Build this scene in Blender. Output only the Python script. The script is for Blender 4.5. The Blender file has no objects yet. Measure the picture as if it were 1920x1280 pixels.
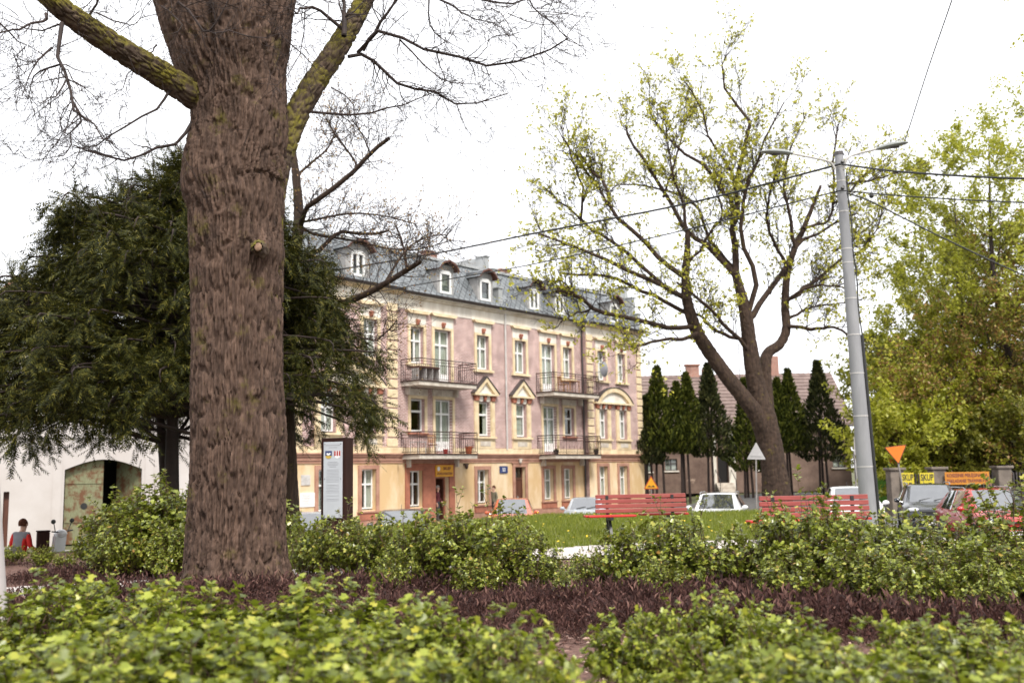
import bpy, math, random
import numpy as np
from mathutils import Matrix, Vector

# ---------------------------------------------------------------- camera
sc = bpy.context.scene
col = sc.collection
FPX, CX, CY, EYE = 1867.0, 960.0, 640.0, 1.35
PITCH, ROLL = math.atan(245 / FPX), 0.018
_f = np.array([0, math.cos(PITCH), math.sin(PITCH)])
_u0 = np.array([0, -math.sin(PITCH), math.cos(PITCH)])
_r = np.array([1.0, 0, 0]) * math.cos(ROLL) - _u0 * math.sin(ROLL)
_u = _u0 * math.cos(ROLL) + np.array([1.0, 0, 0]) * math.sin(ROLL)
CAM = np.array([0, 0, EYE])
cd = bpy.data.cameras.new('camera')
cam = bpy.data.objects.new('camera', cd)
col.objects.link(cam)
cam.matrix_world = Matrix(((_r[0], _u[0], -_f[0], 0), (_r[1], _u[1], -_f[1], 0), (_r[2], _u[2], -_f[2], EYE), (0, 0, 0, 1)))
cd.sensor_width = 36
cd.lens = FPX / 1920 * 36
cd.clip_start = 0.1
cd.clip_end = 3000
cd.dof.use_dof = True
cd.dof.focus_distance = 12.3
cd.dof.aperture_fstop = 1.8
sc.camera = cam

# ---------------------------------------------------------------- overcast sky, weak sun, exposure
SUN_EL, SUN_AZ = math.radians(50), math.radians(160)      # azimuth clockwise from +Y: behind the camera, to its right
wd = bpy.data.worlds.new('World')
sc.world = wd
wd.use_nodes = True
nt = wd.node_tree
nt.nodes.clear()
sky = nt.nodes.new('ShaderNodeTexSky')
sky.sky_type = 'NISHITA'
sky.sun_disc = False
sky.sun_elevation = SUN_EL
sky.sun_rotation = SUN_AZ
sky.air_density = 1.0
sky.dust_density = 4.0
cloud = nt.nodes.new('ShaderNodeMix')
cloud.data_type = 'RGBA'
cloud.inputs[0].default_value = 0.9                       # cloud cover over the clear sky
cloud.inputs[7].default_value = (9.9, 9.95, 10.2, 1)
bg = nt.nodes.new('ShaderNodeBackground')
bg.inputs[1].default_value = 0.065
wo = nt.nodes.new('ShaderNodeOutputWorld')
nt.links.new(sky.outputs[0], cloud.inputs[6])
nt.links.new(cloud.outputs[2], bg.inputs[0])
nt.links.new(bg.outputs[0], wo.inputs[0])
sl = bpy.data.lights.new('sun', 'SUN')
sl.energy = 1.5
sl.angle = math.radians(12)
sl.color = (1, 0.95, 0.88)
so = bpy.data.objects.new('sun', sl)
col.objects.link(so)
_sd = Vector((math.sin(SUN_AZ) * math.cos(SUN_EL), math.cos(SUN_AZ) * math.cos(SUN_EL), math.sin(SUN_EL)))
so.rotation_euler = (-_sd).to_track_quat('-Z', 'Y').to_euler()
so.location = (0, -20, 40)
vs = sc.view_settings
vs.view_transform = 'Standard'
vs.look = 'None'
vs.gamma = 1
vs.use_curve_mapping = False
vs.exposure = 1.52
sc.cycles.max_bounces = 6
sc.cycles.transparent_max_bounces = 12
sc.cycles.use_denoising = True

# ---------------------------------------------------------------- helpers
def ray(x, y):
    return _f + _r * (x - CX) / FPX - _u * (y - CY) / FPX
def at(x, y, d):
    """the place in the world seen at photo position x, y at ground distance d"""
    v = ray(x, y)
    return CAM + v * (d / v[1])
def sm(v, a, b):
    t = np.clip((np.asarray(v, float) - a) / (b - a), 0, 1)
    return t * t * (3 - 2 * t)
NX, NY = 0.76689, -0.64177                                 # outward normal of the tenement's street front
def gz(x, y):
    """ground height: park plateau at 0, streets about a metre lower"""
    x = np.asarray(x, float); y = np.asarray(y, float)
    s = -(x * NX + y * NY)
    m = np.maximum(np.maximum(s - 19.0, y - 31.0), (x - 7.6) * 1.3)
    low = -1.25 + 0.35 * sm(x, 4, 13) + 0.35 * sm(-x, 7.5, 10.5) * sm(-y, -34, -27) + 0.4 * sm(y, 55, 70) * sm(x, 10, 16)
    return low * sm(m, 0, 4.5)
def gzf(x, y):
    return float(gz(x, y))

def setp(o, label=None, cat=None, group=None, kind=None):
    if label: o['label'] = label
    if cat: o['category'] = cat
    if group: o['group'] = group
    if kind: o['kind'] = kind
    return o
def empty(name, loc, rz=0, label=None, cat=None, group=None):
    o = bpy.data.objects.new(name, None)
    col.objects.link(o)
    o.location = loc
    o.rotation_euler = (0, 0, rz)
    o.empty_display_size = 0.2
    return setp(o, label, cat, group)
def link(name, me, parent=None, loc=None):
    o = bpy.data.objects.new(name, me)
    col.objects.link(o)
    if parent is not None: o.parent = parent
    if loc is not None: o.location = loc
    return o
def copy_tree(o, parent=None):
    c = o.copy()
    col.objects.link(c)
    c.parent = parent
    for ch in list(o.children):
        copy_tree(ch, c)
    return c
def np_mesh(name, V, Fs, mats, smooth=False, midx=None):
    """mesh from numpy verts and a list of face arrays (n,3) or (n,4)"""
    me = bpy.data.meshes.new(name)
    V = np.asarray(V, np.float32)
    Fs = [np.asarray(f, np.int32) for f in Fs if len(f)]
    me.vertices.add(len(V))
    me.vertices.foreach_set('co', V.ravel())
    nl = sum(f.size for f in Fs); npol = sum(len(f) for f in Fs)
    me.loops.add(nl)
    me.polygons.add(npol)
    me.loops.foreach_set('vertex_index', np.concatenate([f.ravel() for f in Fs]))
    st, s = [], 0
    for f in Fs:
        st.append(s + np.arange(len(f)) * f.shape[1]); s += f.size
    me.polygons.foreach_set('loop_start', np.concatenate(st).astype(np.int32))
    if midx is not None: me.polygons.foreach_set('material_index', np.asarray(midx, np.int32))
    if smooth: me.polygons.foreach_set('use_smooth', np.ones(npol, bool))
    for m in (mats if isinstance(mats, (list, tuple)) else [mats]): me.materials.append(m)
    me.update(calc_edges=True)
    return me

class MB:
    """collects simple shapes into one mesh"""
    def __init__(s): s.v = []; s.f = []
    def add(s, vs, fs):
        b = len(s.v); s.v += [tuple(p) for p in vs]; s.f += [tuple(i + b for i in f) for f in fs]; return s
    def box(s, x0, x1, y0, y1, z0, z1):
        return s.add([(x0, y0, z0), (x1, y0, z0), (x1, y1, z0), (x0, y1, z0), (x0, y0, z1), (x1, y0, z1), (x1, y1, z1), (x0, y1, z1)],
                     [(0, 3, 2, 1), (4, 5, 6, 7), (0, 1, 5, 4), (1, 2, 6, 5), (2, 3, 7, 6), (3, 0, 4, 7)])
    def bbox(s, x0, x1, y0, y1, z0, z1, b=0.01):
        """box with chamfered front/top edges"""
        o = [(x0 + b, z0), (x1 - b, z0), (x1, z0 + b), (x1, z1 - b), (x1 - b, z1), (x0 + b, z1), (x0, z1 - b), (x0, z0 + b)]
        return s.prism_xz(o, y0, y1, b)
    def quad(s, a, b, c, d): return s.add([a, b, c, d], [(0, 1, 2, 3)])
    def prism_xz(s, o, y0, y1, bev=0):
        """outline in x,z (counter-clockwise seen from -y) extruded from y0 to y1"""
        n = len(o)
        if bev:
            cx = sum(p[0] for p in o) / n; cz = sum(p[1] for p in o) / n
            inn = [(p[0] + (bev if p[0] < cx else -bev), p[1] + (bev if p[1] < cz else -bev)) for p in o]
            vs = [(p[0], y0, p[1]) for p in inn] + [(p[0], y0 + bev, p[1]) for p in o] + [(p[0], y1, p[1]) for p in o]
            fs = [tuple(range(n)), tuple(2 * n + n - 1 - i for i in range(n))]
            for k in (0, n):
                for i in range(n):
                    j = (i + 1) % n; fs.append((k + i, k + n + i, k + n + j, k + j))
            return s.add(vs, fs)
        vs = [(p[0], y0, p[1]) for p in o] + [(p[0], y1, p[1]) for p in o]
        fs = [tuple(range(n)), tuple(2 * n - 1 - i for i in range(n))]
        for i in range(n):
            j = (i + 1) % n; fs.append((i, n + i, n + j, j))
        return s.add(vs, fs)
    def tube(s, pts, rad, n=8, caps=True):
        pts = [Vector(p) for p in pts]
        rad = [rad] * len(pts) if not hasattr(rad, '__len__') else rad
        b = len(s.v); ref = None
        for i, p in enumerate(pts):
            t = (pts[min(i + 1, len(pts) - 1)] - pts[max(i - 1, 0)]).normalized()
            if ref is None: ref = Vector((0, 0, 1)) if abs(t.z) < 0.9 else Vector((1, 0, 0))
            a = ref.cross(t).normalized(); c = t.cross(a); ref = c
            for k in range(n):
                q = p + (a * math.cos(2 * math.pi * k / n) + c * math.sin(2 * math.pi * k / n)) * rad[i]
                s.v.append(tuple(q))
        for i in range(len(pts) - 1):
            for k in range(n):
                j = (k + 1) % n
                s.f.append((b + i * n + k, b + i * n + j, b + (i + 1) * n + j, b + (i + 1) * n + k))
        if caps:
            s.f.append(tuple(b + n - 1 - k for k in range(n)))
            s.f.append(tuple(b + (len(pts) - 1) * n + k for k in range(n)))
        return s
    def ellipsoid(s, c, r, nu=12, nv=8):
        b = len(s.v)
        for i in range(nv + 1):
            th = math.pi * i / nv
            for k in range(nu):
                ph = 2 * math.pi * k / nu
                s.v.append((c[0] + r[0] * math.sin(th) * math.cos(ph), c[1] + r[1] * math.sin(th) * math.sin(ph), c[2] + r[2] * math.cos(th)))
        for i in range(nv):
            for k in range(nu):
                j = (k + 1) % nu
                s.f.append((b + i * nu + k, b + (i + 1) * nu + k, b + (i + 1) * nu + j, b + i * nu + j))
        return s
    def wall(s, x0, x1, z0, z1, y, holes, depth):
        """wall sheet facing -y with rectangular openings and their reveals"""
        xs = sorted({x0, x1} | {h[0] for h in holes} | {h[1] for h in holes})
        zs = sorted({z0, z1} | {h[2] for h in holes} | {h[3] for h in holes})
        xs = [x for x in xs if x0 <= x <= x1]; zs = [z for z in zs if z0 <= z <= z1]
        for i in range(len(xs) - 1):
            for j in range(len(zs) - 1):
                cx, cz = (xs[i] + xs[i + 1]) / 2, (zs[j] + zs[j + 1]) / 2
                if any(h[0] < cx < h[1] and h[2] < cz < h[3] for h in holes): continue
                s.quad((xs[i], y, zs[j]), (xs[i + 1], y, zs[j]), (xs[i + 1], y, zs[j + 1]), (xs[i], y, zs[j + 1]))
        for a, b, c, d in holes:
            if not (x0 <= a and b <= x1): continue
            c2, d2 = max(c, z0), min(d, z1)
            if d2 <= c2: continue
            Y = y + depth
            s.quad((a, y, c2), (a, y, d2), (a, Y, d2), (a, Y, c2))
            s.quad((b, y, d2), (b, y, c2), (b, Y, c2), (b, Y, d2))
            if d2 == d: s.quad((a, y, d), (b, y, d), (b, Y, d), (a, Y, d))
            if c2 == c: s.quad((b, y, c), (a, y, c), (a, Y, c), (b, Y, c))
        return s
    def build(s, name, mat, parent=None, loc=None, smooth=False):
        me = bpy.data.meshes.new(name)
        me.from_pydata(s.v, [], s.f)
        for m in (mat if isinstance(mat, (list, tuple)) else [mat]): me.materials.append(m)
        if smooth:
            me.polygons.foreach_set('use_smooth', np.ones(len(me.polygons), bool))
            me.set_sharp_from_angle(angle=math.radians(40))
        me.update()
        return link(name, me, parent, loc)

# ---- materials -------------------------------------------------
def new_mat(name):
    m = bpy.data.materials.new(name)
    m.use_nodes = True
    t = m.node_tree
    return m, t, t.nodes['Principled BSDF']
def N(t, typ, **kw):
    n = t.nodes.new(typ)
    for k, v in kw.items():
        if k[0] == 'i' and k[1:].isdigit(): n.inputs[int(k[1:])].default_value = v
        else: setattr(n, k, v)
    return n
def ramp(t, stops, src):
    r = t.nodes.new('ShaderNodeValToRGB')
    e = r.color_ramp.elements
    while len(e) < len(stops): e.new(0.5)
    for q, (p, c) in zip(e, stops):
        q.position = p; q.color = (c[0], c[1], c[2], 1)
    t.links.new(src, r.inputs[0])
    return r
def mat(name, c, c2=None, scale=3.0, rough=0.8, bump=0.0, bscale=None, metal=0.0, coat=0.0, spec=0.5, stretch=(1, 1, 1), detail=6, contrast=(0.35, 0.65)):
    """painted, rendered or bare surface: two colours broken up by noise, with fine relief"""
    m, t, b = new_mat(name)
    b.inputs['Roughness'].default_value = rough
    b.inputs['Metallic'].default_value = metal
    b.inputs['Specular IOR Level'].default_value = spec
    b.inputs['Coat Weight'].default_value = coat
    b.inputs['Coat Roughness'].default_value = 0.05
    tc = N(t, 'ShaderNodeTexCoord'); mp = N(t, 'ShaderNodeMapping')
    mp.inputs['Scale'].default_value = stretch
    t.links.new(tc.outputs['Object'], mp.inputs[0])
    if c2 is None: c2 = tuple(v * 0.8 for v in c)
    no = N(t, 'ShaderNodeTexNoise'); no.inputs['Scale'].default_value = scale; no.inputs['Detail'].default_value = detail; no.inputs['Roughness'].default_value = 0.65
    t.links.new(mp.outputs[0], no.inputs[0])
    r = ramp(t, [(contrast[0], c2), (contrast[1], c)], no.outputs[0])
    t.links.new(r.outputs[0], b.inputs['Base Color'])
    if bump:
        n2 = N(t, 'ShaderNodeTexNoise'); n2.inputs['Scale'].default_value = bscale or scale * 6; n2.inputs['Detail'].default_value = 5
        t.links.new(mp.outputs[0], n2.inputs[0])
        bp = N(t, 'ShaderNodeBump'); bp.inputs['Strength'].default_value = bump; bp.inputs['Distance'].default_value = 0.02
        t.links.new(n2.outputs[0], bp.inputs['Height']); t.links.new(bp.outputs[0], b.inputs['Normal'])
    return m
def leaf_mat(name, stops, rough=0.45, trans=0.35, tcol=(0.35, 0.5, 0.05), spec=0.5):
    """foliage: every leaf its own shade, some light passing through"""
    m, t, b = new_mat(name)
    g = N(t, 'ShaderNodeNewGeometry')
    r = ramp(t, stops, g.outputs['Random Per Island'])
    b.inputs['Roughness'].default_value = rough
    b.inputs['Specular IOR Level'].default_value = spec
    t.links.new(r.outputs[0], b.inputs['Base Color'])
    if trans:
        tr = N(t, 'ShaderNodeBsdfTranslucent')
        mc = N(t, 'ShaderNodeMix', data_type='RGBA', blend_type='MIX'); mc.inputs[0].default_value = 0.35
        mc.inputs[7].default_value = (*tcol, 1)
        t.links.new(r.outputs[0], mc.inputs[6]); t.links.new(mc.outputs[2], tr.inputs[0])
        ms = N(t, 'ShaderNodeMixShader'); ms.inputs[0].default_value = trans
        t.links.new(b.outputs[0], ms.inputs[1]); t.links.new(tr.outputs[0], ms.inputs[2])
        t.links.new(ms.outputs[0], t.nodes['Material Output'].inputs[0])
    return m
def brick_mat(name, c1, c2, mortar, axis_rot, bw=0.26, rh=0.078, scale_noise=1.5):
    """brickwork too far away for single bricks to be told apart; axis_rot maps the wall plane to x,y"""
    m, t, b = new_mat(name)
    tc = N(t, 'ShaderNodeTexCoord'); mp = N(t, 'ShaderNodeMapping'); mp.inputs['Rotation'].default_value = axis_rot
    t.links.new(tc.outputs['Object'], mp.inputs[0])
    br = N(t, 'ShaderNodeTexBrick'); br.inputs['Scale'].default_value = 1.0
    br.inputs['Color1'].default_value = (*c1, 1); br.inputs['Color2'].default_value = (*c2, 1); br.inputs['Mortar'].default_value = (*mortar, 1)
    br.inputs['Mortar Size'].default_value = 0.015; br.inputs['Brick Width'].default_value = bw; br.inputs['Row Height'].default_value = rh
    br.inputs['Mortar Smooth'].default_value = 0.2
    t.links.new(mp.outputs[0], br.inputs[0])
    no = N(t, 'ShaderNodeTexNoise'); no.inputs['Scale'].default_value = scale_noise; no.inputs['Detail'].default_value = 6
    t.links.new(tc.outputs['Object'], no.inputs[0])
    r = ramp(t, [(0.3, (0.66, 0.64, 0.64)), (0.7, (1.12, 1.12, 1.12))], no.outputs[0])
    mx = N(t, 'ShaderNodeMix', data_type='RGBA', blend_type='MULTIPLY'); mx.inputs[0].default_value = 1
    t.links.new(br.outputs[0], mx.inputs[6]); t.links.new(r.outputs[0], mx.inputs[7])
    t.links.new(mx.outputs[2], b.inputs['Base Color'])
    bp = N(t, 'ShaderNodeBump', invert=True); bp.inputs['Strength'].default_value = 0.6; bp.inputs['Distance'].default_value = 0.01
    t.links.new(br.outputs['Fac'], bp.inputs['Height']); t.links.new(bp.outputs[0], b.inputs['Normal'])
    b.inputs['Roughness'].default_value = 0.85
    return m
def glass_mat(name, tint=(0.85, 0.88, 0.86), rough=0.03):
    m, t, b = new_mat(name)
    t.nodes.remove(b)
    tr = N(t, 'ShaderNodeBsdfTransparent'); tr.inputs[0].default_value = (*tint, 1)
    gl = N(t, 'ShaderNodeBsdfGlossy'); gl.inputs['Roughness'].default_value = rough
    lw = N(t, 'ShaderNodeLayerWeight'); pw_ = N(t, 'ShaderNodeMath', operation='POWER'); pw_.inputs[1].default_value = 3.0; t.links.new(lw.outputs['Facing'], pw_.inputs[0])
    fr = N(t, 'ShaderNodeMath', operation='MULTIPLY_ADD'); fr.inputs[1].default_value = 0.6; fr.inputs[2].default_value = 0.07; t.links.new(pw_.outputs[0], fr.inputs[0])
    ms = N(t, 'ShaderNodeMixShader')
    t.links.new(fr.outputs[0], ms.inputs[0]); t.links.new(tr.outputs[0], ms.inputs[1]); t.links.new(gl.outputs[0], ms.inputs[2])
    t.links.new(ms.outputs[0], t.nodes['Material Output'].inputs[0])
    return m

M = {}
M['cream'] = mat('cream_stucco', (0.78, 0.65, 0.44), (0.56, 0.43, 0.26), 1.8, 0.85, 0.15, 30)
M['white_stucco'] = mat('white_stucco', (0.80, 0.76, 0.69), (0.60, 0.54, 0.46), 1.6, 0.85, 0.1, 30, stretch=(1, 1, 0.3))
M['terracotta'] = mat('terracotta_stucco', (0.40, 0.15, 0.09), (0.26, 0.095, 0.06), 3, 0.85, 0.2, 25)
M['pinkbrown'] = mat('pink_brown_stucco', (0.44, 0.25, 0.18), (0.32, 0.16, 0.11), 2, 0.85, 0.2, 25)
M['yellow'] = mat('yellow_plaster', (0.74, 0.60, 0.42), (0.58, 0.40, 0.21), 0.9, 0.9, 0.2, 20, stretch=(1, 1, 0.4), detail=10, contrast=(0.42, 0.66))
M['white_frame'] = mat('white_window_frame', (0.80, 0.80, 0.79), (0.70, 0.70, 0.68), 4, 0.4)
M['slate'] = None
M['concrete'] = mat('balcony_concrete', (0.62, 0.57, 0.50), (0.42, 0.36, 0.30), 3, 0.85, 0.2, 30)
M['rust_metal'] = mat('rusty_brown_metal', (0.05, 0.02, 0.014), (0.03, 0.012, 0.01), 8, 0.6)
M['dark_metal'] = mat('dark_gutter_metal', (0.065, 0.052, 0.05), (0.04, 0.034, 0.034), 3, 0.45)
M['grey_metal'] = mat('grey_sheet_metal', (0.40, 0.41, 0.41), (0.30, 0.31, 0.31), 2, 0.45, metal=0.2)
M['zinc'] = mat('zinc_pipe', (0.58, 0.56, 0.54), (0.42, 0.40, 0.38), 6, 0.5)
M['white_plaster'] = mat('white_plaster', (0.50, 0.465, 0.45), (0.44, 0.40, 0.38), 0.5, 0.9, 0.1, 15)
M['glass'] = glass_mat('window_glass')
M['curtain'] = mat('net_curtain', (0.78, 0.77, 0.72), (0.55, 0.54, 0.50), 14, 0.9, stretch=(3, 1, 0.15))
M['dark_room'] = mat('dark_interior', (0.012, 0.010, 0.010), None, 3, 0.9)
M['brown_wood'] = mat('brown_painted_wood', (0.13, 0.048, 0.028), (0.08, 0.03, 0.02), 4, 0.55, stretch=(6, 6, 0.6))
M['black'] = mat('black_plastic', (0.02, 0.02, 0.02), (0.013, 0.013, 0.013), 5, 0.45)
M['white_paint'] = mat('white_paint', (0.8, 0.8, 0.8), (0.72, 0.72, 0.72), 4, 0.4)
M['red_paint'] = mat('red_paint', (0.42, 0.03, 0.022), (0.32, 0.022, 0.018), 6, 0.38)
M['orange_pot'] = mat('orange_plastic', (0.5, 0.12, 0.04), None, 6, 0.5)
M['wood'] = mat('weathered_wood', (0.36, 0.19, 0.09), (0.24, 0.12, 0.06), 5, 0.7, stretch=(6, 6, 0.7))
M['skin'] = mat('skin', (0.55, 0.33, 0.24), (0.48, 0.27, 0.19), 6, 0.55)
def slate_mat():
    """small diamond slates, shown as relief in the material"""
    m, t, b = new_mat('roof_slate')
    tc = N(t, 'ShaderNodeTexCoord'); mp = N(t, 'ShaderNodeMapping')
    mp.inputs['Rotation'].default_value = (math.radians(90), 0, math.radians(0))
    t.links.new(tc.outputs['Object'], mp.inputs[0])
    mp2 = N(t, 'ShaderNodeMapping'); mp2.inputs['Rotation'].default_value = (0, 0, math.radians(45)); t.links.new(mp.outputs[0], mp2.inputs[0])
    br = N(t, 'ShaderNodeTexBrick'); br.offset = 0.0
    br.inputs['Scale'].default_value = 1; br.inputs['Brick Width'].default_value = 0.3; br.inputs['Row Height'].default_value = 0.3; br.inputs['Mortar Size'].default_value = 0.018
    br.inputs['Color1'].default_value = (0.21, 0.225, 0.235, 1); br.inputs['Color2'].default_value = (0.145, 0.16, 0.17, 1); br.inputs['Mortar'].default_value = (0.045, 0.05, 0.055, 1)
    t.links.new(mp2.outputs[0], br.inputs[0])
    no = N(t, 'ShaderNodeTexNoise'); no.inputs['Scale'].default_value = 1.2; no.inputs['Detail'].default_value = 8; t.links.new(tc.outputs['Object'], no.inputs[0])
    r = ramp(t, [(0.3, (0.7, 0.7, 0.7)), (0.7, (1.15, 1.15, 1.15))], no.outputs[0])
    mx = N(t, 'ShaderNodeMix', data_type='RGBA', blend_type='MULTIPLY'); mx.inputs[0].default_value = 1
    t.links.new(br.outputs[0], mx.inputs[6]); t.links.new(r.outputs[0], mx.inputs[7]); t.links.new(mx.outputs[2], b.inputs['Base Color'])
    bp = N(t, 'ShaderNodeBump', invert=True); bp.inputs['Strength'].default_value = 0.8; bp.inputs['Distance'].default_value = 0.015
    t.links.new(br.outputs['Fac'], bp.inputs['Height']); t.links.new(bp.outputs[0], b.inputs['Normal'])
    b.inputs['Roughness'].default_value = 0.42
    return m
M['slate'] = slate_mat()
M['brick'] = brick_mat('pink_facade_brick', (0.45, 0.27, 0.245), (0.34, 0.19, 0.17), (0.70, 0.57, 0.53), (math.radians(90), 0, 0))
M['red_brick'] = brick_mat('red_chimney_brick', (0.36, 0.13, 0.08), (0.28, 0.09, 0.06), (0.4, 0.33, 0.28), (math.radians(90), 0, 0))

def text_mesh(body, size, m, parent, loc, rot=(math.radians(90), 0, 0), name='lettering', extrude=0.002, sx=1.0, align='CENTER', bold=0.0):
    cu = bpy.data.curves.new(name, 'FONT')
    cu.body = body; cu.size = size; cu.align_x = align; cu.align_y = 'CENTER'; cu.extrude = extrude; cu.offset = bold; cu.resolution_u = 3
    o = bpy.data.objects.new(name, cu)
    col.objects.link(o)
    dg = bpy.context.evaluated_depsgraph_get()
    me = bpy.data.meshes.new_from_object(o.evaluated_get(dg))
    bpy.data.objects.remove(o); bpy.data.curves.remove(cu)
    me.materials.clear(); me.materials.append(m)
    r = link(name, me, parent, loc)
    r.rotation_euler = rot; r.scale = (sx, 1, 1)
    return r
# ================================================================ ground
def axis(*segs):
    return np.unique(np.concatenate([np.arange(a, b + 1e-6, s) for a, b, s in segs]))
def sheet(name, xs, ys, keep, dz, m, smooth=True, rough=0.0, seed=0):
    X, Y = np.meshgrid(xs, ys)
    Z = gz(X, Y) + dz
    if rough:
        rg = np.random.default_rng(seed); Z = Z + rg.uniform(0, rough, Z.shape)
    V = np.stack([X.ravel(), Y.ravel(), Z.ravel()], 1)
    nx, ny = len(xs), len(ys)
    i = (np.arange(ny - 1)[:, None] * nx + np.arange(nx - 1)[None]).ravel()
    F = np.stack([i, i + 1, i + nx + 1, i + nx], 1)
    if keep is not None:
        c = V[F].mean(1); F = F[keep(c[:, 0], c[:, 1])]
        used = np.unique(F); rm = np.zeros(len(V), int); rm[used] = np.arange(len(used)); V = V[used]; F = rm[F]
    return setp(link(name, np_mesh(name, V, [F], m, smooth)), kind='structure')
def plateau(x, y):
    s = -(x * NX + y * NY)
    return np.maximum(np.maximum(s - 19.0, y - 31.0), (x - 7.6) * 1.3)
PATH = np.array([(-5.6, 12.1), (-4.4, 12.5), (-2.6, 13.8), (-0.4, 15.9), (2.5, 17.6), (6, 18.1), (9.5, 18.2)])
def pathdist(x, y):
    d = np.full(np.shape(x), 1e9)
    for a, b in zip(PATH[:-1], PATH[1:]):
        ab = b - a; t = np.clip(((x - a[0]) * ab[0] + (y - a[1]) * ab[1]) / (ab @ ab), 0, 1)
        d = np.minimum(d, np.hypot(x - a[0] - t * ab[0], y - a[1] - t * ab[1]))
    return d
def beyond_path(x, y):
    return y > np.where(np.asarray(x) < -4.6, 19.0, np.interp(x, PATH[:, 0], PATH[:, 1]))
M['soil'] = mat('grassy_soil', (0.10, 0.12, 0.035), (0.075, 0.06, 0.03), 0.6, 0.95, 0.4, 12)
M['asphalt'] = mat('asphalt', (0.11, 0.105, 0.10), (0.075, 0.072, 0.07), 2.5, 0.9, 0.3, 60)
M['paving'] = mat('grey_paving', (0.30, 0.28, 0.26), (0.22, 0.20, 0.19), 2.5, 0.9, 0.3, 40)
M['gravel'] = mat('pale_gravel', (0.60, 0.55, 0.52), (0.42, 0.37, 0.34), 22, 0.95, 0.8, 70)
M['mulch'] = mat('bark_mulch', (0.21, 0.115, 0.088), (0.07, 0.034, 0.026), 26, 0.95, 1.0, 60)
M['lawn'] = mat('lawn_ground', (0.11, 0.125, 0.025), (0.08, 0.08, 0.025), 3, 0.95, 0.4, 30)
sheet('ground', axis((-400, -60, 40), (-60, -20, 5), (-20, 26, 1), (26, 80, 6), (80, 420, 40)), axis((-40, 0, 5), (0, 44, 1), (44, 90, 3), (90, 900, 60)), None, -0.012, M['soil'])
sheet('mulch_bed', axis((-15, 11, 0.25)), axis((0.5, 19.2, 0.25)), lambda x, y: ~beyond_path(x, y) | (pathdist(x, y) < 0.3), 0.0, M['mulch'], rough=0.02)
sheet('path', axis((-15.5, 9.5, 0.14)), axis((9.5, 20, 0.14)), lambda x, y: pathdist(x, y) < 0.92, 0.03, M['gravel'], rough=0.012, seed=2)
sheet('lawn', axis((-12, 11, 0.5)), axis((11, 37, 0.5)), lambda x, y: beyond_path(x, y) & (pathdist(x, y) > 0.7) & (plateau(x, y) < 4.2), 0.012, M['lawn'])
sheet('street', axis((-44, -16, 2), (-16, 24, 0.5), (24, 60, 2)), axis((14, 74, 0.5)), lambda x, y: (plateau(x, y) > 4.3) & (-(x * NX + y * NY) < 33), 0.004, M['asphalt'])
# pavement with a kerb in front of the tenement
EU = np.array([0.64177, 0.76689]); NO = np.array([NX, NY])
FAC0 = at(905, 886, 54)[:2] + EU * -17.6
_h = lambda x, y, v: None
def facade_origin():
    d = ray(545, 900); P0 = at(905, 886, 54)[:2]
    k = (P0 @ NO + 0.35) / (d[:2] @ NO)
    q = d[:2] * k
    u = (q - P0) @ EU
    return P0 + EU * u
FO = facade_origin()
TEN_RZ = math.atan2(EU[1], EU[0])
pv = empty('pavement', (FO[0], FO[1], -1.25), TEN_RZ); pv['kind'] = 'structure'
MB().box(-14, 34, -2.9, -0.36, -0.05, 0.13).build('paving_surface', M['paving'], pv)
mbk = MB()
MB().box(-14, 34, -3.06, -2.905, -0.05, 0.14).build('kerb', M['concrete'], pv)

# ================================================================ pink brick tenement
ten = empty('tenement_house', (FO[0], FO[1], -1.25), TEN_RZ, 'three storey pink brick tenement with cream stucco, four balconies and slate mansard roof', 'building')
TZ = (0, 0, 1.25)
SEC = [(0.0, 6.37, -0.35), (6.37, 22.31, 0.0), (22.31, 28.45, -0.35)]
def yo(u): return 0.0 if 6.37 < u < 22.31 else -0.35
WIN = []   # (u centre, width, z0, z1, storey, kind)
for u in (1.95, 4.5, 23.75, 25.95): WIN.append((u, 0.92, -0.28, 1.62, 'g', 'win'))
for u in (7.95, 12.95, 18.7, 20.6): WIN.append((u, 0.92, -0.28, 1.52, 'g', 'win'))
WIN += [(9.8, 0.98, -1.05, 1.15, 'g', 'shop'), (16.1, 0.9, -1.1, 1.64, 'g', 'door')]
for u in (2.05, 4.55, 23.9, 26.1): WIN.append((u, 0.92, 3.3, 5.15, 'f', 'win'))
for u in (8.1, 20.85): WIN.append((u, 1.0, 3.42, 5.12, 'f', 'plain'))
for u in (13.15, 16.3): WIN.append((u, 0.98, 3.3, 5.18, 'f', 'ped'))
for u in (10.0, 18.97): WIN.append((u, 1.3, 2.5, 5.15, 'f', 'balc'))
for u in (2.1, 4.6, 23.9, 26.1): WIN.append((u, 0.92, 6.95, 8.78, 't', 'win'))
for u in (8.07, 20.8): WIN.append((u, 0.94, 6.9, 8.78, 't', 'win'))
for u in (13.1, 16.32): WIN.append((u, 1.02, 6.92, 8.8, 't', 'win'))
for u in (9.95, 18.9): WIN.append((u, 1.26, 6.0, 8.8, 't', 'balc'))
HOLES = [(u - w / 2, u + w / 2, z0, z1) for u, w, z0, z1, s, k in WIN]
RV = 0.26
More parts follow.
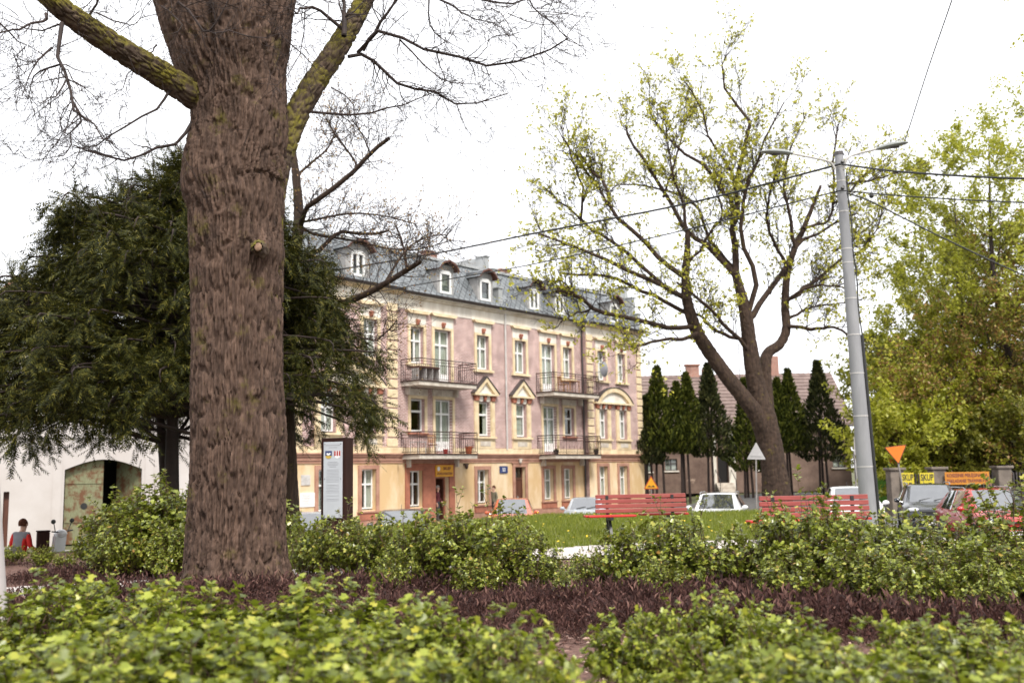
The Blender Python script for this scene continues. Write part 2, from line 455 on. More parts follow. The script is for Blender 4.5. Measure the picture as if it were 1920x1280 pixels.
for a, b, y in SEC:
    hs = [h for h in HOLES if a < (h[0] + h[1]) / 2 < b]
    MB().wall(a, b, -1.25, 2.12, y, hs, RV).build('ground_floor_wall', M['yellow'], ten, TZ)
    MB().wall(a, b, 2.12, 9.62, y, hs, RV).build('brick_wall', M['brick'], ten, TZ)
    # frieze, string course and pedestal band
    MB().box(a, b, y - 0.03, y + 0.1, 9.625, 10.2).build('frieze', M['white_stucco'], ten, TZ)
    c = MB()
    e0, e1 = (a - 0.12 if y < 0 else a + 0.002), (b + 0.12 if y < 0 else b - 0.002)
    c.box(e0, e1, y - 0.22, y + 0.05, 2.30, 2.36); c.box(e0 + .05, e1 - .05, y - 0.16, y + 0.05, 2.2, 2.297); c.box(e0 + .08, e1 - .08, y - 0.09, y + 0.05, 2.02, 2.197); c.box(e0 + .1, e1 - .1, y - 0.05, y + .05, 1.9, 2.017)
    c.build('string_course', M['pinkbrown'], ten, TZ)
    bd = MB()
    segs = sorted((h[0], h[1]) for h in hs if h[2] < 2.6 and h[3] > 2.7)
    x = a + 0.003
    for s0, s1 in segs + [(b - 0.003, b)]:
        bd.box(x, s0, y - 0.06, y + 0.05, 2.363, 2.66); x = s1
    bd.build('base_band', M['cream'], ten, TZ)
# risalit returns and outer walls
sd = MB()
for u0, y0 in ((6.37, -0.35), (22.31, -0.35)):
    MB().quad((u0, y0, -1.25), (u0, 0.0, -1.25), (u0, 0.0, 10.2), (u0, y0, 10.2)).build('risalit_return', M['brick'], ten, TZ)
gw = MB(); gw.quad((0, 11, -1.25), (0, -0.35, -1.25), (0, -0.35, 11.0), (0, 11, 11.0)); gw.quad((28.45, -0.35, -1.25), (28.45, 11, -1.25), (28.45, 11, 11.0), (28.45, -0.35, 11.0))
gw.quad((28.45, 11, -1.25), (0, 11, -1.25), (0, 11, 11.0), (28.45, 11, 11.0))
gw.build('gable_wall', M['white_plaster'], ten, TZ)
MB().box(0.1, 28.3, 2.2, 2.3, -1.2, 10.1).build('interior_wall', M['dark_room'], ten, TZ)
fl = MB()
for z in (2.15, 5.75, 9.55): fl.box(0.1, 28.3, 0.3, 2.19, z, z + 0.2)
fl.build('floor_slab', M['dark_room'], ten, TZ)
# ground-floor plaster joints
jn = MB()
for a, b, y in SEC:
    hs = sorted((h[0] - .3, h[1] + .3) for h in HOLES if a < (h[0] + h[1]) / 2 < b and h[2] < 1)
    x = a + 0.05
    for s0, s1 in hs + [(b - 0.05, b)]:
        if s0 - x > 0.25:
            for z in (-0.62, -0.12, 0.38, 0.88, 1.38):
                jn.box(x, s0, y - 0.0, y + 0.01, z, z + 0.012)
        x = max(x, s1)
# plinth
for a, b, y in SEC:
    pl = MB(); x = a
    for s0, s1 in sorted((h[0], h[1]) for h in HOLES if a < (h[0] + h[1]) / 2 < b and h[2] < -1.0) + [(b, b)]:
        pl.box(x, s0, y - 0.07, y + 0.02, -1.25, -0.72); x = s1
    pl.build('plinth', M['pinkbrown'], ten, TZ)
# quoins: block by block
rnd = random.Random(4)
qm = {}
for u0, u1 in ((0.0, 0.62), (5.66, 6.37), (22.31, 22.95), (27.84, 28.45)):
    k = 0; z = 2.68
    while z < 9.5:
        hgt = 0.44
        key = (round(u1 - u0, 2), k % 2)
        if key not in qm:
            q = MB(); ins = 0.0 if k % 2 == 0 else 0.05
            q.bbox(0.0 if u0 > 10 or u0 == 0 else ins, (u1 - u0) - (ins if u0 > 10 or u0 == 0 else 0), -0.06, 0.03, 0, hgt - 0.045, 0.02)
            o = q.build('quoin', M['cream'], ten); qm[key] = o.data
        else:
            o = link('quoin', qm[key], ten)
        o.location = (u0 + (-0.004 if u0 < 1 or u0 > 20 and u0 < 23 else 0.004), -0.35, z + 1.25)
        z += 0.475; k += 1
# ---- windows
rw = random.Random(11)
def frame(mb, u, w, z0, z1, y, t=0.075, mull=True, transom=0.66, lower=True):
    a, b = u - w / 2, u + w / 2
    mb.box(a, a + t, y, y + 0.07, z0, z1); mb.box(b - t, b, y, y + 0.07, z0, z1)
    mb.box(a + t, b - t, y, y + 0.07, z0, z0 + t); mb.box(a + t, b - t, y, y + 0.07, z1 - t, z1)
    zt = z0 + (z1 - z0) * transom
    if mull: mb.box(u - t * 0.62, u + t * 0.62, y - 0.012, y + 0.06, z0 + t, z1 - t)
    mb.box(a + t, b - t, y - 0.006, y + 0.065, zt - t * 0.6, zt + t * 0.6)
    P = []
    for x0, x1 in ([(a + t, u - t * .6), (u + t * .6, b - t)] if mull else [(a + t, b - t)]):
        P += [(x0, x1, z0 + t, zt - t * .6), (x0, x1, zt + t * .6, z1 - t)]
    return P
def surround(mb, u, w, z0, z1, y, t, d, bottom=False, top=True):
    a, b = u - w / 2, u + w / 2
    mb.box(a - t, a, y - d, y + 0.02, z0, z1); mb.box(b, b + t, y - d, y + 0.02, z0, z1)
    if top: mb.box(a - t, b + t, y - d - 0.002, y + 0.02, z1, z1 + t)
    if bottom: mb.box(a - t, b + t, y - d - 0.002, y + 0.02, z0 - t, z0)
def keystone(u, z, y, w=0.24, h=0.28):
    k = MB()
    k.prism_xz([(u - w * .32, z), (u + w * .32, z), (u + w * .5, z + h * .55), (u + w * .36, z + h), (u - w * .36, z + h), (u - w * .5, z + h * .55)], y - 0.12, y - 0.02, 0.02)
    k.ellipsoid((u - w * .3, y - 0.12, z + h * .75), (0.06, 0.05, 0.07), 8, 5); k.ellipsoid((u + w * .3, y - 0.12, z + h * .75), (0.06, 0.05, 0.07), 8, 5)
    k.ellipsoid((u, y - 0.13, z + h * .4), (0.06, 0.05, 0.09), 8, 5)
    return k
for u, w, z0, z1, s, kind in WIN:
    y = yo(u); yw = y + (0.2 if s != 'g' else 0.23)
    mb = MB()
    if kind == 'door':
        # panelled entrance door with a fanlight
        a, b = u - w / 2, u + w / 2; zt = 0.95
        mb.box(a, a + .07, yw - .04, yw + .05, z0, z1); mb.box(b - .07, b, yw - .04, yw + .05, z0, z1); mb.box(a + .07, b - .07, yw - .04, yw + .05, zt, zt + .09); mb.box(a + .07, b - .07, yw - .04, yw + .05, z1 - .07, z1)
        o = mb.build('entrance_door', M['brown_wood'], ten, TZ)
        lf = MB()
        lf.box(a + .072, u - .006, yw, yw + .04, z0 + .02, zt - .002); lf.box(u + .006, b - .072, yw, yw + .04, z0 + .02, zt - .002)
        for c in (u - .2, u + .2):
            for q0, q1 in ((z0 + .15, z0 + .7), (z0 + .85, zt - .15)): lf.box(c - .12, c + .12, yw - .018, yw, q0, q1)
        lf.build('door_leaf', M['brown_wood'], o)
        MB().box(a + .072, b - .072, yw + .01, yw + .02, zt + .092, z1 - .072).build('pane', M['glass'], o)
        MB().box(u + .02, u + .05, yw - .05, yw + .0, -.1, .02).build('handle', M['zinc'], o)
        sr = MB(); surround(sr, u, w, z0, z1, y, 0.2, 0.07); sr.box(u - .75, u + .75, y - .1, y + .02, z1 + .205, z1 + .26); sr.build('surround', M['pinkbrown'], o)
        MB().box(a - .05, b + .05, y - .3, y + .2, -1.25, -1.12).build('step', M['concrete'], o)
        continue
    if kind == 'shop':
        a, b = u - w / 2, u + w / 2
        mb.box(a, a + .06, yw, yw + .06, z0, z1); mb.box(b - .06, b, yw, yw + .06, z0, z1); mb.box(a + .06, b - .06, yw, yw + .06, z1 - .06, z1)
        o = mb.build('shop_doorway', M['terracotta'], ten, TZ)
        dl = MB(); dl.box(b - .1, b - .06, yw + .06, yw + .85, z0 + .01, z1 - .06); dl.build('door_leaf', M['brown_wood'], o)
        sr = MB()
        sr.box(7.2, 7.46, y - .08, y + .02, -1.2, 1.88); sr.box(8.44, a - .02, y - .08, y + .02, -1.2, 1.88); sr.box(b + .02, 10.72, y - .08, y + .02, -1.2, 1.88); sr.box(7.462, 8.438, y - .06, y + .02, 1.55, 1.88); sr.box(a - .018, b + .018, y - .06, y + .02, 1.17, 1.88)
        sr.build('surround', M['terracotta'], o)
        MB().box(a - .1, b + .1, y - .35, y + .2, -1.25, -1.06).build('step', M['concrete'], o)
        continue
    mull = not (s == 'f' and kind in ('plain', 'ped'))
    panes = frame(mb, u, w - 0.01, z0 + (.02 if kind == 'balc' else .05), z1 - .005, yw, 0.085 if s != 'g' else 0.07, mull, 0.62 if kind != 'balc' else 0.72)
    if kind == 'balc': mb.box(u - w / 2 + .085, u + w / 2 - .085, yw + .01, yw + .06, z0 + .1, z0 + .5)
    o = mb.build('window' if kind != 'balc' else 'balcony_door', M['white_frame'], ten, TZ)
    pm = MB()
    for (x0, x1, q0, q1) in panes:
        MB().box(x0, x1, yw + .025, yw + .031, q0, q1).build('pane', M['glass'], o)
    style = rw.random()
    if style < 0.9:
        cu = MB(); a, b = u - w / 2 + .06, u + w / 2 - .06
        full = rw.random() < 0.55
        rng = [(a, b)] if full else [(a, a + (b - a) * rw.uniform(.25, .42)), (b - (b - a) * rw.uniform(.25, .42), b)]
        for x0, x1 in rng:
            n = max(6, int((x1 - x0) / .05))
            for i in range(n):
                xa, xb = x0 + (x1 - x0) * i / n, x0 + (x1 - x0) * (i + 1) / n
                ya, yb = yw + .09 + .03 * (i % 2), yw + .09 + .03 * ((i + 1) % 2)
                cu.quad((xa, ya, z0 + .06), (xb, yb, z0 + .06), (xb, yb, z1 - .05), (xa, ya, z1 - .05))
        cu.build('curtain', M['curtain'], o)
    if abs(u - 16.3) < .1 and s == 'f':
        bl = MB()
        for i in range(6): bl.box(u - w / 2 + .1, u + w / 2 - .1, yw + .10, yw + .115, z0 + .2 + i * .29, z0 + .35 + i * .29)
        bl.build('roller_blind', M['white_frame'], o)
    sr = MB()
    if s == 'g':
        surround(sr, u, w, z0 - .05, z1, y, 0.19, 0.07)
        sr.build('surround', M['terracotta'] if kind != 'win' or 7 < u < 9 else M['pinkbrown'], o)
        MB().box(u - w / 2 - .25, u + w / 2 + .25, y - .16, y + .22, z0 - .12, z0 - .052).build('sill', M['pinkbrown'], o)
        if not 7 < u < 9: MB().box(u - w / 2 - .22, u + w / 2 + .22, y - .1, y + .02, z0 - .46, z0 - .122).build('apron', M['terracotta'], o)
    elif s == 't':
        zb = z0 - .02
        surround(sr, u, w, zb, z1 + .12, y, 0.17, 0.06, top=False)
        sr.box(u - w / 2 - .002, u + w / 2 + .002, y - .05, y + .02, z1 + .001, z1 + .12)
        sr.build('surround', M['cream'], o)
        MB().box(u - w / 2 - .17, u + w / 2 + .17, y - .05, y + .02, z1 + .122, z1 + .66).build('head_panel', M['white_stucco'], o)
        keystone(u, z1 + .1, y - .03).build('keystone', M['terracotta'], o)
        h = MB(); e = .33
        h.prism_xz([(u - w / 2 - .2, z1 + .662), (u + w / 2 + .2, z1 + .662), (u + w / 2 + e, z1 + .76), (u + w / 2 + e, z1 + .81), (u - w / 2 - e, z1 + .81), (u - w / 2 - e, z1 + .76)], y - .22, y + .02)
        h.build('hood', M['cream'], o)
        if kind != 'balc': MB().box(u - w / 2 - .28, u + w / 2 + .28, y - .15, y + .2, zb - .13, zb - .002).build('sill', M['cream'], o)
    elif s == 'f':
        if kind in ('balc', 'plain'):
            surround(sr, u, w, z0 - .02, z1, y, 0.16, 0.05)
            sr.build('surround', M['cream'], o)
            MB().box(u - w / 2 - .2, u + w / 2 + .2, y - .06, y + .02, z1 + .165, z1 + .5).build('head_panel', M['concrete'], o)
            if kind == 'plain': MB().box(u - w / 2 - .2, u + w / 2 + .2, y - .14, y + .19, z0 - .12, z0 - .022).build('sill', M['terracotta'], o)
        else:
            for q in (-1, 1):
                c0 = u + q * (w / 2 + .17)
                sr.box(c0 - .16, c0 + .16, y - .08, y + .02, z0 - .02, z1 + .02)
                sr.box(c0 - .11, c0 + .11, y - .105, y - .079, z0 + .1, z1 - .1)
            sr.build('pilaster', M['cream'], o)
            for q in (-1, 1):
                cp = MB()
                c0 = u + q * (w / 2 + .17)
                cp.prism_xz([(c0 - .13, z1 + .022), (c0 + .13, z1 + .022), (c0 + .2, z1 + .3), (c0 - .2, z1 + .3)], y - .16, y + .02, .02)
                cp.ellipsoid((c0 - .1, y - .16, z1 + .24), (.07, .05, .07), 8, 5); cp.ellipsoid((c0 + .1, y - .16, z1 + .24), (.07, .05, .07), 8, 5)
                cp.build('capital', M['terracotta'], o)
            hp = MB()
            for x0, x1 in ((u - w / 2 + .015, u - .1), (u + .1, u + w / 2 - .015)):
                n = 8; cxx = (x0 + x1) / 2; rr = (x1 - x0) / 2
                ol = [(x0, z1 + .32), ] + [(cxx - rr * math.cos(math.pi * i / n), z1 + .12 - .12 * math.sin(math.pi * i / n)) for i in range(n + 1)] + [(x1, z1 + .32)]
                hp.prism_xz(ol, y - .06, y + .02)
            hp.build('head_panel', M['white_stucco'], o)
            keystone(u, z1 + .02, y - .02, .2, .3).build('keystone', M['terracotta'], o)
            MB().box(u - w / 2 - .36, u + w / 2 + .36, y - .2, y + .19, z0 - .12, z0 - .022).build('sill', M['cream'], o)
            ap = MB(); ap.box(u - w / 2 - .32, u + w / 2 + .32, y - .08, y + .02, z0 - .64, z0 - .122)
            ap.build('apron', M['cream'], o)
            MB().box(u - .42, u + .42, y - .1, y - .079, z0 - .52, z0 - .26).build('apron_panel', M['concrete'], o)
            if kind == 'ped':
                MB().box(u - w / 2 - .48, u + w / 2 + .48, y - .26, y + .02, z1 + .322, z1 + .42).build('entablature', M['cream'], o)
                pd = MB(); hw = w / 2 + .5; zb = z1 + .424; zt = z1 + 1.32
                pd.prism_xz([(u - hw, zb), (u - hw + .3, zb), (u, zt - .26), (u + hw - .3, zb), (u + hw, zb), (u, zt)][::1], y - .25, y + .02)
                pd.v = pd.v; pd.build('pediment', M['cream'], o)
                MB().prism_xz([(u - hw + .3, zb), (u + hw - .3, zb), (u, zt - .27)], y - .1, y + .02).build('tympanum', M['white_stucco'], o)
                cf = MB(); t = .05
                cf.prism_xz([(u - hw - .06, zb - .01), (u, zt + .0), (u + hw + .06, zb - .01), (u + hw + .06, zb + .05), (u, zt + .07), (u - hw - .06, zb + .05)][::-1], y - .29, y + .02)
                cf.build('pediment_flashing', M['dark_metal'], o)
# segmental pediments over the paired windows of the side bays
for uc, hw in ((3.3, 2.12), (25.0, 2.0)):
    y = -.35; z = 5.47; n = 16; R = (hw * hw + .95 * .95) / (2 * .95); th = math.asin(hw / R)
    arc = lambda r, k: (uc + r * math.sin(-th + 2 * th * k / n), z + .1 + .95 - R + r * math.cos(-th + 2 * th * k / n))
    sp = MB().box(uc - hw - .1, uc + hw + .1, y - .26, y + .02, z, z + .1).build('segmental_pediment', M['cream'], ten, TZ)
    a = MB()
    for k in range(n):
        p, q, r_, s_ = arc(R, k), arc(R, k + 1), arc(R - .28, k + 1), arc(R - .28, k)
        a.prism_xz([s_, r_, q, p], y - .25, y + .02)
    a.build('arch_moulding', M['cream'], sp)
    fc = MB()
    for k in range(n):
        p, q, r_, s_ = arc(R + .05, k), arc(R + .05, k + 1), arc(R + .002, k + 1), arc(R + .002, k)
        fc.prism_xz([s_, r_, q, p], y - .29, y + .02)
    fc.build('flashing', M['dark_metal'], sp)
    MB().prism_xz([(p[0], max(p[1], z + .1)) for p in [arc(R - .281, k) for k in range(n, -1, -1)]], y - .1, y + .02).build('tympanum', M['white_stucco'], sp)
# ---- roof: steep slate mansard, top flat, gutter
for a, b, y in SEC:
    g = MB(); e0, e1 = (a - .15 if y < 0 else a + .152), (b + .15 if y < 0 else b - .152)
    g.box(e0, e1, y - .18, y + .1, 10.203, 10.29); g.box(e0, e1, y - .34, y + .1, 10.292, 10.36)
    o = g.build('eaves_cornice', M['white_stucco' if y == 0 else 'cream'], ten, TZ)
    gt = MB(); n = 8
    for k in range(n):
        a0, a1 = math.pi * k / n, math.pi * (k + 1) / n
        P_ = lambda an, x: (x, y - .42 - .11 * math.cos(an), 10.46 - .11 * math.sin(an))
        gt.quad(P_(a0, e0), P_(a1, e0), P_(a1, e1), P_(a0, e1))
    gt.box(e0, e1, y - .545, y - .53, 10.45, 10.475); gt.box(e0, e1, y - .31, y - .29, 10.36, 10.5); gt.box(e0, e1, y - .32, y + .06, 10.362, 10.41)
    gt.build('gutter', M['dark_metal'], o)
    mr = MB()
    mr.quad((e0, y - .3, 10.42), (e1, y - .3, 10.42), (e1, y + 1.05, 12.75), (e0, y + 1.05, 12.75))
    mr.quad((e0, y + 1.05, 12.75), (e0, y - .3, 10.42), (e0, 1.1, 10.42), (e0, 1.1, 12.75)); mr.quad((e1, y - .3, 10.42), (e1, y + 1.05, 12.75), (e1, 1.1, 12.75), (e1, 1.1, 10.42))
    mr.build('mansard_slope', M['slate'], ten, TZ)
    tp = MB()
    tp.box(e0, e1, y + .95, y + 1.2, 12.752, 12.9); tp.quad((e0, y + 1.2, 12.86), (e1, y + 1.2, 12.86), (e1, 6, 13.7), (e0, 6, 13.7))
    tp.build('roof_top', M['grey_metal'], ten, TZ)
MB().quad((0, 6, 13.7), (28.45, 6, 13.7), (28.45, 11.2, 12.4), (0, 11.2, 12.4)).add([(0, 11.2, 12.4), (28.45, 11.2, 12.4), (28.45, 11.2, 10.9), (0, 11.2, 10.9)], [(0, 1, 2, 3)]).build('rear_roof', M['slate'], ten, TZ)
ge = MB()
for u in (-.14, 28.6): ge.add([(u, .9, 10.4), (u, 1.2, 12.86), (u, 6, 13.68), (u, 11.2, 12.4), (u, 11.2, 10.4)], [(0, 1, 2, 3, 4)])
ge.build('roof_end', M['grey_metal'], ten, TZ)
# stepped fire walls in sheet metal
for u, y in ((14.55, 0.0), (28.3, -.35)):
    fw = MB()
    for k, (ya, yb, z0, z1) in enumerate(((-.12, .3, 10.5, 11.6), (.3, .85, 10.7, 12.75), (.85, 1.6, 12.0, 13.55), (1.6, 6.0, 12.4, 13.56))):
        if k == 3: fw.box(u - .16, u + .16, y + ya + .002, y + yb, z0, z1); continue
        fw.box(u - .17 - .002 * k, u + .17 + .002 * k, y + ya, y + yb, z0, z1); fw.box(u - .23, u + .23, y + ya - .06, y + yb - .062, z1 + .002, z1 + .06)
    fw.build('fire_wall', M['grey_metal'], ten, TZ)
# dormers
M['dormer'] = mat('dormer_sheeting', (0.36, 0.35, 0.34), (0.24, 0.235, 0.23), 3, 0.6)
for i, u in enumerate((3.7, 10.1, 13.25, 17.55, 20.0, 25.3)):
    y = yo(u); w = .62 if i else .75; zb, zt = 10.62, 12.0; yf = y - .12
    d = MB()
    d.quad((u - w, yf, zb), (u - w, y + .9, zb), (u - w, y + .9, zt), (u - w, yf, zt)); d.quad((u + w, y + .9, zb), (u + w, yf, zb), (u + w, yf, zt), (u + w, y + .9, zt))
    d.wall(u - w, u + w, zb, zt + .28, yf, [(u - .42, u + .42, zb + .12, zt - .12)], .12)
    o = d.build('dormer', M['dormer'], ten, TZ)
    fr = MB(); ps = frame(fr, u, .86, zb + .11, zt - .11, yf - .03, .12, i in (0, 3, 4), .999)
    fo = fr.build('window_frame', M['white_frame'], o)
    for q in ps[::2]: MB().box(q[0], q[1], yf + .07, yf + .076, q[2], q[3] - .02).build('pane', M['glass'], o)
    MB().box(u - .5, u + .5, yf + .3, yf + .32, zb, zt).build('interior', M['curtain' if i % 2 else 'dark_room'], o)
    # little hipped roof with an open overhang at the front
    rf = MB(); ex = w + .16; yr = y + 1.3
    pts = [(-ex, .0), (-ex * .62, .34), (0, .52), (ex * .62, .34), (ex, .0)]
    for k in range(4):
        p, q = pts[k], pts[k + 1]
        rf.quad((u + p[0], yf - .34, zt + p[1]), (u + q[0], yf - .34, zt + q[1]), (u + q[0], yr, zt + q[1]), (u + p[0], yr, zt + p[1]))
    rf.build('dormer_roof', M['slate'], o)
    sf = MB()
    for k in range(4):
        p, q = pts[k], pts[k + 1]
        sf.quad((u + p[0] * .97, yf - .33, zt + p[1] - .05), (u + p[0] * .97, yf + .1, zt + p[1] - .05), (u + q[0] * .97, yf + .1, zt + q[1] - .05), (u + q[0] * .97, yf - .33, zt + q[1] - .05))
        sf.quad((u + p[0], yf - .345, zt + p[1] - .1), (u + q[0], yf - .345, zt + q[1] - .1), (u + q[0], yf - .345, zt + q[1] + .01), (u + p[0], yf - .345, zt + p[1] + .01))
    sf.build('soffit', M['brown_wood'], o)
for u, yy in ((13.5, 4.2), (20.5, 4.5), (8, 5)):
    ch = MB(); ch.box(u - .45, u + .45, yy, yy + .5, 12.9, 14.15); ch.box(u - .52, u + .52, yy - .06, yy + .56, 14.152, 14.24)
    ch.build('chimney', M['red_brick'], ten, TZ)
# balconies
def balcony(u0, u1, zs):
    yb = -1.3
    o = MB().box(u0, u1, yb, -.002, zs - .2, zs).build('balcony', M['concrete'], ten, TZ)
    MB().box(u0 - .05, u1 + .05, yb - .05, -.003, zs + .002, zs + .06).build('balcony_edge', M['rust_metal'], o)
    r = MB(); H = 1.12; za, zb = zs + .14, zs + H
    for (p, q) in (((u0, -.02), (u0, yb)), ((u0, yb), (u1, yb)), ((u1, yb), (u1, -.02))):
        L = math.hypot(q[0] - p[0], q[1] - p[1]); n = max(2, int(L / .145))
        for z, rr in ((zb, .028), (zb - .13, .017), (zb - .28, .017), (za, .018)):
            r.tube([(p[0], p[1], z), (q[0], q[1], z)], rr, 5)
        for k in range(n + 1):
            x, y = p[0] + (q[0] - p[0]) * k / n, p[1] + (q[1] - p[1]) * k / n
            thick = k % 7 == 0
            r.tube([(x, y, zs if thick else za), (x, y, zb if thick else zb - .28)], .022 if thick else .013, 4)
            if k % 7 in (2, 5):
                cx = x; cz = (za + zb) / 2 - .2
                ring = [(cx + (.055 * math.cos(t) if p[1] == q[1] else 0), y + (.055 * math.sin(t) if p[1] != q[1] and True else 0) * 0 + (.055 * math.cos(t) if p[1] != q[1] else 0), cz + .09 * math.sin(t)) for t in np.linspace(0, 2 * math.pi, 9)]
                r.tube(ring, .008, 4, False)
    r.build('railing', M['rust_metal'], o)
    for k in (0, 1):
        ub = u0 + .35 + k * (u1 - u0 - .7)
        b = MB(); b.prism_xz([(ub - .06, zs - .6), (ub + .06, zs - .6), (ub + .06, zs - .202), (ub - .06, zs - .202)], -.3, -.003)
        b.build('bracket', M['concrete'], o)
    return o
for u0, u1 in ((6.95, 11.12), (17.75, 22.2)):
    for zs in (2.28, 5.88): balcony(u0, u1, zs)
# rain pipes, lamps, plaques
dp = MB(); dp.tube([(14.95, -.12, 10.3), (14.95, -.09, 9.5), (14.95, -.09, 2.6)], .05, 8); dp.build('downpipe', M['zinc'], ten, TZ)
dp = MB(); dp.tube([(22.05, -.45, 10.4), (22.1, -.4, 10.2), (22.2, -.12, 9.9), (22.2, -.12, -1.1)], .055, 8); dp.build('downpipe', M['dark_metal'], ten, TZ)
dp = MB(); dp.tube([(6.52, -.45, 10.4), (6.52, -.14, 9.9), (6.52, -.1, 2.4), (6.52, -.1, -1.1)], .05, 8); dp.build('downpipe', M['zinc'], ten, TZ)
for u, z in ((11.55, 1.75), (16.0, 2.0)):
    l = MB(); l.box(u - .12, u + .12, yo(u) - .2, yo(u) - .001, z + .02, z + .1); l.ellipsoid((u, yo(u) - .14, z - .06), (.1, .09, .13), 10, 7)
    l.build('wall_lamp', M['rust_metal'] if u < 12 else M['concrete'], ten, TZ, True)
M['sign_orange'] = mat('orange_sign_board', (0.72, 0.36, 0.03), (0.66, 0.31, 0.025), 3, 0.5)
M['ink'] = mat('dark_red_ink', (0.14, 0.03, 0.03), None, 5, 0.6)
M['blue'] = mat('blue_enamel', (0.03, 0.05, 0.16), None, 5, 0.4)
ss = MB().box(9.24, 10.5, -.17, -.09, 1.2, 1.78).build('shop_sign', M['sign_orange'], ten, TZ); ss['label'] = 'orange sign board over the shop door'
text_mesh('SKLEP', .2, M['ink'], ss, (10.02, -.175, 1.6), bold=.006, sx=1.05)
text_mesh('ZOOLOGICZNY', .17, M['ink'], ss, (9.87, -.175, 1.34), bold=.006, sx=.92)
lg = MB()
for k in range(12):
    a0, a1 = 2 * math.pi * k / 12, 2 * math.pi * (k + 1) / 12
    lg.add([(9.42, -.176, 1.6), (9.42 + .1 * math.cos(a0), -.176, 1.6 + .12 * math.sin(a0)), (9.42 + .1 * math.cos(a1), -.176, 1.6 + .12 * math.sin(a1))], [(0, 1, 2)])
lg.build('emblem', M['white_paint'], ss)
hn = MB().box(14.35, 15.0, -.06, -.002, 1.32, 1.7).build('house_number_plate', M['blue'], ten, TZ)
text_mesh('52', .26, M['white_paint'], hn, (14.67, -.064, 1.5), bold=.006)
MB().box(.55, 1.05, -.39, -.352, .95, 1.4).build('wall_plaque', M['zinc'], ten, TZ)
wp = MB().box(.5, 1.3, -.39, -.352, .0, .62).build('notice_board', M['white_paint'], ten, TZ)
tl = MB()
for k in range(7): tl.box(.58, 1.22 - .1 * (k % 3), -.394, -.391, .1 + .07 * k, .125 + .07 * k)
tl.build('printed_text', M['zinc'], wp)
# satellite dish on the right bay
sdm = MB(); n = 18
for j in range(3):
    r0, r1 = .14 * j, .14 * (j + 1)
    for k in range(n):
        a0, a1 = 2 * math.pi * k / n, 2 * math.pi * (k + 1) / n
        f_ = lambda r, a: (23.2 + r * math.cos(a), -1.05 + .35 * r * r * 2 , 7.55 + 1.15 * r * math.sin(a))
        f2 = lambda r, a: (f_(r, a)[0], -1.05 - .12 + r * r * .8, f_(r, a)[2])
        sdm.quad(f2(r0, a0), f2(r0, a1), f2(r1, a1), f2(r1, a0))
sdm.tube([(23.2, -1.0, 7.5), (23.2, -.7, 7.4), (23.2, -.36, 7.4)], .025, 6); sdm.tube([(23.2, -1.1, 7.1), (23.2, -1.55, 7.35)], .015, 5)
M['dish'] = mat('grey_dish', (0.22, 0.22, 0.24), None, 4, 0.5)
dsh = sdm.build('satellite_dish', M['dish'], ten, TZ, True); dsh['label'] = 'grey satellite dish beside the upper right window'

# ---- loose things on the balconies
def T(u, y, z):
    p = FO + EU * u + np.array([-NX, -NY]) * y
    return (p[0], p[1], z)
def flower_pot(u, y, z, r, h, label, m, plant=True):
    o = empty('flower_pot', T(u, y, z), TEN_RZ, label, 'flower pot', 'pots on the balconies')
    p = MB(); n = 14
    prof = [(r * .7, 0), (r * .95, h * .85), (r * 1.08, h * .86), (r * 1.08, h), (r * .9, h), (r * .85, h * .8)]
    for (r0, z0), (r1, z1) in zip(prof[:-1], prof[1:]):
        for k in range(n):
            a0, a1 = 2 * math.pi * k / n, 2 * math.pi * (k + 1) / n
            p.quad((r0 * math.cos(a0), r0 * math.sin(a0), z0), (r0 * math.cos(a1), r0 * math.sin(a1), z0), (r1 * math.cos(a1), r1 * math.sin(a1), z1), (r1 * math.cos(a0), r1 * math.sin(a0), z1))
    p.build('pot', m, o, smooth=True)
    MB().ellipsoid((0, 0, h * .8), (r * .86, r * .86, .02), 12, 4).build('potting_soil', M['rust_metal'], o)
    if plant:
        rr = random.Random(int(u * 100)); q = MB()
        for k in range(40):
            a = rr.uniform(0, 6.28); l = rr.uniform(.08, .22); e = rr.uniform(.3, 1.3); c = (math.cos(a) * .05, math.sin(a) * .05, h * .8)
            d = Vector((math.cos(a) * math.cos(e), math.sin(a) * math.cos(e), math.sin(e))); s_ = Vector((-math.sin(a), math.cos(a), 0)) * .02; c = Vector(c)
            q.quad(c, c + d * l * .5 + s_, c + d * l, c + d * l * .5 - s_)
        q.build('plant', M['pot_leaf'], o)
M['pot_leaf'] = leaf_mat('pot_leaves', [(0, (0.03, 0.06, 0.015)), (1, (0.10, 0.16, 0.04))], trans=0.2)
flower_pot(10.75, -1.05, 2.345, .2, .36, 'large orange flower pot at the right end of the lower left balcony', M['orange_pot'])
flower_pot(9.7, -.4, 2.345, .14, .24, 'small red pot at the foot of the lower left balcony door', M['red_paint'], False)
flower_pot(18.2, -1.0, 2.345, .16, .22, 'dark pot at the left end of the lower right balcony', M['black'])
flower_pot(22.0, -1.1, 2.345, .16, .25, 'dark pot at the right end of the lower right balcony', M['black'])
def chair(u, y, z, rz, label, m):
    o = empty('balcony_chair', T(u, y, z), TEN_RZ + rz, label, 'chair', 'chairs on the balconies')
    MB().bbox(-.22, .22, -.22, .22, .42, .46, .012).build('seat', m, o)
    for x in (-.19, .19):
        MB().tube([(x, -.19, 0), (x, -.19, .42)], .02, 6).build('leg', m, o)
        MB().tube([(x, .19, 0), (x, .2, .45), (x, .26, .92)], .02, 6).build('leg', m, o)
    b = MB()
    for k in range(4): b.box(-.19, .19, .215 + k * .012, .235 + k * .012, .56 + k * .1, .63 + k * .1)
    b.build('backrest', m, o)
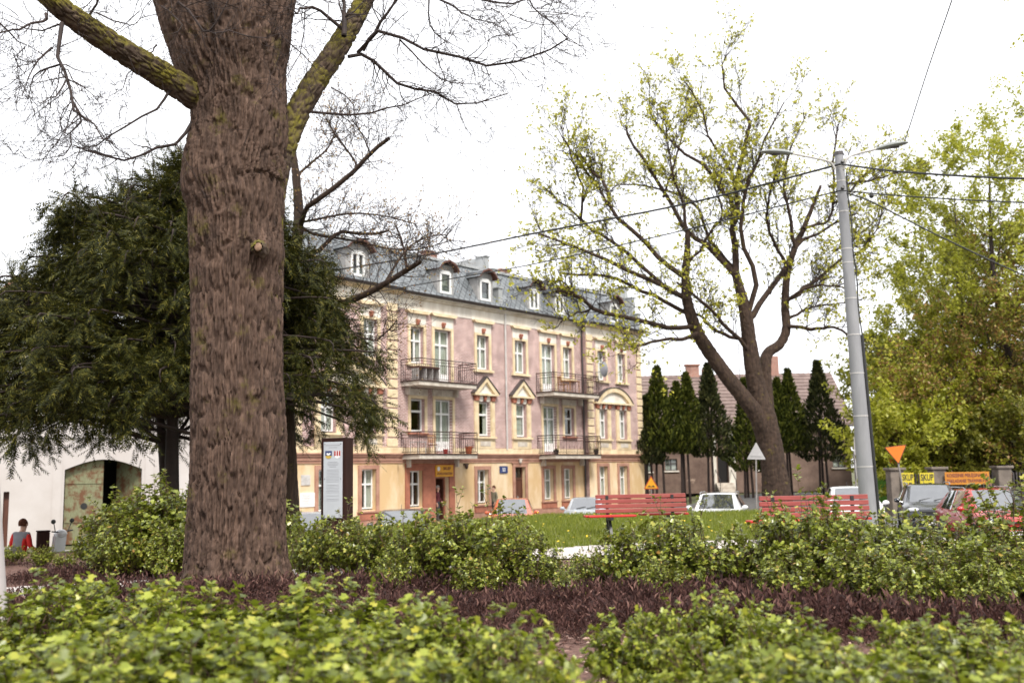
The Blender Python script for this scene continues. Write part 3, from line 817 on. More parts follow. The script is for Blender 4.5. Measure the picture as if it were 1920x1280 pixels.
M['chair_orange'] = mat('orange_wood', (0.5, 0.24, 0.07), (0.4, 0.18, 0.05), 4, 0.6)
chair(19.2, -.85, 5.945, 1.2, 'orange wooden chair on the upper right balcony', M['chair_orange'])
chair(8.4, -.75, 2.345, -.6, 'brown wooden chair on the lower left balcony', M['wood'])
o = empty('balcony_table', T(20.2, -.7, 5.945), TEN_RZ, 'orange wooden table on the upper right balcony', 'table')
MB().bbox(-.5, .5, -.3, .3, .68, .72, .012).build('tabletop', M['chair_orange'], o)
for x in (-.44, .44):
    for y in (-.25, .25): MB().tube([(x, y, 0), (x, y, .68)], .025, 6).build('leg', M['chair_orange'], o)
o = empty('storage_cabinet', T(7.95, -.75, 5.945), TEN_RZ, 'brown wooden cabinet with dark open shelves on the upper left balcony', 'cabinet')
MB().bbox(-.75, .75, -.28, .3, .62, .72, .015).build('top', M['brown_wood'], o)
for x in (-.7, -.2, .25, .7): MB().box(x - .025, x + .025, -.24, .26, 0, .618).build('side_panel', M['zinc'], o)
MB().box(-.7, .7, .265, .285, .02, .61).build('back_panel', M['black'], o)
MB().box(-.672, .672, -.22, .26, .03, .05).build('shelf', M['brown_wood'], o)
o = empty('balcony_box', T(7.35, -.8, 2.345), TEN_RZ, 'white folding table stacked with pots on the lower left balcony', 'table')
MB().bbox(-.3, .3, -.3, .3, .55, .58, .01).build('tabletop', M['white_paint'], o)
for x in (-.26, .26):
    for y in (-.26, .26): MB().tube([(x, y, 0), (x, y, .55)], .018, 5).build('leg', M['zinc'], o)
# ================================================================ white garage building on the left
WD = np.array([math.cos(math.radians(25)), math.sin(math.radians(25))])
WB = np.array([-10.15, 44.0])
w0 = WB - WD * 17.0
gar = empty('garage_building', (w0[0], w0[1], -1.25), math.radians(25), 'white plastered building with an arched gateway and curved gable behind the yew', 'building')
def gu(px, y=895):
    """distance along the white wall of a photo column"""
    d = ray(px, y)[:2]; nrm = np.array([-WD[1], WD[0]])
    return float((d * (w0 @ nrm) / (d @ nrm) - w0) @ WD)
GA, GB = gu(121), gu(266)
DA, DB = gu(8), gu(19)
zs, zt = 3.02, 3.42                                       # arch springing and crown above ground
wall = MB()
n = 12
arc = [(GA + (GB - GA) * k / n, zs + (zt - zs) * math.sin(math.pi * k / n)) for k in range(n + 1)]
wall.wall(0, GA, 0, 5.6, 0, [(DA, DB, 0.05, 2.2)], .3)
wall.wall(GB, 17, 0, 5.6, 0, [], .3)
for p, q in zip(arc[:-1], arc[1:]):
    wall.quad((p[0], 0, p[1]), (q[0], 0, q[1]), (q[0], 0, 5.6), (p[0], 0, 5.6)); wall.quad((q[0], 0, q[1]), (p[0], 0, p[1]), (p[0], .5, p[1]), (q[0], .5, q[1]))
wall.quad((GA, 0, 0), (GA, 0, zs), (GA, .5, zs), (GA, .5, 0)); wall.quad((GB, 0, zs), (GB, 0, 0), (GB, .5, 0), (GB, .5, zs))
wall.box(0, 17, .5, 9, 5.45, 5.6); wall.box(0, .2, .01, 9, 0, 5.45); wall.box(16.8, 16.99, .01, 9, 0, 5.45); wall.box(.2, 16.8, 8.8, 9, 0, 5.45)
# upper storey with curved gable
up = MB()
ug0, ug1 = 0.0, gu(66)
um = gu(20); hwid = ug1 - um
top = [(ug1 - 2 * hwid * k / 16, 9.9 + .75 * math.sin(math.pi * k / 16)) for k in range(17)]
up.prism_xz([(ug1 - 2 * hwid, 5.602), (ug1, 5.602)] + top, .02, 1.2)
for x0, x1 in ((GA - .42, GA - .1), (GB + .12, GB + .44), (.3, .75)):
    MB().box(x0, x1, -.045, -.002, 0.02, 5.55).build('pilaster', M['white_plaster'], gar)
bnd = MB(); bnd.box(0.05, 16.95, -.075, -.047, 4.3, 4.5); bnd.build('string_course', M['white_plaster'], gar)
wall.build('wall', M['white_plaster'], gar); up.build('gable', M['white_plaster'], gar)
cop = MB()
for p, q in zip(top[:-1], top[1:]): cop.quad((p[0], -.12, p[1] + .04), (p[0], 1.3, p[1] + .04), (q[0], 1.3, q[1] + .04), (q[0], -.12, q[1] + .04)); cop.quad((p[0], -.12, p[1] - .1), (p[0], -.12, p[1] + .04), (q[0], -.12, q[1] + .04), (q[0], -.12, q[1] - .1))
cop.build('gable_coping', M['pinkbrown'], gar)
us = gu(112)
tw = MB(); tw.box(us - .8, us + .8, 1.5, 3.1, 5.602, 9.6)
tw.build('turret', M['white_plaster'], gar)
spz = MB(); spz.add([(us - .95, 1.35, 9.602), (us + .95, 1.35, 9.602), (us + .95, 3.25, 9.602), (us - .95, 3.25, 9.602), (us, 2.3, 12.1)], [(0, 1, 4), (1, 2, 4), (2, 3, 4), (3, 0, 4), (3, 2, 1, 0)])
spz.build('turret_spire', M['zinc'], gar)
rf = MB(); rf.quad((ug1, -.15, 5.62), (16.98, -.15, 5.62), (16.98, 4.5, 8.4), (ug1, 4.5, 8.4)); rf.quad((16.98, 9.1, 5.62), (ug1, 9.1, 5.62), (ug1, 4.5, 8.4), (16.98, 4.5, 8.4)); rf.build('roof', M['zinc'], gar)
M['peeling'] = None
def peeling():
    m, t, b = new_mat('peeling_green_paint')
    tc = N(t, 'ShaderNodeTexCoord')
    n1 = N(t, 'ShaderNodeTexNoise'); n1.inputs['Scale'].default_value = 2.2; n1.inputs['Detail'].default_value = 9; n1.inputs['Roughness'].default_value = .72
    n2 = N(t, 'ShaderNodeTexNoise'); n2.inputs['Scale'].default_value = 9; n2.inputs['Detail'].default_value = 6
    mp = N(t, 'ShaderNodeMapping'); mp.inputs['Scale'].default_value = (6, 6, .5); t.links.new(tc.outputs['Object'], mp.inputs[0])
    t.links.new(tc.outputs['Object'], n1.inputs[0]); t.links.new(mp.outputs[0], n2.inputs[0])
    r1 = ramp(t, [(.3, (.12, .125, .06)), (.7, (.235, .235, .14))], n2.outputs[0])
    r2 = ramp(t, [(.47, (0, 0, 0)), (.58, (1, 1, 1))], n1.outputs[0])
    mx = N(t, 'ShaderNodeMix', data_type='RGBA'); t.links.new(r2.outputs[0], mx.inputs[0]); t.links.new(r1.outputs[0], mx.inputs[6]); mx.inputs[7].default_value = (.12, .05, .02, 1)
    t.links.new(mx.outputs[2], b.inputs['Base Color']); b.inputs['Roughness'].default_value = .75
    return m
M['peeling'] = peeling()
gm = (GA + GB) / 2
def leaf(x0, x1, name):
    ol = [(x0, .05), (x1, .05)] + [(x1 - (x1 - x0) * k / 6, zs - .03 + (zt - zs) * math.sin(math.pi * (x1 - (x1 - x0) * k / 6 - GA) / (GB - GA))) for k in range(7)]
    g = MB(); g.prism_xz(ol, 0, .06)
    return g
g1 = leaf(GA + .03, gm, 'l'); o = g1.build('gate_leaf', M['peeling'], gar, (0, .3, 0)); o['label'] = 'closed left gate leaf with peeling green paint'
for z in (.9, 2.45): MB().box(GA + .05, gm - .02, -.03, -.002, z, z + .12).build('gate_batten', M['peeling'], o)
hole = MB(); hole.tube([(GA + .95 * (gm - GA) * .55, -.012, 1.55), (GA + .95 * (gm - GA) * .55, .01, 1.55)], .13, 14); hole.build('gate_hole', M['black'], o)
g2 = leaf(gm + .02, GB - .03, 'r')
o2 = g2.build('gate_leaf', M['peeling'], gar); o2['label'] = 'right gate leaf swung inwards'
hx = GB - .03; an = math.radians(-52)
o2.matrix_local = Matrix.Translation((hx, .32, 0)) @ Matrix.Rotation(an, 4, 'Z') @ Matrix.Translation((-hx, 0, 0))
MB().box(GA - .3, GB + .3, 3.0, 3.1, 0, 3.6).build('gateway_back_wall', M['dark_room'], gar)
MB().box(DA, DB, .25, .3, .05, 2.2).build('side_door', M['brown_wood'], gar)

# ================================================================ brown house on the right
HY, HG = 75.0, -0.45
def hx_(px): return float(at(px, 876, HY)[0])
def hz_(px, py): return float(at(px, py, HY)[2]) - HG
M['dirty'] = None
def dirty():
    m, t, b = new_mat('dirty_brown_render')
    tc = N(t, 'ShaderNodeTexCoord')
    n1 = N(t, 'ShaderNodeTexNoise'); n1.inputs['Scale'].default_value = .55; n1.inputs['Detail'].default_value = 9; n1.inputs['Roughness'].default_value = .7
    n2 = N(t, 'ShaderNodeTexNoise'); n2.inputs['Scale'].default_value = .8; n2.inputs['Detail'].default_value = 8; n2.inputs['Roughness'].default_value = .75
    mp = N(t, 'ShaderNodeMapping'); mp.inputs['Location'].default_value = (31, 7, 3); t.links.new(tc.outputs['Object'], mp.inputs[0])
    t.links.new(tc.outputs['Object'], n1.inputs[0]); t.links.new(mp.outputs[0], n2.inputs[0])
    r1 = ramp(t, [(.35, (.11, .07, .055)), (.65, (.24, .165, .13))], n1.outputs[0])
    r2 = ramp(t, [(.6, (0, 0, 0)), (.66, (1, 1, 1))], n2.outputs[0])
    mx = N(t, 'ShaderNodeMix', data_type='RGBA'); t.links.new(r2.outputs[0], mx.inputs[0]); t.links.new(r1.outputs[0], mx.inputs[6]); mx.inputs[7].default_value = (.42, .31, .24, 1)
    t.links.new(mx.outputs[2], b.inputs['Base Color']); b.inputs['Roughness'].default_value = .95
    return m
M['dirty'] = dirty()
M['tiles'] = mat('clay_roof_tiles', (0.25, 0.185, 0.165), (0.13, 0.09, 0.08), 1.6, 0.85, 0.3, 20, contrast=(0.3, 0.7))
hs = empty('brown_house', (0, HY, HG), 0, 'low brown house with crumbling render and a long red tiled roof behind the thujas', 'building')
X0, X1 = hx_(1170), hx_(1596)
EAV = 5.15
wins = [(hx_(1199), hx_(1222), hz_(1210, 884), hz_(1210, 861)), (hx_(1247), hx_(1270), hz_(1258, 882), hz_(1258, 860)), (hx_(1420), hx_(1440), hz_(1430, 880), hz_(1430, 857)), (hx_(1562), hx_(1585), hz_(1573, 876), hz_(1573, 854))]
dr = (hx_(1346), hx_(1365), .75, hz_(1355, 849))
MB().wall(X0, X1, 0, EAV, 0, wins + [dr], .25).build('wall', M['dirty'], hs)
sw = MB(); sw.add([(X1, 0, 0), (X1, 9.2, 0), (X1, 9.2, EAV), (X1, 4.6, 9.1), (X1, 0, EAV)], [(0, 1, 2, 3, 4)]); sw.add([(X0, 9.2, 0), (X0, 0, 0), (X0, 0, EAV), (X0, 4.6, 9.1), (X0, 9.2, EAV)], [(0, 1, 2, 3, 4)]); sw.quad((X1, 9.2, 0), (X0, 9.2, 0), (X0, 9.2, EAV), (X1, 9.2, EAV))
sw.build('gable_wall', M['dirty'], hs)
MB().box(X0 + .1, X1 - .1, 1.5, 1.6, .1, EAV - .1).build('interior_wall', M['dark_room'], hs)
rows = 15
rf = MB()
for side in (1, -1):
    for k in range(rows):
        f0, f1 = k / rows, (k + 1.06) / rows
        ya, yb = -.45 + 5.05 * f0, -.45 + 5.05 * f1
        za, zb = EAV - .25 + 4.3 * f0, EAV - .25 + 4.3 * f1
        if side < 0: ya, yb = 9.2 - ya, 9.2 - yb
        sag = .0
        rf.quad((X0 - .3, ya, za + .15), (X1 + .35, ya, za + .15), (X1 + .35, yb, zb + .01), (X0 - .3, yb, zb + .01))
        rf.quad((X0 - .3, ya, za - .01), (X1 + .35, ya, za - .01), (X1 + .35, ya, za + .15), (X0 - .3, ya, za + .15))
ro = rf.build('roof', M['tiles'], hs)
rt = MB(); L = X1 - X0 + .6; nt_ = int(L / .4)
for k in range(nt_): rt.tube([(X0 - .3 + L * k / nt_, 4.6, 9.13), (X0 - .3 + L * (k + .95) / nt_, 4.6, 9.15)], [.13, .15], 7)
rt.build('ridge_tiles', M['tiles'], ro)
MB().box(X0 - .3, X1 + .35, -.5, -.38, EAV - .4, EAV - .27).build('gutter', M['dark_metal'], ro)
vb = MB(); vb.quad((X1 + .36, -.48, EAV - .42), (X1 + .36, 4.6, 9.0), (X1 + .36, 4.6, 9.25), (X1 + .36, -.48, EAV - .15)); vb.build('verge_board', M['grey_metal'], ro)
for px, w, z0, z1, cap in ((1298, .5, 8.6, 10.0, 1), (1325, .35, 8.8, 9.75, 0), (1451, .33, 8.5, 10.65, 0)):
    x = float(at(px, 700, HY + 4.6)[0]); c = MB(); c.box(x - w, x + w, 4.3, 4.95, z0, z1)
    if cap: c.box(x - w - .1, x + w + .1, 4.2, 5.05, z1 + .002, z1 + .12)
    c.build('chimney', M['red_brick'], ro)
an = MB(); x = float(at(1384, 700, HY + 4)[0]); an.tube([(x, 3.5, 8), (x, 3.5, 11.6)], .03, 5); an.tube([(x - .3, 3.5, 11.5), (x + .5, 3.5, 11.5)], .02, 5); an.build('antenna', M['dark_metal'], ro)
for a, b, c, d in wins:
    f = MB(); ps = frame(f, (a + b) / 2, b - a, c, d, .14, .06, True, .6)
    o = f.build('window', M['dark_metal'], hs)
    for q in ps: MB().box(q[0], q[1], .165, .17, q[2], q[3]).build('pane', M['glass'], o)
    MB().quad((a, .24, c), (b, .24, c), (b, .24, d), (a, .24, d)).build('curtain', M['curtain'], o)
    MB().box(a - .12, b + .12, -.1, .1, c - .1, c - .003).build('sill', M['white_stucco'], o)
o = MB().box(dr[0], dr[1], .2, .25, dr[2], dr[3]).build('door', M['dark_room'], hs)
st = MB()
for k in range(5): st.box(dr[0] - .25, dr[1] + .25, -.25 - .3 * (5 - k), .1 - .0 * k, .15 * k - .1, .15 * (k + 1) - .002 * k)
st.build('steps', M['concrete'], hs)
hr = MB()
for x in (dr[0] - .2, dr[1] + .2): hr.tube([(x, -1.6, 0), (x, -1.6, .95), (x, -.1, 1.7)], .03, 5)
hr.build('handrail', M['dark_metal'], hs)
po = MB(); po.box(dr[1] + .05, dr[1] + .55, -.12, -.002, .2, 4.6); po.box(dr[0] - .4, dr[0] - .1, -.08, -.002, .2, 4.3); po.build('door_pilaster', M['white_stucco'], hs)
pb = MB(); pb.box(X0, dr[0] - .5, -.06, -.002, 0, .75); pb.box(dr[1] + .6, X1, -.06, -.002, 0, .7); pb.build('plinth', M['dirty'], hs)
# ================================================================ vegetation tools
def nrm(v):
    return v / np.maximum(np.linalg.norm(v, axis=-1, keepdims=True), 1e-9)
def tubes_np(polys, rads, sides):
    """all given polylines as tapered tubes, one mesh"""
    Vs, Fs, base = [], [], 0
    by = {}
    for p, r in zip(polys, rads): by.setdefault(len(p), []).append((p, r))
    for n, lst in by.items():
        P = np.stack([a for a, _ in lst]); R = np.stack([b for _, b in lst]); B = len(lst)
        T_ = np.empty_like(P); T_[:, 1:-1] = P[:, 2:] - P[:, :-2]; T_[:, 0] = P[:, 1] - P[:, 0]; T_[:, -1] = P[:, -1] - P[:, -2]
        T_ = nrm(T_)
        mean = nrm(P[:, -1] - P[:, 0])
        ref = np.where((np.abs(mean[:, 2:3]) < .8), np.array([[0, 0, 1.]]), np.array([[1., 0, 0]]))[:, None, :]
        A = nrm(np.cross(ref, T_)); C = np.cross(T_, A)
        th = np.arange(sides) * 2 * math.pi / sides
        V = P[:, :, None] + R[:, :, None, None] * (A[:, :, None] * np.cos(th)[None, None, :, None] + C[:, :, None] * np.sin(th)[None, None, :, None])
        Vs.append(V.reshape(-1, 3))
        b = (np.arange(B) * n * sides)[:, None, None]; i = (np.arange(n - 1) * sides)[None, :, None]; k = np.arange(sides)[None, None]; j = (k + 1) % sides
        F = np.stack([b + i + k, b + i + j, b + i + sides + j, b + i + sides + k], -1).reshape(-1, 4) + base
        Fs.append(F); base += B * n * sides
    return np.concatenate(Vs), np.concatenate(Fs)
def curve(pts, n):
    """smooth polyline through pts, n points"""
    pts = np.asarray(pts, float)
    if len(pts) == 2: return pts[0] + (pts[1] - pts[0]) * np.linspace(0, 1, n)[:, None]
    P = np.vstack([2 * pts[0] - pts[1], pts, 2 * pts[-1] - pts[-2]])
    t = np.linspace(0, len(pts) - 1 - 1e-6, n); i = t.astype(int); f = (t - i)[:, None]
    a, b, c, d = P[i], P[i + 1], P[i + 2], P[i + 3]
    return .5 * ((2 * b) + (c - a) * f + (2 * a - 5 * b + 4 * c - d) * f ** 2 + (3 * b - a - 3 * c + d) * f ** 3)
class Grow:
    """recursive branching; keeps polylines by level and the tips for leaves"""
    def __init__(s, seed): s.rg = np.random.default_rng(seed); s.P = []; s.R = []; s.tips = []; s.along = []; s.rmin = .0025
    def add(s, p, r): s.P.append(np.asarray(p)); s.R.append(np.asarray(r))
    def branch(s, p, d, L, r, level, spread=.75, wob=.22, trop=(0, 0, .08), kids=(4, 5, 4), decay=.55, n=5, leafy=1):
        g = s.rg; n = n if level > 1 else (3 if level else 2); pts = [np.array(p)]; d = nrm(np.array(d, float)); step = L / n
        for k in range(n):
            d = nrm(d + g.normal(0, wob, 3) + np.array(trop)); pts.append(pts[-1] + d * step)
        pts = np.array(pts); rr = np.linspace(r, r * (.35 if level else .5), n + 1)
        s.add(pts, rr)
        if level <= leafy:
            s.along.append((pts[1:], d))
        if level == 0:
            s.tips.append((pts[-1], d)); return
        nk = kids[min(level - 1, len(kids) - 1)]
        for k in range(nk):
            t = g.uniform(.25, 1.0) if k else 1.0
            f = t * n; i = min(int(f), n - 1); q = pts[i] + (pts[i + 1] - pts[i]) * (f - i)
            dd = nrm(pts[i + 1] - pts[i]); ax = nrm(np.cross(dd, g.normal(0, 1, 3)))
            an = spread * g.uniform(.6, 1.3) * (0.5 if k == 0 else 1)
            s.branch(q, dd * math.cos(an) + ax * math.sin(an), L * decay * g.uniform(.7, 1.25), max(r * (1 - .6 * t) * .6, s.rmin), level - 1, spread, wob, trop, kids, decay, 5, leafy)
    def meshes(s, split=.02):
        big = [(p, r) for p, r in zip(s.P, s.R) if r[0] > split]; sml = [(p, r) for p, r in zip(s.P, s.R) if r[0] <= split]
        out = []
        for lst, sd in ((big, 6), (sml, 3)):
            out.append(tubes_np([a for a, _ in lst], [b for _, b in lst], sd) if lst else None)
        return out
def batch(pos, dr, up, size, tv, tf):
    """many copies of a small leaf-like template as one mesh"""
    tv = np.asarray(tv, float); tf = np.asarray(tf, int)
    X = nrm(dr); Y = nrm(np.cross(up, X)); Z = np.cross(X, Y)
    size = np.asarray(size, float).reshape(-1, 1, 1)
    V = pos[:, None] + size * (tv[None, :, 0:1] * X[:, None] + tv[None, :, 1:2] * Y[:, None] + tv[None, :, 2:3] * Z[:, None])
    F = tf[None] + (np.arange(len(pos)) * len(tv))[:, None, None]
    return V.reshape(-1, 3), F.reshape(-1, tf.shape[1])
LOBED_V = [(0, 0, 0), (.24, .50, .05), (.46, .24, .0), (.76, .42, .06), (1.05, 0, -.04), (.76, -.42, .06), (.46, -.24, .0), (.24, -.50, .05)]
LOBED_F = [(0, 2, 1), (0, 6, 2), (2, 4, 3), (2, 6, 4), (6, 5, 4), (0, 7, 6)]
STAR_V = [(0, 0, 0), (.2, .5, .04), (.55, .16, 0), (1, 0, -.03), (.55, -.16, 0), (.2, -.5, .04)]
STAR_F = [(0, 2, 1), (0, 4, 2), (2, 4, 3), (0, 5, 4)]
OVAL_V = [(0, 0, 0), (.5, .28, .06), (1, 0, -.03), (.5, -.28, .06)]
OVAL_F = [(0, 2, 1), (0, 3, 2)]
def rdir(g, n, up=0.0):
    v = g.normal(0, 1, (n, 3)); v[:, 2] += up
    return nrm(v)
# ---- bark
def cells(u, v, seed, nu):
    """distance to the border between irregular cells; periodic in u with nu cells"""
    g = np.random.default_rng(seed); tab = g.random((nu, 4096, 2))
    iu, iv = np.floor(u).astype(int), np.floor(v).astype(int)
    d1 = np.full(u.shape, 9.); d2 = np.full(u.shape, 9.)
    for a in (-1, 0, 1):
        for b in (-1, 0, 1):
            cu, cv = iu + a, iv + b
            j = tab[cu % nu, cv % 4096]
            d = np.hypot(cu + .1 + .8 * j[..., 0] - u, cv + .05 + .9 * j[..., 1] - v)
            m = d < d1; d2 = np.where(m, d1, np.minimum(d2, d)); d1 = np.where(m, d, d1)
    return d2 - d1
def vnoise(u, v, seed, nu):
    g = np.random.default_rng(seed); tab = g.random((nu, 4096))
    iu, iv = np.floor(u).astype(int), np.floor(v).astype(int); fu, fv = u - iu, v - iv
    fu = fu * fu * (3 - 2 * fu); fv = fv * fv * (3 - 2 * fv); t = lambda a, b: tab[(iu + a) % nu, (iv + b) % 4096]
    return (t(0, 0) * (1 - fu) + t(1, 0) * fu) * (1 - fv) + (t(0, 1) * (1 - fu) + t(1, 1) * fu) * fv
def bark_tube(center, radius, nz, na, depth, cw, ch, seed, extra=None, cap=False):
    """tapered trunk or limb with real furrowed bark"""
    t = np.linspace(0, 1, nz); c = curve(center, nz); rad = np.interp(t, np.linspace(0, 1, len(radius)), radius)
    T_ = nrm(np.gradient(c, axis=0)); ref = np.array([0, 1., 0]) if abs(T_[0][1]) < .8 else np.array([1., 0, 0])
    A = nrm(np.cross(ref, T_)); B = np.cross(T_, A)
    th = np.arange(na) * 2 * math.pi / na
    s = np.concatenate([[0], np.cumsum(np.linalg.norm(np.diff(c, axis=0), axis=1))])
    nu = max(8, int(2 * math.pi * rad.mean() / cw))
    TH, S = np.meshgrid(th / (2 * math.pi), s)
    warp = (vnoise(TH * 14, S / .35, seed + 3, 14) - .5) * 1.1 + (vnoise(TH * 40, S / .09, seed + 4, 40) - .5) * .45
    e = cells(TH * nu + warp, S / ch + 40 + (vnoise(TH * 30, S / .15, seed + 6, 30) - .5) * .5, seed, nu)
    h = sm(e, .02, .42) * (.84 + .16 * vnoise(TH * nu, S / ch, seed + 1, nu))
    e2 = cells(TH * nu * 2 + warp * 2, S / (ch * .3) + 90, seed + 9, nu * 2)
    h = h * .9 + .14 * sm(e2, 0, .3) + .15 * vnoise(TH * nu * 4, S / .018, seed + 2, nu * 4)
    big = (vnoise(TH * 6, S / .9, seed + 5, 6) - .5) * .09 + (vnoise(TH * 12, S / .5, seed + 7, 12) - .5) * .04
    Rr = rad[:, None] * (1 + big * .6) + (h - .75) * depth
    dirs = A[:, None] * np.cos(th)[None, :, None] + B[:, None] * np.sin(th)[None, :, None]
    V = c[:, None] + dirs * Rr[:, :, None]
    if extra is not None: V = extra(V, dirs)
    i = (np.arange(nz - 1)[:, None] * na); k = np.arange(na)[None]; j = (k + 1) % na
    F = np.stack([i + k, i + j, i + na + j, i + na + k], -1).reshape(-1, 4)
    return V.reshape(-1, 3), F
def join(parts):
    Vs, Fs, b = [], [], 0
    for V, F in parts:
        Vs.append(V); Fs.append(F + b); b += len(V)
    return np.concatenate(Vs), np.concatenate(Fs)
def bark_mat(name, dark, light, moss, amount, zdir=0.0):
    m, t, b = new_mat(name)
    tc = N(t, 'ShaderNodeTexCoord'); mp = N(t, 'ShaderNodeMapping'); mp.inputs['Scale'].default_value = (1, 1, .2); t.links.new(tc.outputs['Object'], mp.inputs[0])
    n1 = N(t, 'ShaderNodeTexNoise'); n1.inputs['Scale'].default_value = 16; n1.inputs['Detail'].default_value = 8; n1.inputs['Roughness'].default_value = .7; t.links.new(mp.outputs[0], n1.inputs[0])
    r1 = ramp(t, [(.3, dark), (.72, light)], n1.outputs[0])
    n2 = N(t, 'ShaderNodeTexNoise'); n2.inputs['Scale'].default_value = 3.2; n2.inputs['Detail'].default_value = 9; n2.inputs['Roughness'].default_value = .7; t.links.new(tc.outputs['Object'], n2.inputs[0])
    g = N(t, 'ShaderNodeNewGeometry'); sp = N(t, 'ShaderNodeSeparateXYZ'); t.links.new(g.outputs['Normal'], sp.inputs[0])
    ma = N(t, 'ShaderNodeMath', operation='MULTIPLY_ADD'); ma.inputs[1].default_value = zdir; t.links.new(sp.outputs[2], ma.inputs[0]); t.links.new(n2.outputs[0], ma.inputs[2])
    r2 = ramp(t, [(1 - amount - .07, (0, 0, 0)), (1 - amount + .1, (1, 1, 1))], ma.outputs[0])
    n3 = N(t, 'ShaderNodeTexNoise'); n3.inputs['Scale'].default_value = 5.5; n3.inputs['Detail'].default_value = 7; n3.inputs['Roughness'].default_value = .75; t.links.new(mp.outputs[0], n3.inputs[0])
    r3 = ramp(t, [(.34, (.72, .70, .68)), (.5, (.98, .98, .98)), (.68, (1.35, 1.34, 1.33))], n3.outputs[0])
    mm = N(t, 'ShaderNodeMix', data_type='RGBA', blend_type='MULTIPLY'); mm.inputs[0].default_value = 1; t.links.new(r1.outputs[0], mm.inputs[6]); t.links.new(r3.outputs[0], mm.inputs[7])
    mx = N(t, 'ShaderNodeMix', data_type='RGBA'); t.links.new(r2.outputs[0], mx.inputs[0]); t.links.new(mm.outputs[2], mx.inputs[6]); mx.inputs[7].default_value = (*moss, 1)
    t.links.new(mx.outputs[2], b.inputs['Base Color']); b.inputs['Roughness'].default_value = .9; b.inputs['Specular IOR Level'].default_value = .35
    bp = N(t, 'ShaderNodeBump'); bp.inputs['Strength'].default_value = .5; bp.inputs['Distance'].default_value = .012; t.links.new(n1.outputs[0], bp.inputs['Height']); t.links.new(bp.outputs[0], b.inputs['Normal'])
    return m
M['oak_bark'] = bark_mat('grey_brown_bark', (.018, .009, .006), (.150, .094, .068), (.10, .085, .012), .36)
M['oak_limb'] = bark_mat('mossy_bark', (.03, .018, .012), (.12, .085, .06), (.14, .12, .012), .50, .10)
M['twig'] = mat('dark_twigs', (.032, .017, .013), (.016, .009, .007), 5, .8)
M['maple_bark'] = bark_mat('maple_bark', (.016, .009, .006), (.07, .043, .029), (.16, .13, .015), .34)

# ================================================================ big bare tree in front
OD = 12.0
SIL = [(1135, 338, 548), (1110, 344, 541), (1060, 350, 536), (1000, 356, 533), (900, 361, 532), (800, 363, 531), (700, 363, 528), (600, 362, 527), (500, 361, 528), (450, 359, 528), (390, 357, 530), (345, 344, 531), (300, 349, 532), (250, 361, 534), (210, 362, 533), (170, 356, 531), (130, 336, 535), (80, 318, 541), (30, 303, 546), (-40, 288, 552), (-140, 270, 560)]
base = at(442, 1110, OD)
oak = empty('old_tree', (base[0], base[1], 0.0), 0, 'huge bare old tree with furrowed grey bark and mossy limbs in the foreground', 'tree')
ORG = np.array([base[0], base[1], 0.0])
cen = np.array([at((l + r) / 2, y, OD) for y, l, r in SIL]) - ORG
rad = np.array([(at(r, y, OD)[0] - at(l, y, OD)[0]) / 2 for y, l, r in SIL])
kn = at(458, 397, OD) - ORG; st1 = at(505, 478, OD) - ORG
def knots(V, dirs):
    q = V - kn; d = np.hypot(q[..., 0] / 1.0, q[..., 2] / .8); front = dirs[..., 1] < 0
    V = V + dirs * np.where(front, .03 * np.exp(-((d - .2) / .07) ** 2) + .03 * np.exp(-(d / .13) ** 2), 0)[..., None]
    q = V - st1; d = np.hypot(q[..., 0], q[..., 2]); V = V + dirs * np.where(front, .09 * np.exp(-(d / .16) ** 2), 0)[..., None]
    # crevice where the two leaders part
    z0 = at(412, 215, OD)[2]; z1 = at(412, 60, OD)[2]
    xx = at(412, 60, OD)[0] - ORG[0]
    dep = np.clip((V[..., 2] - z0) / (z1 - z0), 0, 1.3)
    V = V - dirs * (np.where(np.abs(dirs[..., 1]) > .2, .34 * dep * np.exp(-((V[..., 0] - xx - .05 * np.sin(V[..., 2] * 2.2)) / .085) ** 2), 0))[..., None]
    return V
tv_, tf_ = bark_tube(cen, rad, 600, 270, .072, .043, .46, 5, knots)
link('trunk', np_mesh('trunk', tv_, [tf_], M['oak_bark'], True), oak)
# root flare
for k in range(9):
    a = k * .7 + .3; r0 = rad[0] * .70
    p = np.array([cen[0][0] + math.cos(a) * r0, cen[0][1] + math.sin(a) * r0, .45]); q = np.array([cen[0][0] + math.cos(a) * (r0 + .22), cen[0][1] + math.sin(a) * (r0 + .22), -.08])
    V, F = bark_tube([p, (p + q) / 2 + np.array([0, 0, -.06]), q], [.10, .11, .06], 30, 30, .03, .06, .15, 30 + k)
    link('root', np_mesh('root', V, [F], M['oak_bark'], True), oak)
def pl(pts, d0, d1, org):
    """photo polyline turned into a limb whose distance runs from d0 to d1"""
    n = len(pts)
    return np.array([at(x, y, d0 + (d1 - d0) * k / max(n - 1, 1)) for k, (x, y) in enumerate(pts)]) - org
PXM = OD / FPX
limbs = [([(430, 225), (395, 200), (350, 171), (300, 138), (250, 108), (200, 76), (150, 42), (100, 2), (40, -60)], OD + .2, OD - 2.2, [26, 27, 25, 24, 22, 21, 19, 17, 14]),
         ([(516, 560), (519, 470), (521, 390), (525, 320), (535, 268), (556, 215), (590, 155), (628, 98), (660, 45), (690, -15), (730, -110)], OD - .1, OD + .9, [4, 8, 11, 18, 24, 24, 23, 22, 20, 18, 13])]
for k, (pts, d0, d1, rr) in enumerate(limbs):
    V, F = bark_tube(pl(pts, d0, d1, ORG), [r * PXM for r in rr], 280, 84, .03, .055, .16, 50 + k)
    link('limb', np_mesh('limb', V, [F], M['oak_limb'], True), oak)
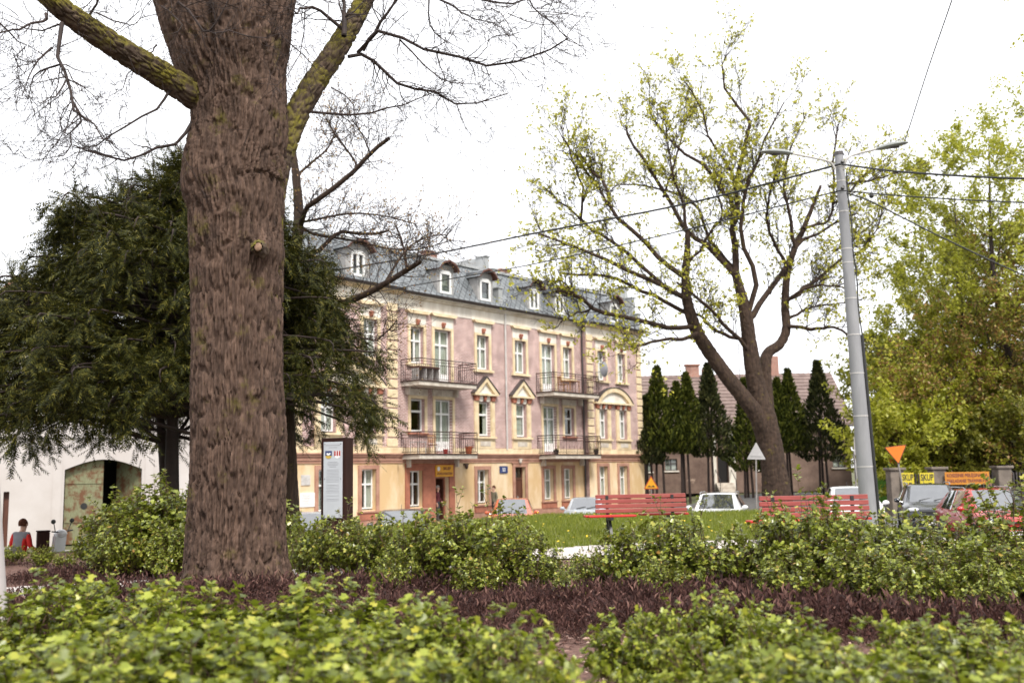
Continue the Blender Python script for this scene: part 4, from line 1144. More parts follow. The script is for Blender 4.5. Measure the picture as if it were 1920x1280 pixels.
# cut stub with a pale end
V, F = bark_tube([st1 + np.array([-.02, -.42, -.02]), st1 + np.array([.0, -.56, -.03]), st1 + np.array([.03, -.66, -.05])], [.12, .075, .055], 40, 40, .02, .05, .1, 77)
so_ = link('branch_stub', np_mesh('branch_stub', V, [F], M['oak_limb'], True), oak)
M['cutwood'] = mat('pale_cut_wood', (.30, .19, .12), (.15, .085, .055), 30, .8)
cw = MB(); cw.ellipsoid((0, 0, 0), (.045, .015, .05), 14, 6); cw.build('cut_face', M['cutwood'], so_, tuple(st1 + np.array([.03, -.66, -.05])), True)
# thin branches
gr = Grow(21); gr.rmin = .003
T1 = [
 ([(582, 206), (657, 216), (729, 206), (779, 188), (828, 167)], 6, .3, 1.2), ([(654, 108), (677, 101), (700, 115), (743, 154), (779, 169), (815, 174), (854, 197), (893, 197), (952, 170)], 9, .6, 1.5),
 ([(672, 98), (703, 60), (746, 69), (779, 88), (828, 103), (893, 113), (923, 128), (985, 110), (1037, 92), (1064, 69)], 9, .7, -1.0), ([(680, 92), (703, 60), (725, 25), (748, -6), (775, -60)], 10, .7, .5),
 ([(749, 75), (795, 121), (828, 151), (870, 158), (910, 160)], 5, .3, .6), ([(810, -30), (803, 30), (815, 60), (850, 85), (880, 100)], 5, .3, .8), ([(720, -60), (840, 5), (870, 30), (930, 44)], 6, 0, -.8),
 ([(840, -60), (900, -2), (960, 6), (1010, -4), (1060, -20)], 6, .5, .5), ([(985, -40), (1000, 15), (1035, 45), (1070, 75), (1110, 100)], 5, .3, .6), ([(640, 55), (600, 20), (575, 12), (555, 25), (540, 15)], 8, .2, -.5),
 ([(645, 70), (648, 30), (645, -5), (640, -80)], 13, 0, .3), ([(530, 70), (560, 95), (590, 125)], 5, -.1, .2), ([(620, 165), (660, 190), (665, 235), (690, 260)], 4, .2, .6), ([(700, 115), (715, 160), (730, 190)], 3, .5, .8),
 ([(854, 197), (870, 230), (890, 260), (905, 272)], 3, 1.4, 1.6), ([(749, 160), (752, 185), (772, 205), (785, 215)], 3, .9, 1.2),
 ([(113, 41), (111, 82), (113, 116), (126, 144), (137, 193), (152, 216), (172, 230), (190, 262)], 8, -2.0, -2.6), ([(90, 26), (80, 41), (39, 55), (0, 59), (-40, 70)], 6, -2.1, -2.8), ([(113, 45), (60, 60), (20, 40), (-20, 30)], 4, -2.0, -1.2),
 ([(320, 170), (291, 204), (232, 240), (180, 273), (150, 280)], 6, -.6, -1.3), ([(362, 232), (340, 263), (286, 278), (240, 301), (180, 289), (140, 270)], 8, -.3, -1.2), ([(286, 278), (260, 270), (230, 255)], 4, -.9, -1.2),
 ([(137, 193), (150, 230), (132, 250), (130, 285), (100, 295)], 5, -2.3, -2.6), ([(111, 118), (78, 133), (60, 150), (55, 185)], 5, -2.2, -2.0), ([(97, 92), (75, 110), (60, 140), (45, 180)], 5, -2.2, -2.5), ([(160, 40), (180, 10), (190, -20), (210, -70)], 6, -1.5, -1.8),
 ([(125, 150), (110, 175), (90, 185), (70, 195)], 4, -2.3, -2.7), ([(295, 85), (280, 100), (262, 118)], 5, -.4, -.5), ([(255, 128), (235, 150), (225, 170), (200, 182)], 3, -1, -1.4), ([(335, 5), (360, 30), (385, 62), (400, 50), (420, 20), (440, -10)], 6, -.9, -1.1),
 ([(400, 60), (430, 58), (470, 70), (520, 68), (560, 60)], 4, -1.1, -1.3), ([(300, 12), (330, 30), (342, 55), (320, 65)], 4, -1.0, -1.2), ([(180, 20), (230, 40), (245, 48), (270, 30)], 4, -1.6, -1.2), ([(-10, 30), (30, 70), (45, 90), (20, 110)], 4, -2.6, -2.4)]
for pts, r, a, b in T1:
    P_ = curve(pl(pts, OD + a, OD + b, ORG), 9 if len(pts) > 4 else 6)
    r0 = r * PXM * .45
    P_ = P_ + gr.rg.normal(0, .012, P_.shape)
    gr.add(P_, np.linspace(r0, r0 * .3, len(P_)))
    L = np.linalg.norm(np.diff(P_, axis=0), axis=1).sum()
    for k in range(max(4, int(L / .10))):
        t = gr.rg.uniform(.15, 1) * (len(P_) - 1); i = min(int(t), len(P_) - 2); q = P_[i] + (P_[i + 1] - P_[i]) * (t - i); d = nrm(P_[i + 1] - P_[i])
        ax = nrm(np.cross(d, gr.rg.normal(0, 1, 3))); an = gr.rg.uniform(.5, 1.1)
        gr.branch(q, d * math.cos(an) + ax * math.sin(an) + np.array([0, 0, -.15]), gr.rg.uniform(.25, .7), r0 * .42 * (1 - .5 * t / len(P_)), 2 if gr.rg.random() < .7 else 1, .7, .25, (0, 0, -.02), (4, 3), .6)
# twigs from the crown above the frame hanging into it
for k in range(70):
    x = gr.rg.uniform(0, 1060); q = at(x, gr.rg.uniform(-60, 30), OD + gr.rg.uniform(-2.5, 2.5)) - ORG
    gr.branch(q, gr.rg.normal(0, 1, 3) * [1, .6, .3] + np.array([.4 if x > 450 else -.4, 0, -.35]), gr.rg.uniform(.6, 1.3), .007, 2, .7, .25, (0, 0, .03), (4, 3), .6)
bigm, smlm = gr.meshes(.016)
if bigm is not None: setp(link('branch', np_mesh('branch', bigm[0], [bigm[1]], M['twig'], True), oak), kind='stuff')
setp(link('twigs', np_mesh('twigs', smlm[0], [smlm[1]], M['twig'], True), oak), kind='stuff')

# ================================================================ bare tree behind it, with cut limbs
BD = 24.0
bb = at(548, 1000, BD); bare = empty('bare_tree', (bb[0], bb[1], gzf(bb[0], bb[1])), 0, 'slender bare tree with cut limbs rising behind the big trunk', 'tree')
BO = np.array([bb[0], bb[1], gzf(bb[0], bb[1])])
gb = Grow(33); gb.rmin = .0045
tk = [(545, 1010), (540, 850), (535, 700), (540, 600), (548, 500), (560, 420), (555, 330), (545, 250), (550, 180)]
V, F = bark_tube(pl(tk, BD, BD, BO), [.24, .2, .18, .17, .15, .13, .10, .07, .04], 160, 32, .015, .05, .14, 91)
link('trunk', np_mesh('trunk', V, [F], M['maple_bark'], True), bare)
B1 = [([(562, 425), (569, 405), (577, 387), (611, 364), (664, 321), (697, 285), (730, 259)], 12, 7, 0, -1.5), ([(540, 585), (575, 580), (611, 573), (647, 567), (689, 550), (720, 533), (763, 506), (788, 491)], 17, 8, 0, -2.0), ([(545, 500), (573, 478), (598, 470), (621, 447), (642, 434), (690, 440), (730, 432)], 12, 5, 0, .5),
      ([(763, 506), (760, 483), (752, 447), (740, 420)], 6, 3, -1.8, -1.5), ([(667, 318), (664, 300), (628, 252), (612, 222)], 5, 3, -1, -.6), ([(694, 288), (685, 265), (677, 249), (660, 223)], 4, 2, -1.3, -1.1), ([(555, 330), (590, 300), (620, 270), (640, 200)], 6, 2, 0, 1.5), ([(550, 420), (600, 410), (660, 400), (720, 405), (780, 420)], 6, 2, .5, 2), ([(545, 250), (560, 200), (590, 160)], 4, 2, 0, .6),
      ([(720, 533), (760, 470), (800, 445), (840, 440)], 5, 2, -1, 0.5), ([(548, 560), (600, 600), (640, 610), (700, 640), (745, 600)], 6, 2, -.3, -1.2), ([(560, 420), (590, 440), (660, 450), (760, 470), (850, 450)], 6, 2, 0, 1.0)]
for pts, r0, r1, a, b in B1:
    P_ = curve(pl(pts, BD + a, BD + b, BO), 10); m = BD / FPX * .5
    gb.add(P_, np.linspace(r0 * m, r1 * m, len(P_)))
    L = np.linalg.norm(np.diff(P_, axis=0), axis=1).sum()
    for k in range(int(L / .085)):
        t = gb.rg.uniform(.1, 1) * (len(P_) - 1); i = min(int(t), len(P_) - 2); q = P_[i] + (P_[i + 1] - P_[i]) * (t - i); d = nrm(P_[i + 1] - P_[i])
        ax = nrm(np.cross(d, gb.rg.normal(0, 1, 3))); an = gb.rg.uniform(.6, 1.3)
        gb.branch(q, d * math.cos(an) + ax * math.sin(an), gb.rg.uniform(.4, 1.15), .012, 2, .7, .22, (0, 0, .05), (4, 3), .55, leafy=0)
bigm, smlm = gb.meshes(.03)
setp(link('branch', np_mesh('branch', bigm[0], [bigm[1]], M['maple_bark'], True), bare), kind='stuff')
setp(link('twigs', np_mesh('twigs', smlm[0], [smlm[1]], M['twig'], True), bare), kind='stuff')
M['bud'] = leaf_mat('brown_buds', [(0, (.16, .08, .035)), (.6, (.30, .17, .06)), (1, (.32, .26, .07))], trans=.3, tcol=(.4, .25, .08))
tp = np.array([p for p, d in gb.tips]); sel = gb.rg.random(len(tp)) < .5; tp = tp[sel]
tp = np.repeat(tp, 2, 0) + gb.rg.normal(0, .03, (len(tp) * 2, 3))
V, F = batch(tp, rdir(gb.rg, len(tp)), rdir(gb.rg, len(tp)), gb.rg.uniform(.035, .07, len(tp)), OVAL_V, OVAL_F)
setp(link('crown', np_mesh('crown', V, [F], M['bud']), bare), kind='stuff')

# ================================================================ maple coming into leaf
MD = 40.0
mb_ = at(1462, 990, MD); mz = gzf(mb_[0], mb_[1]); maple = empty('maple_tree', (mb_[0], mb_[1], mz), 0, 'spreading maple with young yellow green leaves on bare boughs beside the lamp post', 'tree')
MO = np.array([mb_[0], mb_[1], mz]); g2 = Grow(55); g2.rmin = .008
k_ = MD / FPX / 2
tr = [bark_tube(pl([(1463, 1000), (1457, 930), (1451, 880), (1443, 830), (1432, 785), (1422, 740), (1414, 700), (1405, 640), (1400, 602), (1392, 560), (1380, 515)], MD, MD, MO), [w * k_ for w in (66, 54, 46, 44, 48, 36, 32, 27, 25, 20, 15)], 260, 56, .035, .09, .28, 101),
      bark_tube(pl([(1438, 815), (1420, 780), (1400, 752), (1360, 702), (1325, 652), (1307, 622), (1292, 580), (1286, 545), (1286, 502), (1289, 465), (1289, 430)], MD - .1, MD - 1.6, MO), [w * k_ for w in (34, 32, 29, 27, 25, 24, 20, 17, 14, 11, 8)], 220, 44, .03, .09, .28, 102),
      bark_tube(pl([(1440, 790), (1436, 735), (1434, 690), (1440, 662), (1462, 645), (1474, 618), (1472, 570), (1476, 515), (1490, 465), (1507, 428), (1539, 348)], MD + .2, MD + 1.5, MO), [w * k_ for w in (26, 26, 24, 20, 18, 17, 15, 13, 12, 10, 5)], 220, 44, .03, .09, .28, 103)]
V, F = join(tr); link('trunk', np_mesh('trunk', V, [F], M['maple_bark'], True), maple)
B2 = [([(1307, 625), (1275, 637), (1250, 637), (1225, 641), (1200, 649), (1180, 658)], 9, 4, -1.2, -3), ([(1300, 612), (1262, 612), (1225, 606), (1200, 604), (1145, 588), (1117, 580), (1081, 554), (1043, 544)], 10, 7, -1, -4), ([(1294, 590), (1250, 570), (1219, 552), (1166, 527), (1113, 516), (1058, 512)], 9, 6, -1, 0), ([(1287, 560), (1250, 540), (1189, 510), (1124, 480), (1092, 468), (1039, 451), (1008, 436)], 10, 4, -1.2, -2), ([(1250, 540), (1160, 460), (1120, 437), (1089, 409), (1052, 378), (1024, 355)], 8, 4, -1.2, 1), ([(1284, 520), (1237, 485), (1193, 437), (1148, 398), (1137, 350), (1109, 322), (1086, 288)], 10, 5, -1.2, -.5), ([(1140, 385), (1120, 350), (1085, 300), (1060, 265), (1040, 235)], 6, 2, -.8, .8), ([(1089, 409), (1090, 340), (1062, 270), (1050, 230)], 6, 2, 0, -1),
      ([(1382, 520), (1350, 487), (1320, 455), (1291, 437), (1249, 370), (1210, 305), (1182, 263), (1170, 235)], 12, 5, 0, 1.5), ([(1384, 518), (1360, 485), (1325, 440), (1300, 378), (1227, 353), (1162, 346)], 9, 4, 0, 3), ([(1380, 515), (1380, 465), (1373, 430), (1383, 400), (1379, 347), (1390, 291), (1401, 254), (1407, 229), (1384, 201), (1356, 164), (1350, 122), (1362, 103)], 14, 3, 0, .5), ([(1400, 600), (1417, 580), (1450, 535), (1475, 495), (1495, 460), (1530, 440), (1575, 415), (1610, 400)], 13, 4, .1, 2), ([(1402, 590), (1420, 522), (1405, 485), (1387, 445), (1395, 380), (1402, 335), (1417, 310), (1424, 282), (1450, 230), (1470, 190)], 11, 3, 0, -2), ([(1373, 430), (1373, 380), (1353, 355), (1320, 313), (1277, 285), (1244, 249), (1221, 215), (1218, 190)], 10, 3, 0, -1), ([(1379, 347), (1373, 327), (1336, 266), (1314, 206), (1286, 150)], 7, 2, .2, -1.5), ([(1244, 370), (1272, 288), (1283, 232), (1300, 200)], 6, 2, 1.2, 2),
      ([(1475, 612), (1505, 614), (1537, 617), (1560, 612), (1590, 625), (1640, 640)], 9, 4, .8, -2), ([(1475, 565), (1512, 540), (1555, 535), (1600, 545)], 7, 3, .6, -1), ([(1480, 560), (1520, 532), (1570, 492), (1600, 450), (1635, 420)], 9, 3, .7, 2.5), ([(1507, 428), (1535, 420), (1558, 409), (1564, 348), (1565, 283), (1573, 234)], 7, 4, 1, 2.2), ([(1564, 380), (1592, 361), (1623, 327), (1678, 283)], 6, 3, 2, 3), ([(1555, 350), (1592, 344), (1634, 337), (1685, 325)], 6, 3, 1.8, .5), ([(1492, 465), (1480, 400), (1470, 340), (1485, 270), (1510, 215)], 8, 2, .6, -.5), ([(1475, 500), (1445, 440), (1440, 380), (1460, 300)], 8, 3, .5, -2), ([(1289, 440), (1280, 380), (1262, 330), (1255, 280), (1240, 200)], 7, 2, -1.5, -3), ([(1286, 500), (1330, 440), (1352, 400), (1340, 350)], 6, 3, -1.4, -3), ([(1407, 660), (1380, 630), (1350, 600), (1310, 560), (1270, 530)], 9, 4, 0, -3.5), ([(1400, 640), (1350, 622), (1320, 600), (1305, 585)], 8, 5, .1, -1), ([(1474, 600), (1500, 585), (1530, 575), (1570, 570), (1620, 560)], 7, 2, .8, 3), ([(1590, 460), (1600, 480), (1640, 440), (1660, 370)], 5, 2, 2, 1), ([(1560, 470), (1600, 460), (1640, 465)], 4, 2, 1.5, 0), ([(1117, 580), (1085, 585), (1060, 600), (1050, 605)], 5, 2, -3, -3.5), ([(1081, 554), (1050, 525), (1010, 530)], 4, 2, -3.4, -3)]
for pts, r0, r1, a, b in B2:
    P_ = curve(pl(pts, MD + a, MD + b, MO), 12)
    P_[1:] += g2.rg.normal(0, .03, P_[1:].shape)
    g2.add(P_, np.linspace(r0 * k_, r1 * k_ * .8, len(P_)))
    L = np.linalg.norm(np.diff(P_, axis=0), axis=1).sum()
    for k in range(int(L / .32) + 2):
        t = g2.rg.uniform(.12, 1) * (len(P_) - 1); i = min(int(t), len(P_) - 2); q = P_[i] + (P_[i + 1] - P_[i]) * (t - i); d = nrm(P_[i + 1] - P_[i])
        ax = nrm(np.cross(d, g2.rg.normal(0, 1, 3))); an = g2.rg.uniform(.4, 1.0)
        g2.branch(q, d * math.cos(an) + ax * math.sin(an) + np.array([0, 0, .15]), g2.rg.uniform(.7, 1.7), .03 - .013 * t / len(P_), 2, .65, .2, (0, 0, .10), (5, 5), .52, leafy=0)
bigm, smlm = g2.meshes(.035)
link('branch', np_mesh('branch', bigm[0], [bigm[1]], M['maple_bark'], True), maple)
setp(link('twigs', np_mesh('twigs', smlm[0], [smlm[1]], M['twig'], True), maple), kind='stuff')
M['young_leaf'] = leaf_mat('young_maple_leaves', [(0, (.26, .26, .012)), (.5, (.42, .40, .03)), (1, (.52, .48, .07))], trans=.45, tcol=(.6, .6, .08))
tp = np.array([p for p, d in g2.tips]); g = g2.rg
sel = tp[g.random(len(tp)) < .5]
cl = np.repeat(sel, 3, 0) + g.normal(0, .045, (len(sel) * 3, 3))
lm = []
for p, r in zip(g2.P, g2.R):
    if r[0] > .035:
        kk = int(len(p) * .9)
        for q in g.choice(len(p), kk):
            if g.random() < .22: lm.append(np.repeat(p[q][None], 12, 0) + g.normal(0, .11, (12, 3)))
cl = np.concatenate([cl] + lm)
V, F = batch(cl, rdir(g, len(cl)), rdir(g, len(cl), 1.0), g.uniform(.09, .155, len(cl)), STAR_V, STAR_F)
setp(link('crown', np_mesh('crown', V, [F], M['young_leaf']), maple), kind='stuff')
print('maple tips', len(g2.tips), 'bare tips', len(gb.tips), 'oak tips', len(gr.tips))
# ================================================================ yew
YD = 21.5
yb = at(330, 960, YD); yz = gzf(yb[0], yb[1])
yew = empty('yew_tree', (yb[0], yb[1], yz), 0, 'broad dark green yew with drooping sprays in front of the white building', 'tree')
YO = np.array([yb[0], yb[1], yz]); gy = Grow(71); g = gy.rg
stems = []
for k, (dx, dy, lx, ly) in enumerate(((-.1, 0, -.2, .1), (.35, .3, .5, .4), (.75, -.2, 1.3, -.3), (-.3, .35, -1.4, .6), (.55, .6, .9, 1.1))):
    p = np.array([(dx, dy, -.1), (dx + lx * .1, dy + ly * .1, 1.8), (dx + lx * .4, dy + ly * .4, 4.2), (dx + lx, dy + ly, 7.2 - .3 * k)])
    c = curve(p, 14); stems.append(c)
V, F = join([tubes_np([c], [np.linspace(.2 - .02 * k, .03, 14)], 9) for k, c in enumerate(stems)])
link('trunk', np_mesh('trunk', V, [F], M['twig'], True), yew)
ZT = 8.1
def yR(z, az):
    f = np.clip((z - 1.2) / (ZT - 1.2), 0, 1)
    side = 1.0 - .09 * math.cos(az)
    return (4.1 * (1 - f ** 2.5) + .25) * side * (1 + .13 * math.sin(3 * az + 2.2 * z) + .09 * math.sin(7 * az - 3.1 * z))
sp_p, sp_d, sp_u, sp_s = [], [], [], []
for k in range(510):
    z = 2.75 + (ZT - 2.85) * g.random() ** 1.05; az = g.uniform(0, 2 * math.pi)
    st = stems[g.integers(0, 5)]; j = np.argmin(np.abs(st[:, 2] - z * .86)); p0 = st[j] * np.array([1, 1, 1])
    R = yR(z, az) * g.uniform(.72, 1.12)
    tip = np.array([.05 + math.cos(az) * R, .2 + math.sin(az) * R, z + g.uniform(-.25, .55)])
    if z < 3.4: tip[2] = z + g.uniform(-.35, .3)
    if math.cos(az) > .55 and math.sin(az) < .3 and z < 6 and g.random() < .5: continue
    mid = (p0 + tip) / 2 + np.array([0, 0, g.uniform(.15, .6)])
    P_ = curve([p0, mid, tip, tip + np.array([math.cos(az) * .25, math.sin(az) * .25, -.28])], 12)
    gy.add(P_, np.linspace(.045, .008, 12))
    L = np.linalg.norm(P_[-1] - P_[0])
    # side twigs, then sprays hanging from them
    nt2 = int(L * 4.4)
    for q in range(nt2):
        t = (g.uniform(.28, 1) ** .8) * 11; i = min(int(t), 10); b = P_[i] + (P_[i + 1] - P_[i]) * (t - i); d = nrm(P_[i + 1] - P_[i])
        sd = nrm(np.cross(d, [0, 0, 1.])) * g.choice([-1, 1]); td = nrm(d * .8 + sd * g.uniform(.3, 1.1) + np.array([0, 0, g.uniform(-.25, .3)]))
        tl = g.uniform(.25, .75)
        pts = np.array([b, b + td * tl * .5 + [0, 0, .02], b + td * tl + [0, 0, -.10]]); gy.add(pts, np.array([.007, .005, .003]))
        for r in np.linspace(.15, 1, 7):
            sp_p.append(b + td * tl * r + np.array([0, 0, -.1 * r * r]) + g.normal(0, .02, 3))
            dd = td * .8 + g.normal(0, .42, 3) + np.array([0, 0, -.14]); sp_d.append(dd); sp_u.append(np.array([0, 0, 1.]) + g.normal(0, .5, 3)); sp_s.append(g.uniform(.2, .4))
for k in range(120):
    z = g.uniform(4.0, ZT + .1); az = g.uniform(0, 6.283); R = yR(z, az) * g.uniform(.8, 1.0); b = np.array([.05 + math.cos(az) * R, .2 + math.sin(az) * R, z]); L = g.uniform(.5, 1.4)
    d = nrm(np.array([math.cos(az) * g.uniform(.1, .7), math.sin(az) * .3, 1.0]) + g.normal(0, .15, 3)); P_ = curve([b - d * .5, b, b + d * L], 6); gy.add(P_, np.linspace(.012, .003, 6))
    for r in np.linspace(0, 1, 9):
        for q in range(2):
            sp_p.append(b + d * L * r * .95); sp_d.append(d * .9 + g.normal(0, .5, 3)); sp_u.append(g.normal(0, 1, 3)); sp_s.append(g.uniform(.2, .4) * (1.1 - .6 * r))
print('yew sprays', len(sp_p))
bigm, smlm = gy.meshes(.02)
link('branch', np_mesh('branch', bigm[0], [bigm[1]], M['twig'], True), yew)
# one yew spray: a thin shoot with needles to both sides
SV, SF = [], []
for k in range(5):
    x = .08 + k * .18; l = .34 * (1 - .55 * abs(k - 2) / 5)
    for s in (-1, 1):
        b = len(SV); SV += [(x - .045, 0, 0), (x + .065, 0, 0), (x + l * .75, s * l * .62, -.04)]; SF.append((b, b + 1, b + 2))
b = len(SV); SV += [(0, .014, 0), (0, -.014, 0), (1.0, 0, -.03)]; SF.append((b, b + 1, b + 2))
V, F = batch(np.array(sp_p), np.array(sp_d), np.array(sp_u), np.array(sp_s), SV, SF)
M['yew'] = leaf_mat('yew_needles', [(0, (.008, .010, .003)), (.5, (.028, .032, .006)), (.82, (.07, .07, .012)), (1, (.14, .12, .02))], rough=.6, trans=.1, tcol=(.1, .1, .012), spec=.15)
setp(link('crown', np_mesh('crown', V, [F], M['yew']), yew), kind='stuff')

# ================================================================ thujas in front of the brown house
M['thuja'] = leaf_mat('thuja_scales', [(0, (.014, .020, .004)), (.6, (.055, .068, .010)), (1, (.14, .15, .024))], rough=.6, trans=.1, tcol=(.1, .14, .02), spec=.15)
M['thuja_dark'] = leaf_mat('dark_thuja_scales', [(0, (.010, .014, .005)), (.6, (.036, .042, .014)), (1, (.09, .09, .03))], rough=.6, trans=.1, tcol=(.1, .12, .03), spec=.15)
def thuja_mesh(seed, h, r, z0, tops, m):
    """columnar conifer: upright flat sprays packed over an uneven column that ends in one or more points"""
    g = np.random.default_rng(seed); P_, D_, U_, S_ = [], [], [], []
    for tx, th in tops:
        n = int(4200 * th / h / len(tops) ** .5)
        f = g.random(n) ** .95; z = z0 + (th - z0) * f; az = g.uniform(0, 6.283, n)
        prof = np.minimum(1, (1 - f) * 1.15) ** 1.05 * np.minimum(1, .7 + f * 4)
        lump = 1 + .2 * np.sin(az * 2 + z * (1.5 + .2 * (seed % 5)) + seed) + .17 * np.sin(az * 5 - z * 3.1 + seed * 2) + .1 * np.sin(z * 7 + az * 3)
        rr = r * prof * lump * np.sqrt(g.uniform(.45, 1.05, n)) / (len(tops) ** .35)
        P_.append(np.stack([tx * (1 - .3 * f) + rr * np.cos(az), rr * np.sin(az), z], 1))
        D_.append(np.stack([np.cos(az) * .5, np.sin(az) * .5, np.full(n, .9)], 1) + g.normal(0, .3, (n, 3)))
        U_.append(rdir(g, n)); S_.append(g.uniform(.22, .42, n))
    TV = [(0, 0, 0), (.35, .22, .03), (.28, .05, 0), (.7, .2, .02), (1, 0, 0), (.7, -.18, .02), (.3, -.06, 0), (.38, -.24, .03)]
    TF = [(0, 2, 1), (0, 6, 2), (2, 4, 3), (2, 6, 4), (6, 5, 4), (0, 7, 6)]
    V, F = batch(np.concatenate(P_), np.concatenate(D_), np.concatenate(U_), np.concatenate(S_), TV, TF)
    return np_mesh('crown', V, [F], m)
TH = [(1215, 70, 748, 872, 0, 1, 'narrow dark thuja against the corner of the pink tenement', 31), (1238, 78, 692, 848, 1, 1, 'tall pointed thuja nearest the pink tenement, left of the twin topped one', 32), (1284, 88, 704, 852, 1, 2, 'twin topped thuja between two single thujas left of the maple', 33), (1335, 84, 686, 858, 0, 1, 'thuja with a round skirt beside the brown house door', 34), (1402, 70, 715, 885, 1, 1, 'thuja half hidden behind the maple trunk', 35), (1476, 92, 697, 850, 1, 2, 'bright green twin topped thuja right of the maple trunk', 36), (1543, 94, 681, 866, 0, 1, 'dark loose thuja standing next to the lamp post', 37)]
for px, w, ty, by, br, nt3, lab, seed in TH:
    d = 66.0; x, y = at(px, 876, d)[:2]; z0 = gzf(x, y); h = float(at(px, ty, d)[2]) - z0; bz = float(at(px, by, d)[2]) - z0; r = w / 2 * d / FPX * .95
    o = empty('thuja', (x, y, z0), 0, lab, 'conifer', 'thujas in front of the brown house')
    tops = [(0, h)] if nt3 == 1 else [(-r * .35, h * .93), (r * .3, h)]
    me = thuja_mesh(seed, h, r, bz, tops, M['thuja' if br else 'thuja_dark'])
    setp(link('crown', me, o), kind='stuff')
    for k in range(3 if seed % 2 else 2):
        a = k * 2.1 + seed; t = MB().tube([(math.cos(a) * .3, math.sin(a) * .3, -.05), (math.cos(a) * .22, math.sin(a) * .22, bz + .6), (math.cos(a) * .1, math.sin(a) * .1, h * .6)], [.09, .07, .03], 7)
        t.build('trunk', M['twig'], o, smooth=True)

# ================================================================ trees on the right
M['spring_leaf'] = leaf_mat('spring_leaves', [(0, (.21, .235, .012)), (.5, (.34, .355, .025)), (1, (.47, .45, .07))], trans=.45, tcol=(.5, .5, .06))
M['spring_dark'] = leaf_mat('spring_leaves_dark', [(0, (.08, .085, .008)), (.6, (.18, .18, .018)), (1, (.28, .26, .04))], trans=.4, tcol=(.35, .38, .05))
M['brown_leaf'] = leaf_mat('brown_catkins', [(0, (.14, .075, .025)), (.6, (.30, .17, .05)), (1, (.42, .27, .09))], trans=.35, tcol=(.4, .22, .06))
def leafy_tree(name, px, d, ty, spread, seed, label, group, lm, lm2=None, frac2=0.0, dens=1.0, lean=0.0, droop=0.0, size=.12, base=None, big=1.35):
    x, y = at(px, 876, d)[:2]; z0 = gzf(x, y) if base is None else base; h = float(at(px, ty, d)[2]) - z0
    o = empty(name, (x, y, z0), 0, label, 'tree', group)
    gw_ = Grow(seed); g = gw_.rg
    tk = curve([(0, 0, -.1), (g.normal(0, .15), g.normal(0, .15), h * .3), (lean * .5 + g.normal(0, .2), g.normal(0, .2), h * .6), (lean, 0, h * .97)], 14)
    gw_.add(tk, np.linspace(h * .016 + .03, .015, 14))
    nb = int(38 * dens)
    for k in range(nb):
        f = .16 + .82 * (k + g.random()) / nb; t = f * 13; i = min(int(t), 12); q = tk[i] + (tk[i + 1] - tk[i]) * (t - i)
        az = g.uniform(0, 6.283); prof = math.sin(math.pi * min(1, (1 - f) * .85 + .12)) ** .8
        L = spread * prof * g.uniform(.75, 1.15)
        gw_.branch(q, (math.cos(az), math.sin(az), g.uniform(.35, .9)), L, .035 * (1 - f) + .014, 3, .6, .16, (0, 0, .05 - droop), (4, 4, 4), .52, leafy=1)
    bigm, smlm = gw_.meshes(.02)
    link('trunk', np_mesh('trunk', bigm[0], [bigm[1]], M['twig'], True), o)
    setp(link('twigs', np_mesh('twigs', smlm[0], [smlm[1]], M['twig']), o), kind='stuff')
    pts = np.concatenate([p for p, _ in gw_.along]); rep = 4
    pts = np.repeat(pts, rep, 0); pts = pts[g.random(len(pts)) < min(1, .8 * dens)] ; pts = pts + g.normal(0, .06, pts.shape)
    w = g.random(len(pts)) < frac2
    for mm, s_ in ((lm, ~w), (lm2, w)):
        if mm is None or not s_.any(): continue
        p = pts[s_]; dr = rdir(g, len(p)); dr[:, 2] -= droop * 4
        V, F = batch(p, dr, rdir(g, len(p), .8), g.uniform(size * .7, size * 1.3, len(p)) * big, OVAL_V, OVAL_F)
        setp(link('crown', np_mesh('crown', V, [F], mm), o), kind='stuff')
    return len(pts)
G_ = 'trees on the right'
nl = 0
nl += leafy_tree('spring_tree', 1905, 50, 235, 4.2, 201, 'tallest thin topped spring tree at the right edge', G_, M['spring_leaf'], dens=.8, size=.13)
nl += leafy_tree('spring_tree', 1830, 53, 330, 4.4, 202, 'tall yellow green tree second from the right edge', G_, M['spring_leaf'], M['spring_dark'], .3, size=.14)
nl += leafy_tree('spring_tree', 1772, 56, 480, 3.6, 203, 'middle sized yellow green tree above the red car', G_, M['spring_leaf'], size=.15)
nl += leafy_tree('spring_tree', 1706, 60, 650, 3.3, 204, 'low bushy yellow green tree just right of the lamp post', G_, M['spring_leaf'], M['spring_dark'], .25, dens=1.2, size=.16)
nl += leafy_tree('catkin_tree', 1868, 50, 580, 3.4, 205, 'brownish tree hung with catkins above the parked cars', G_, M['brown_leaf'], M['spring_dark'], .6, droop=.05, size=.12)
nl += leafy_tree('catkin_tree', 1785, 51, 680, 3.2, 206, 'smaller brownish tree with hanging catkins behind the give way sign', G_, M['brown_leaf'], M['spring_leaf'], .65, droop=.05, size=.13)
nl += leafy_tree('spring_tree', 1960, 54, 430, 4.2, 207, 'dark green tree cut off by the right edge', G_, M['spring_dark'], M['brown_leaf'], .3, size=.14)
nl += leafy_tree('spring_shrub', 1700, 49, 800, 2.3, 208, 'yellow green shrub behind the wall near the lamp post', 'shrubs behind the wall', M['spring_leaf'], dens=.8, size=.16)
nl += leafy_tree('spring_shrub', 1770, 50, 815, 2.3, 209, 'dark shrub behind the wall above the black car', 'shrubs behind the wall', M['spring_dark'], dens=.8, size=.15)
nl += leafy_tree('spring_shrub', 1850, 50, 790, 2.6, 210, 'dark shrub behind the orange banner', 'shrubs behind the wall', M['spring_dark'], M['brown_leaf'], .3, dens=.8, size=.15)
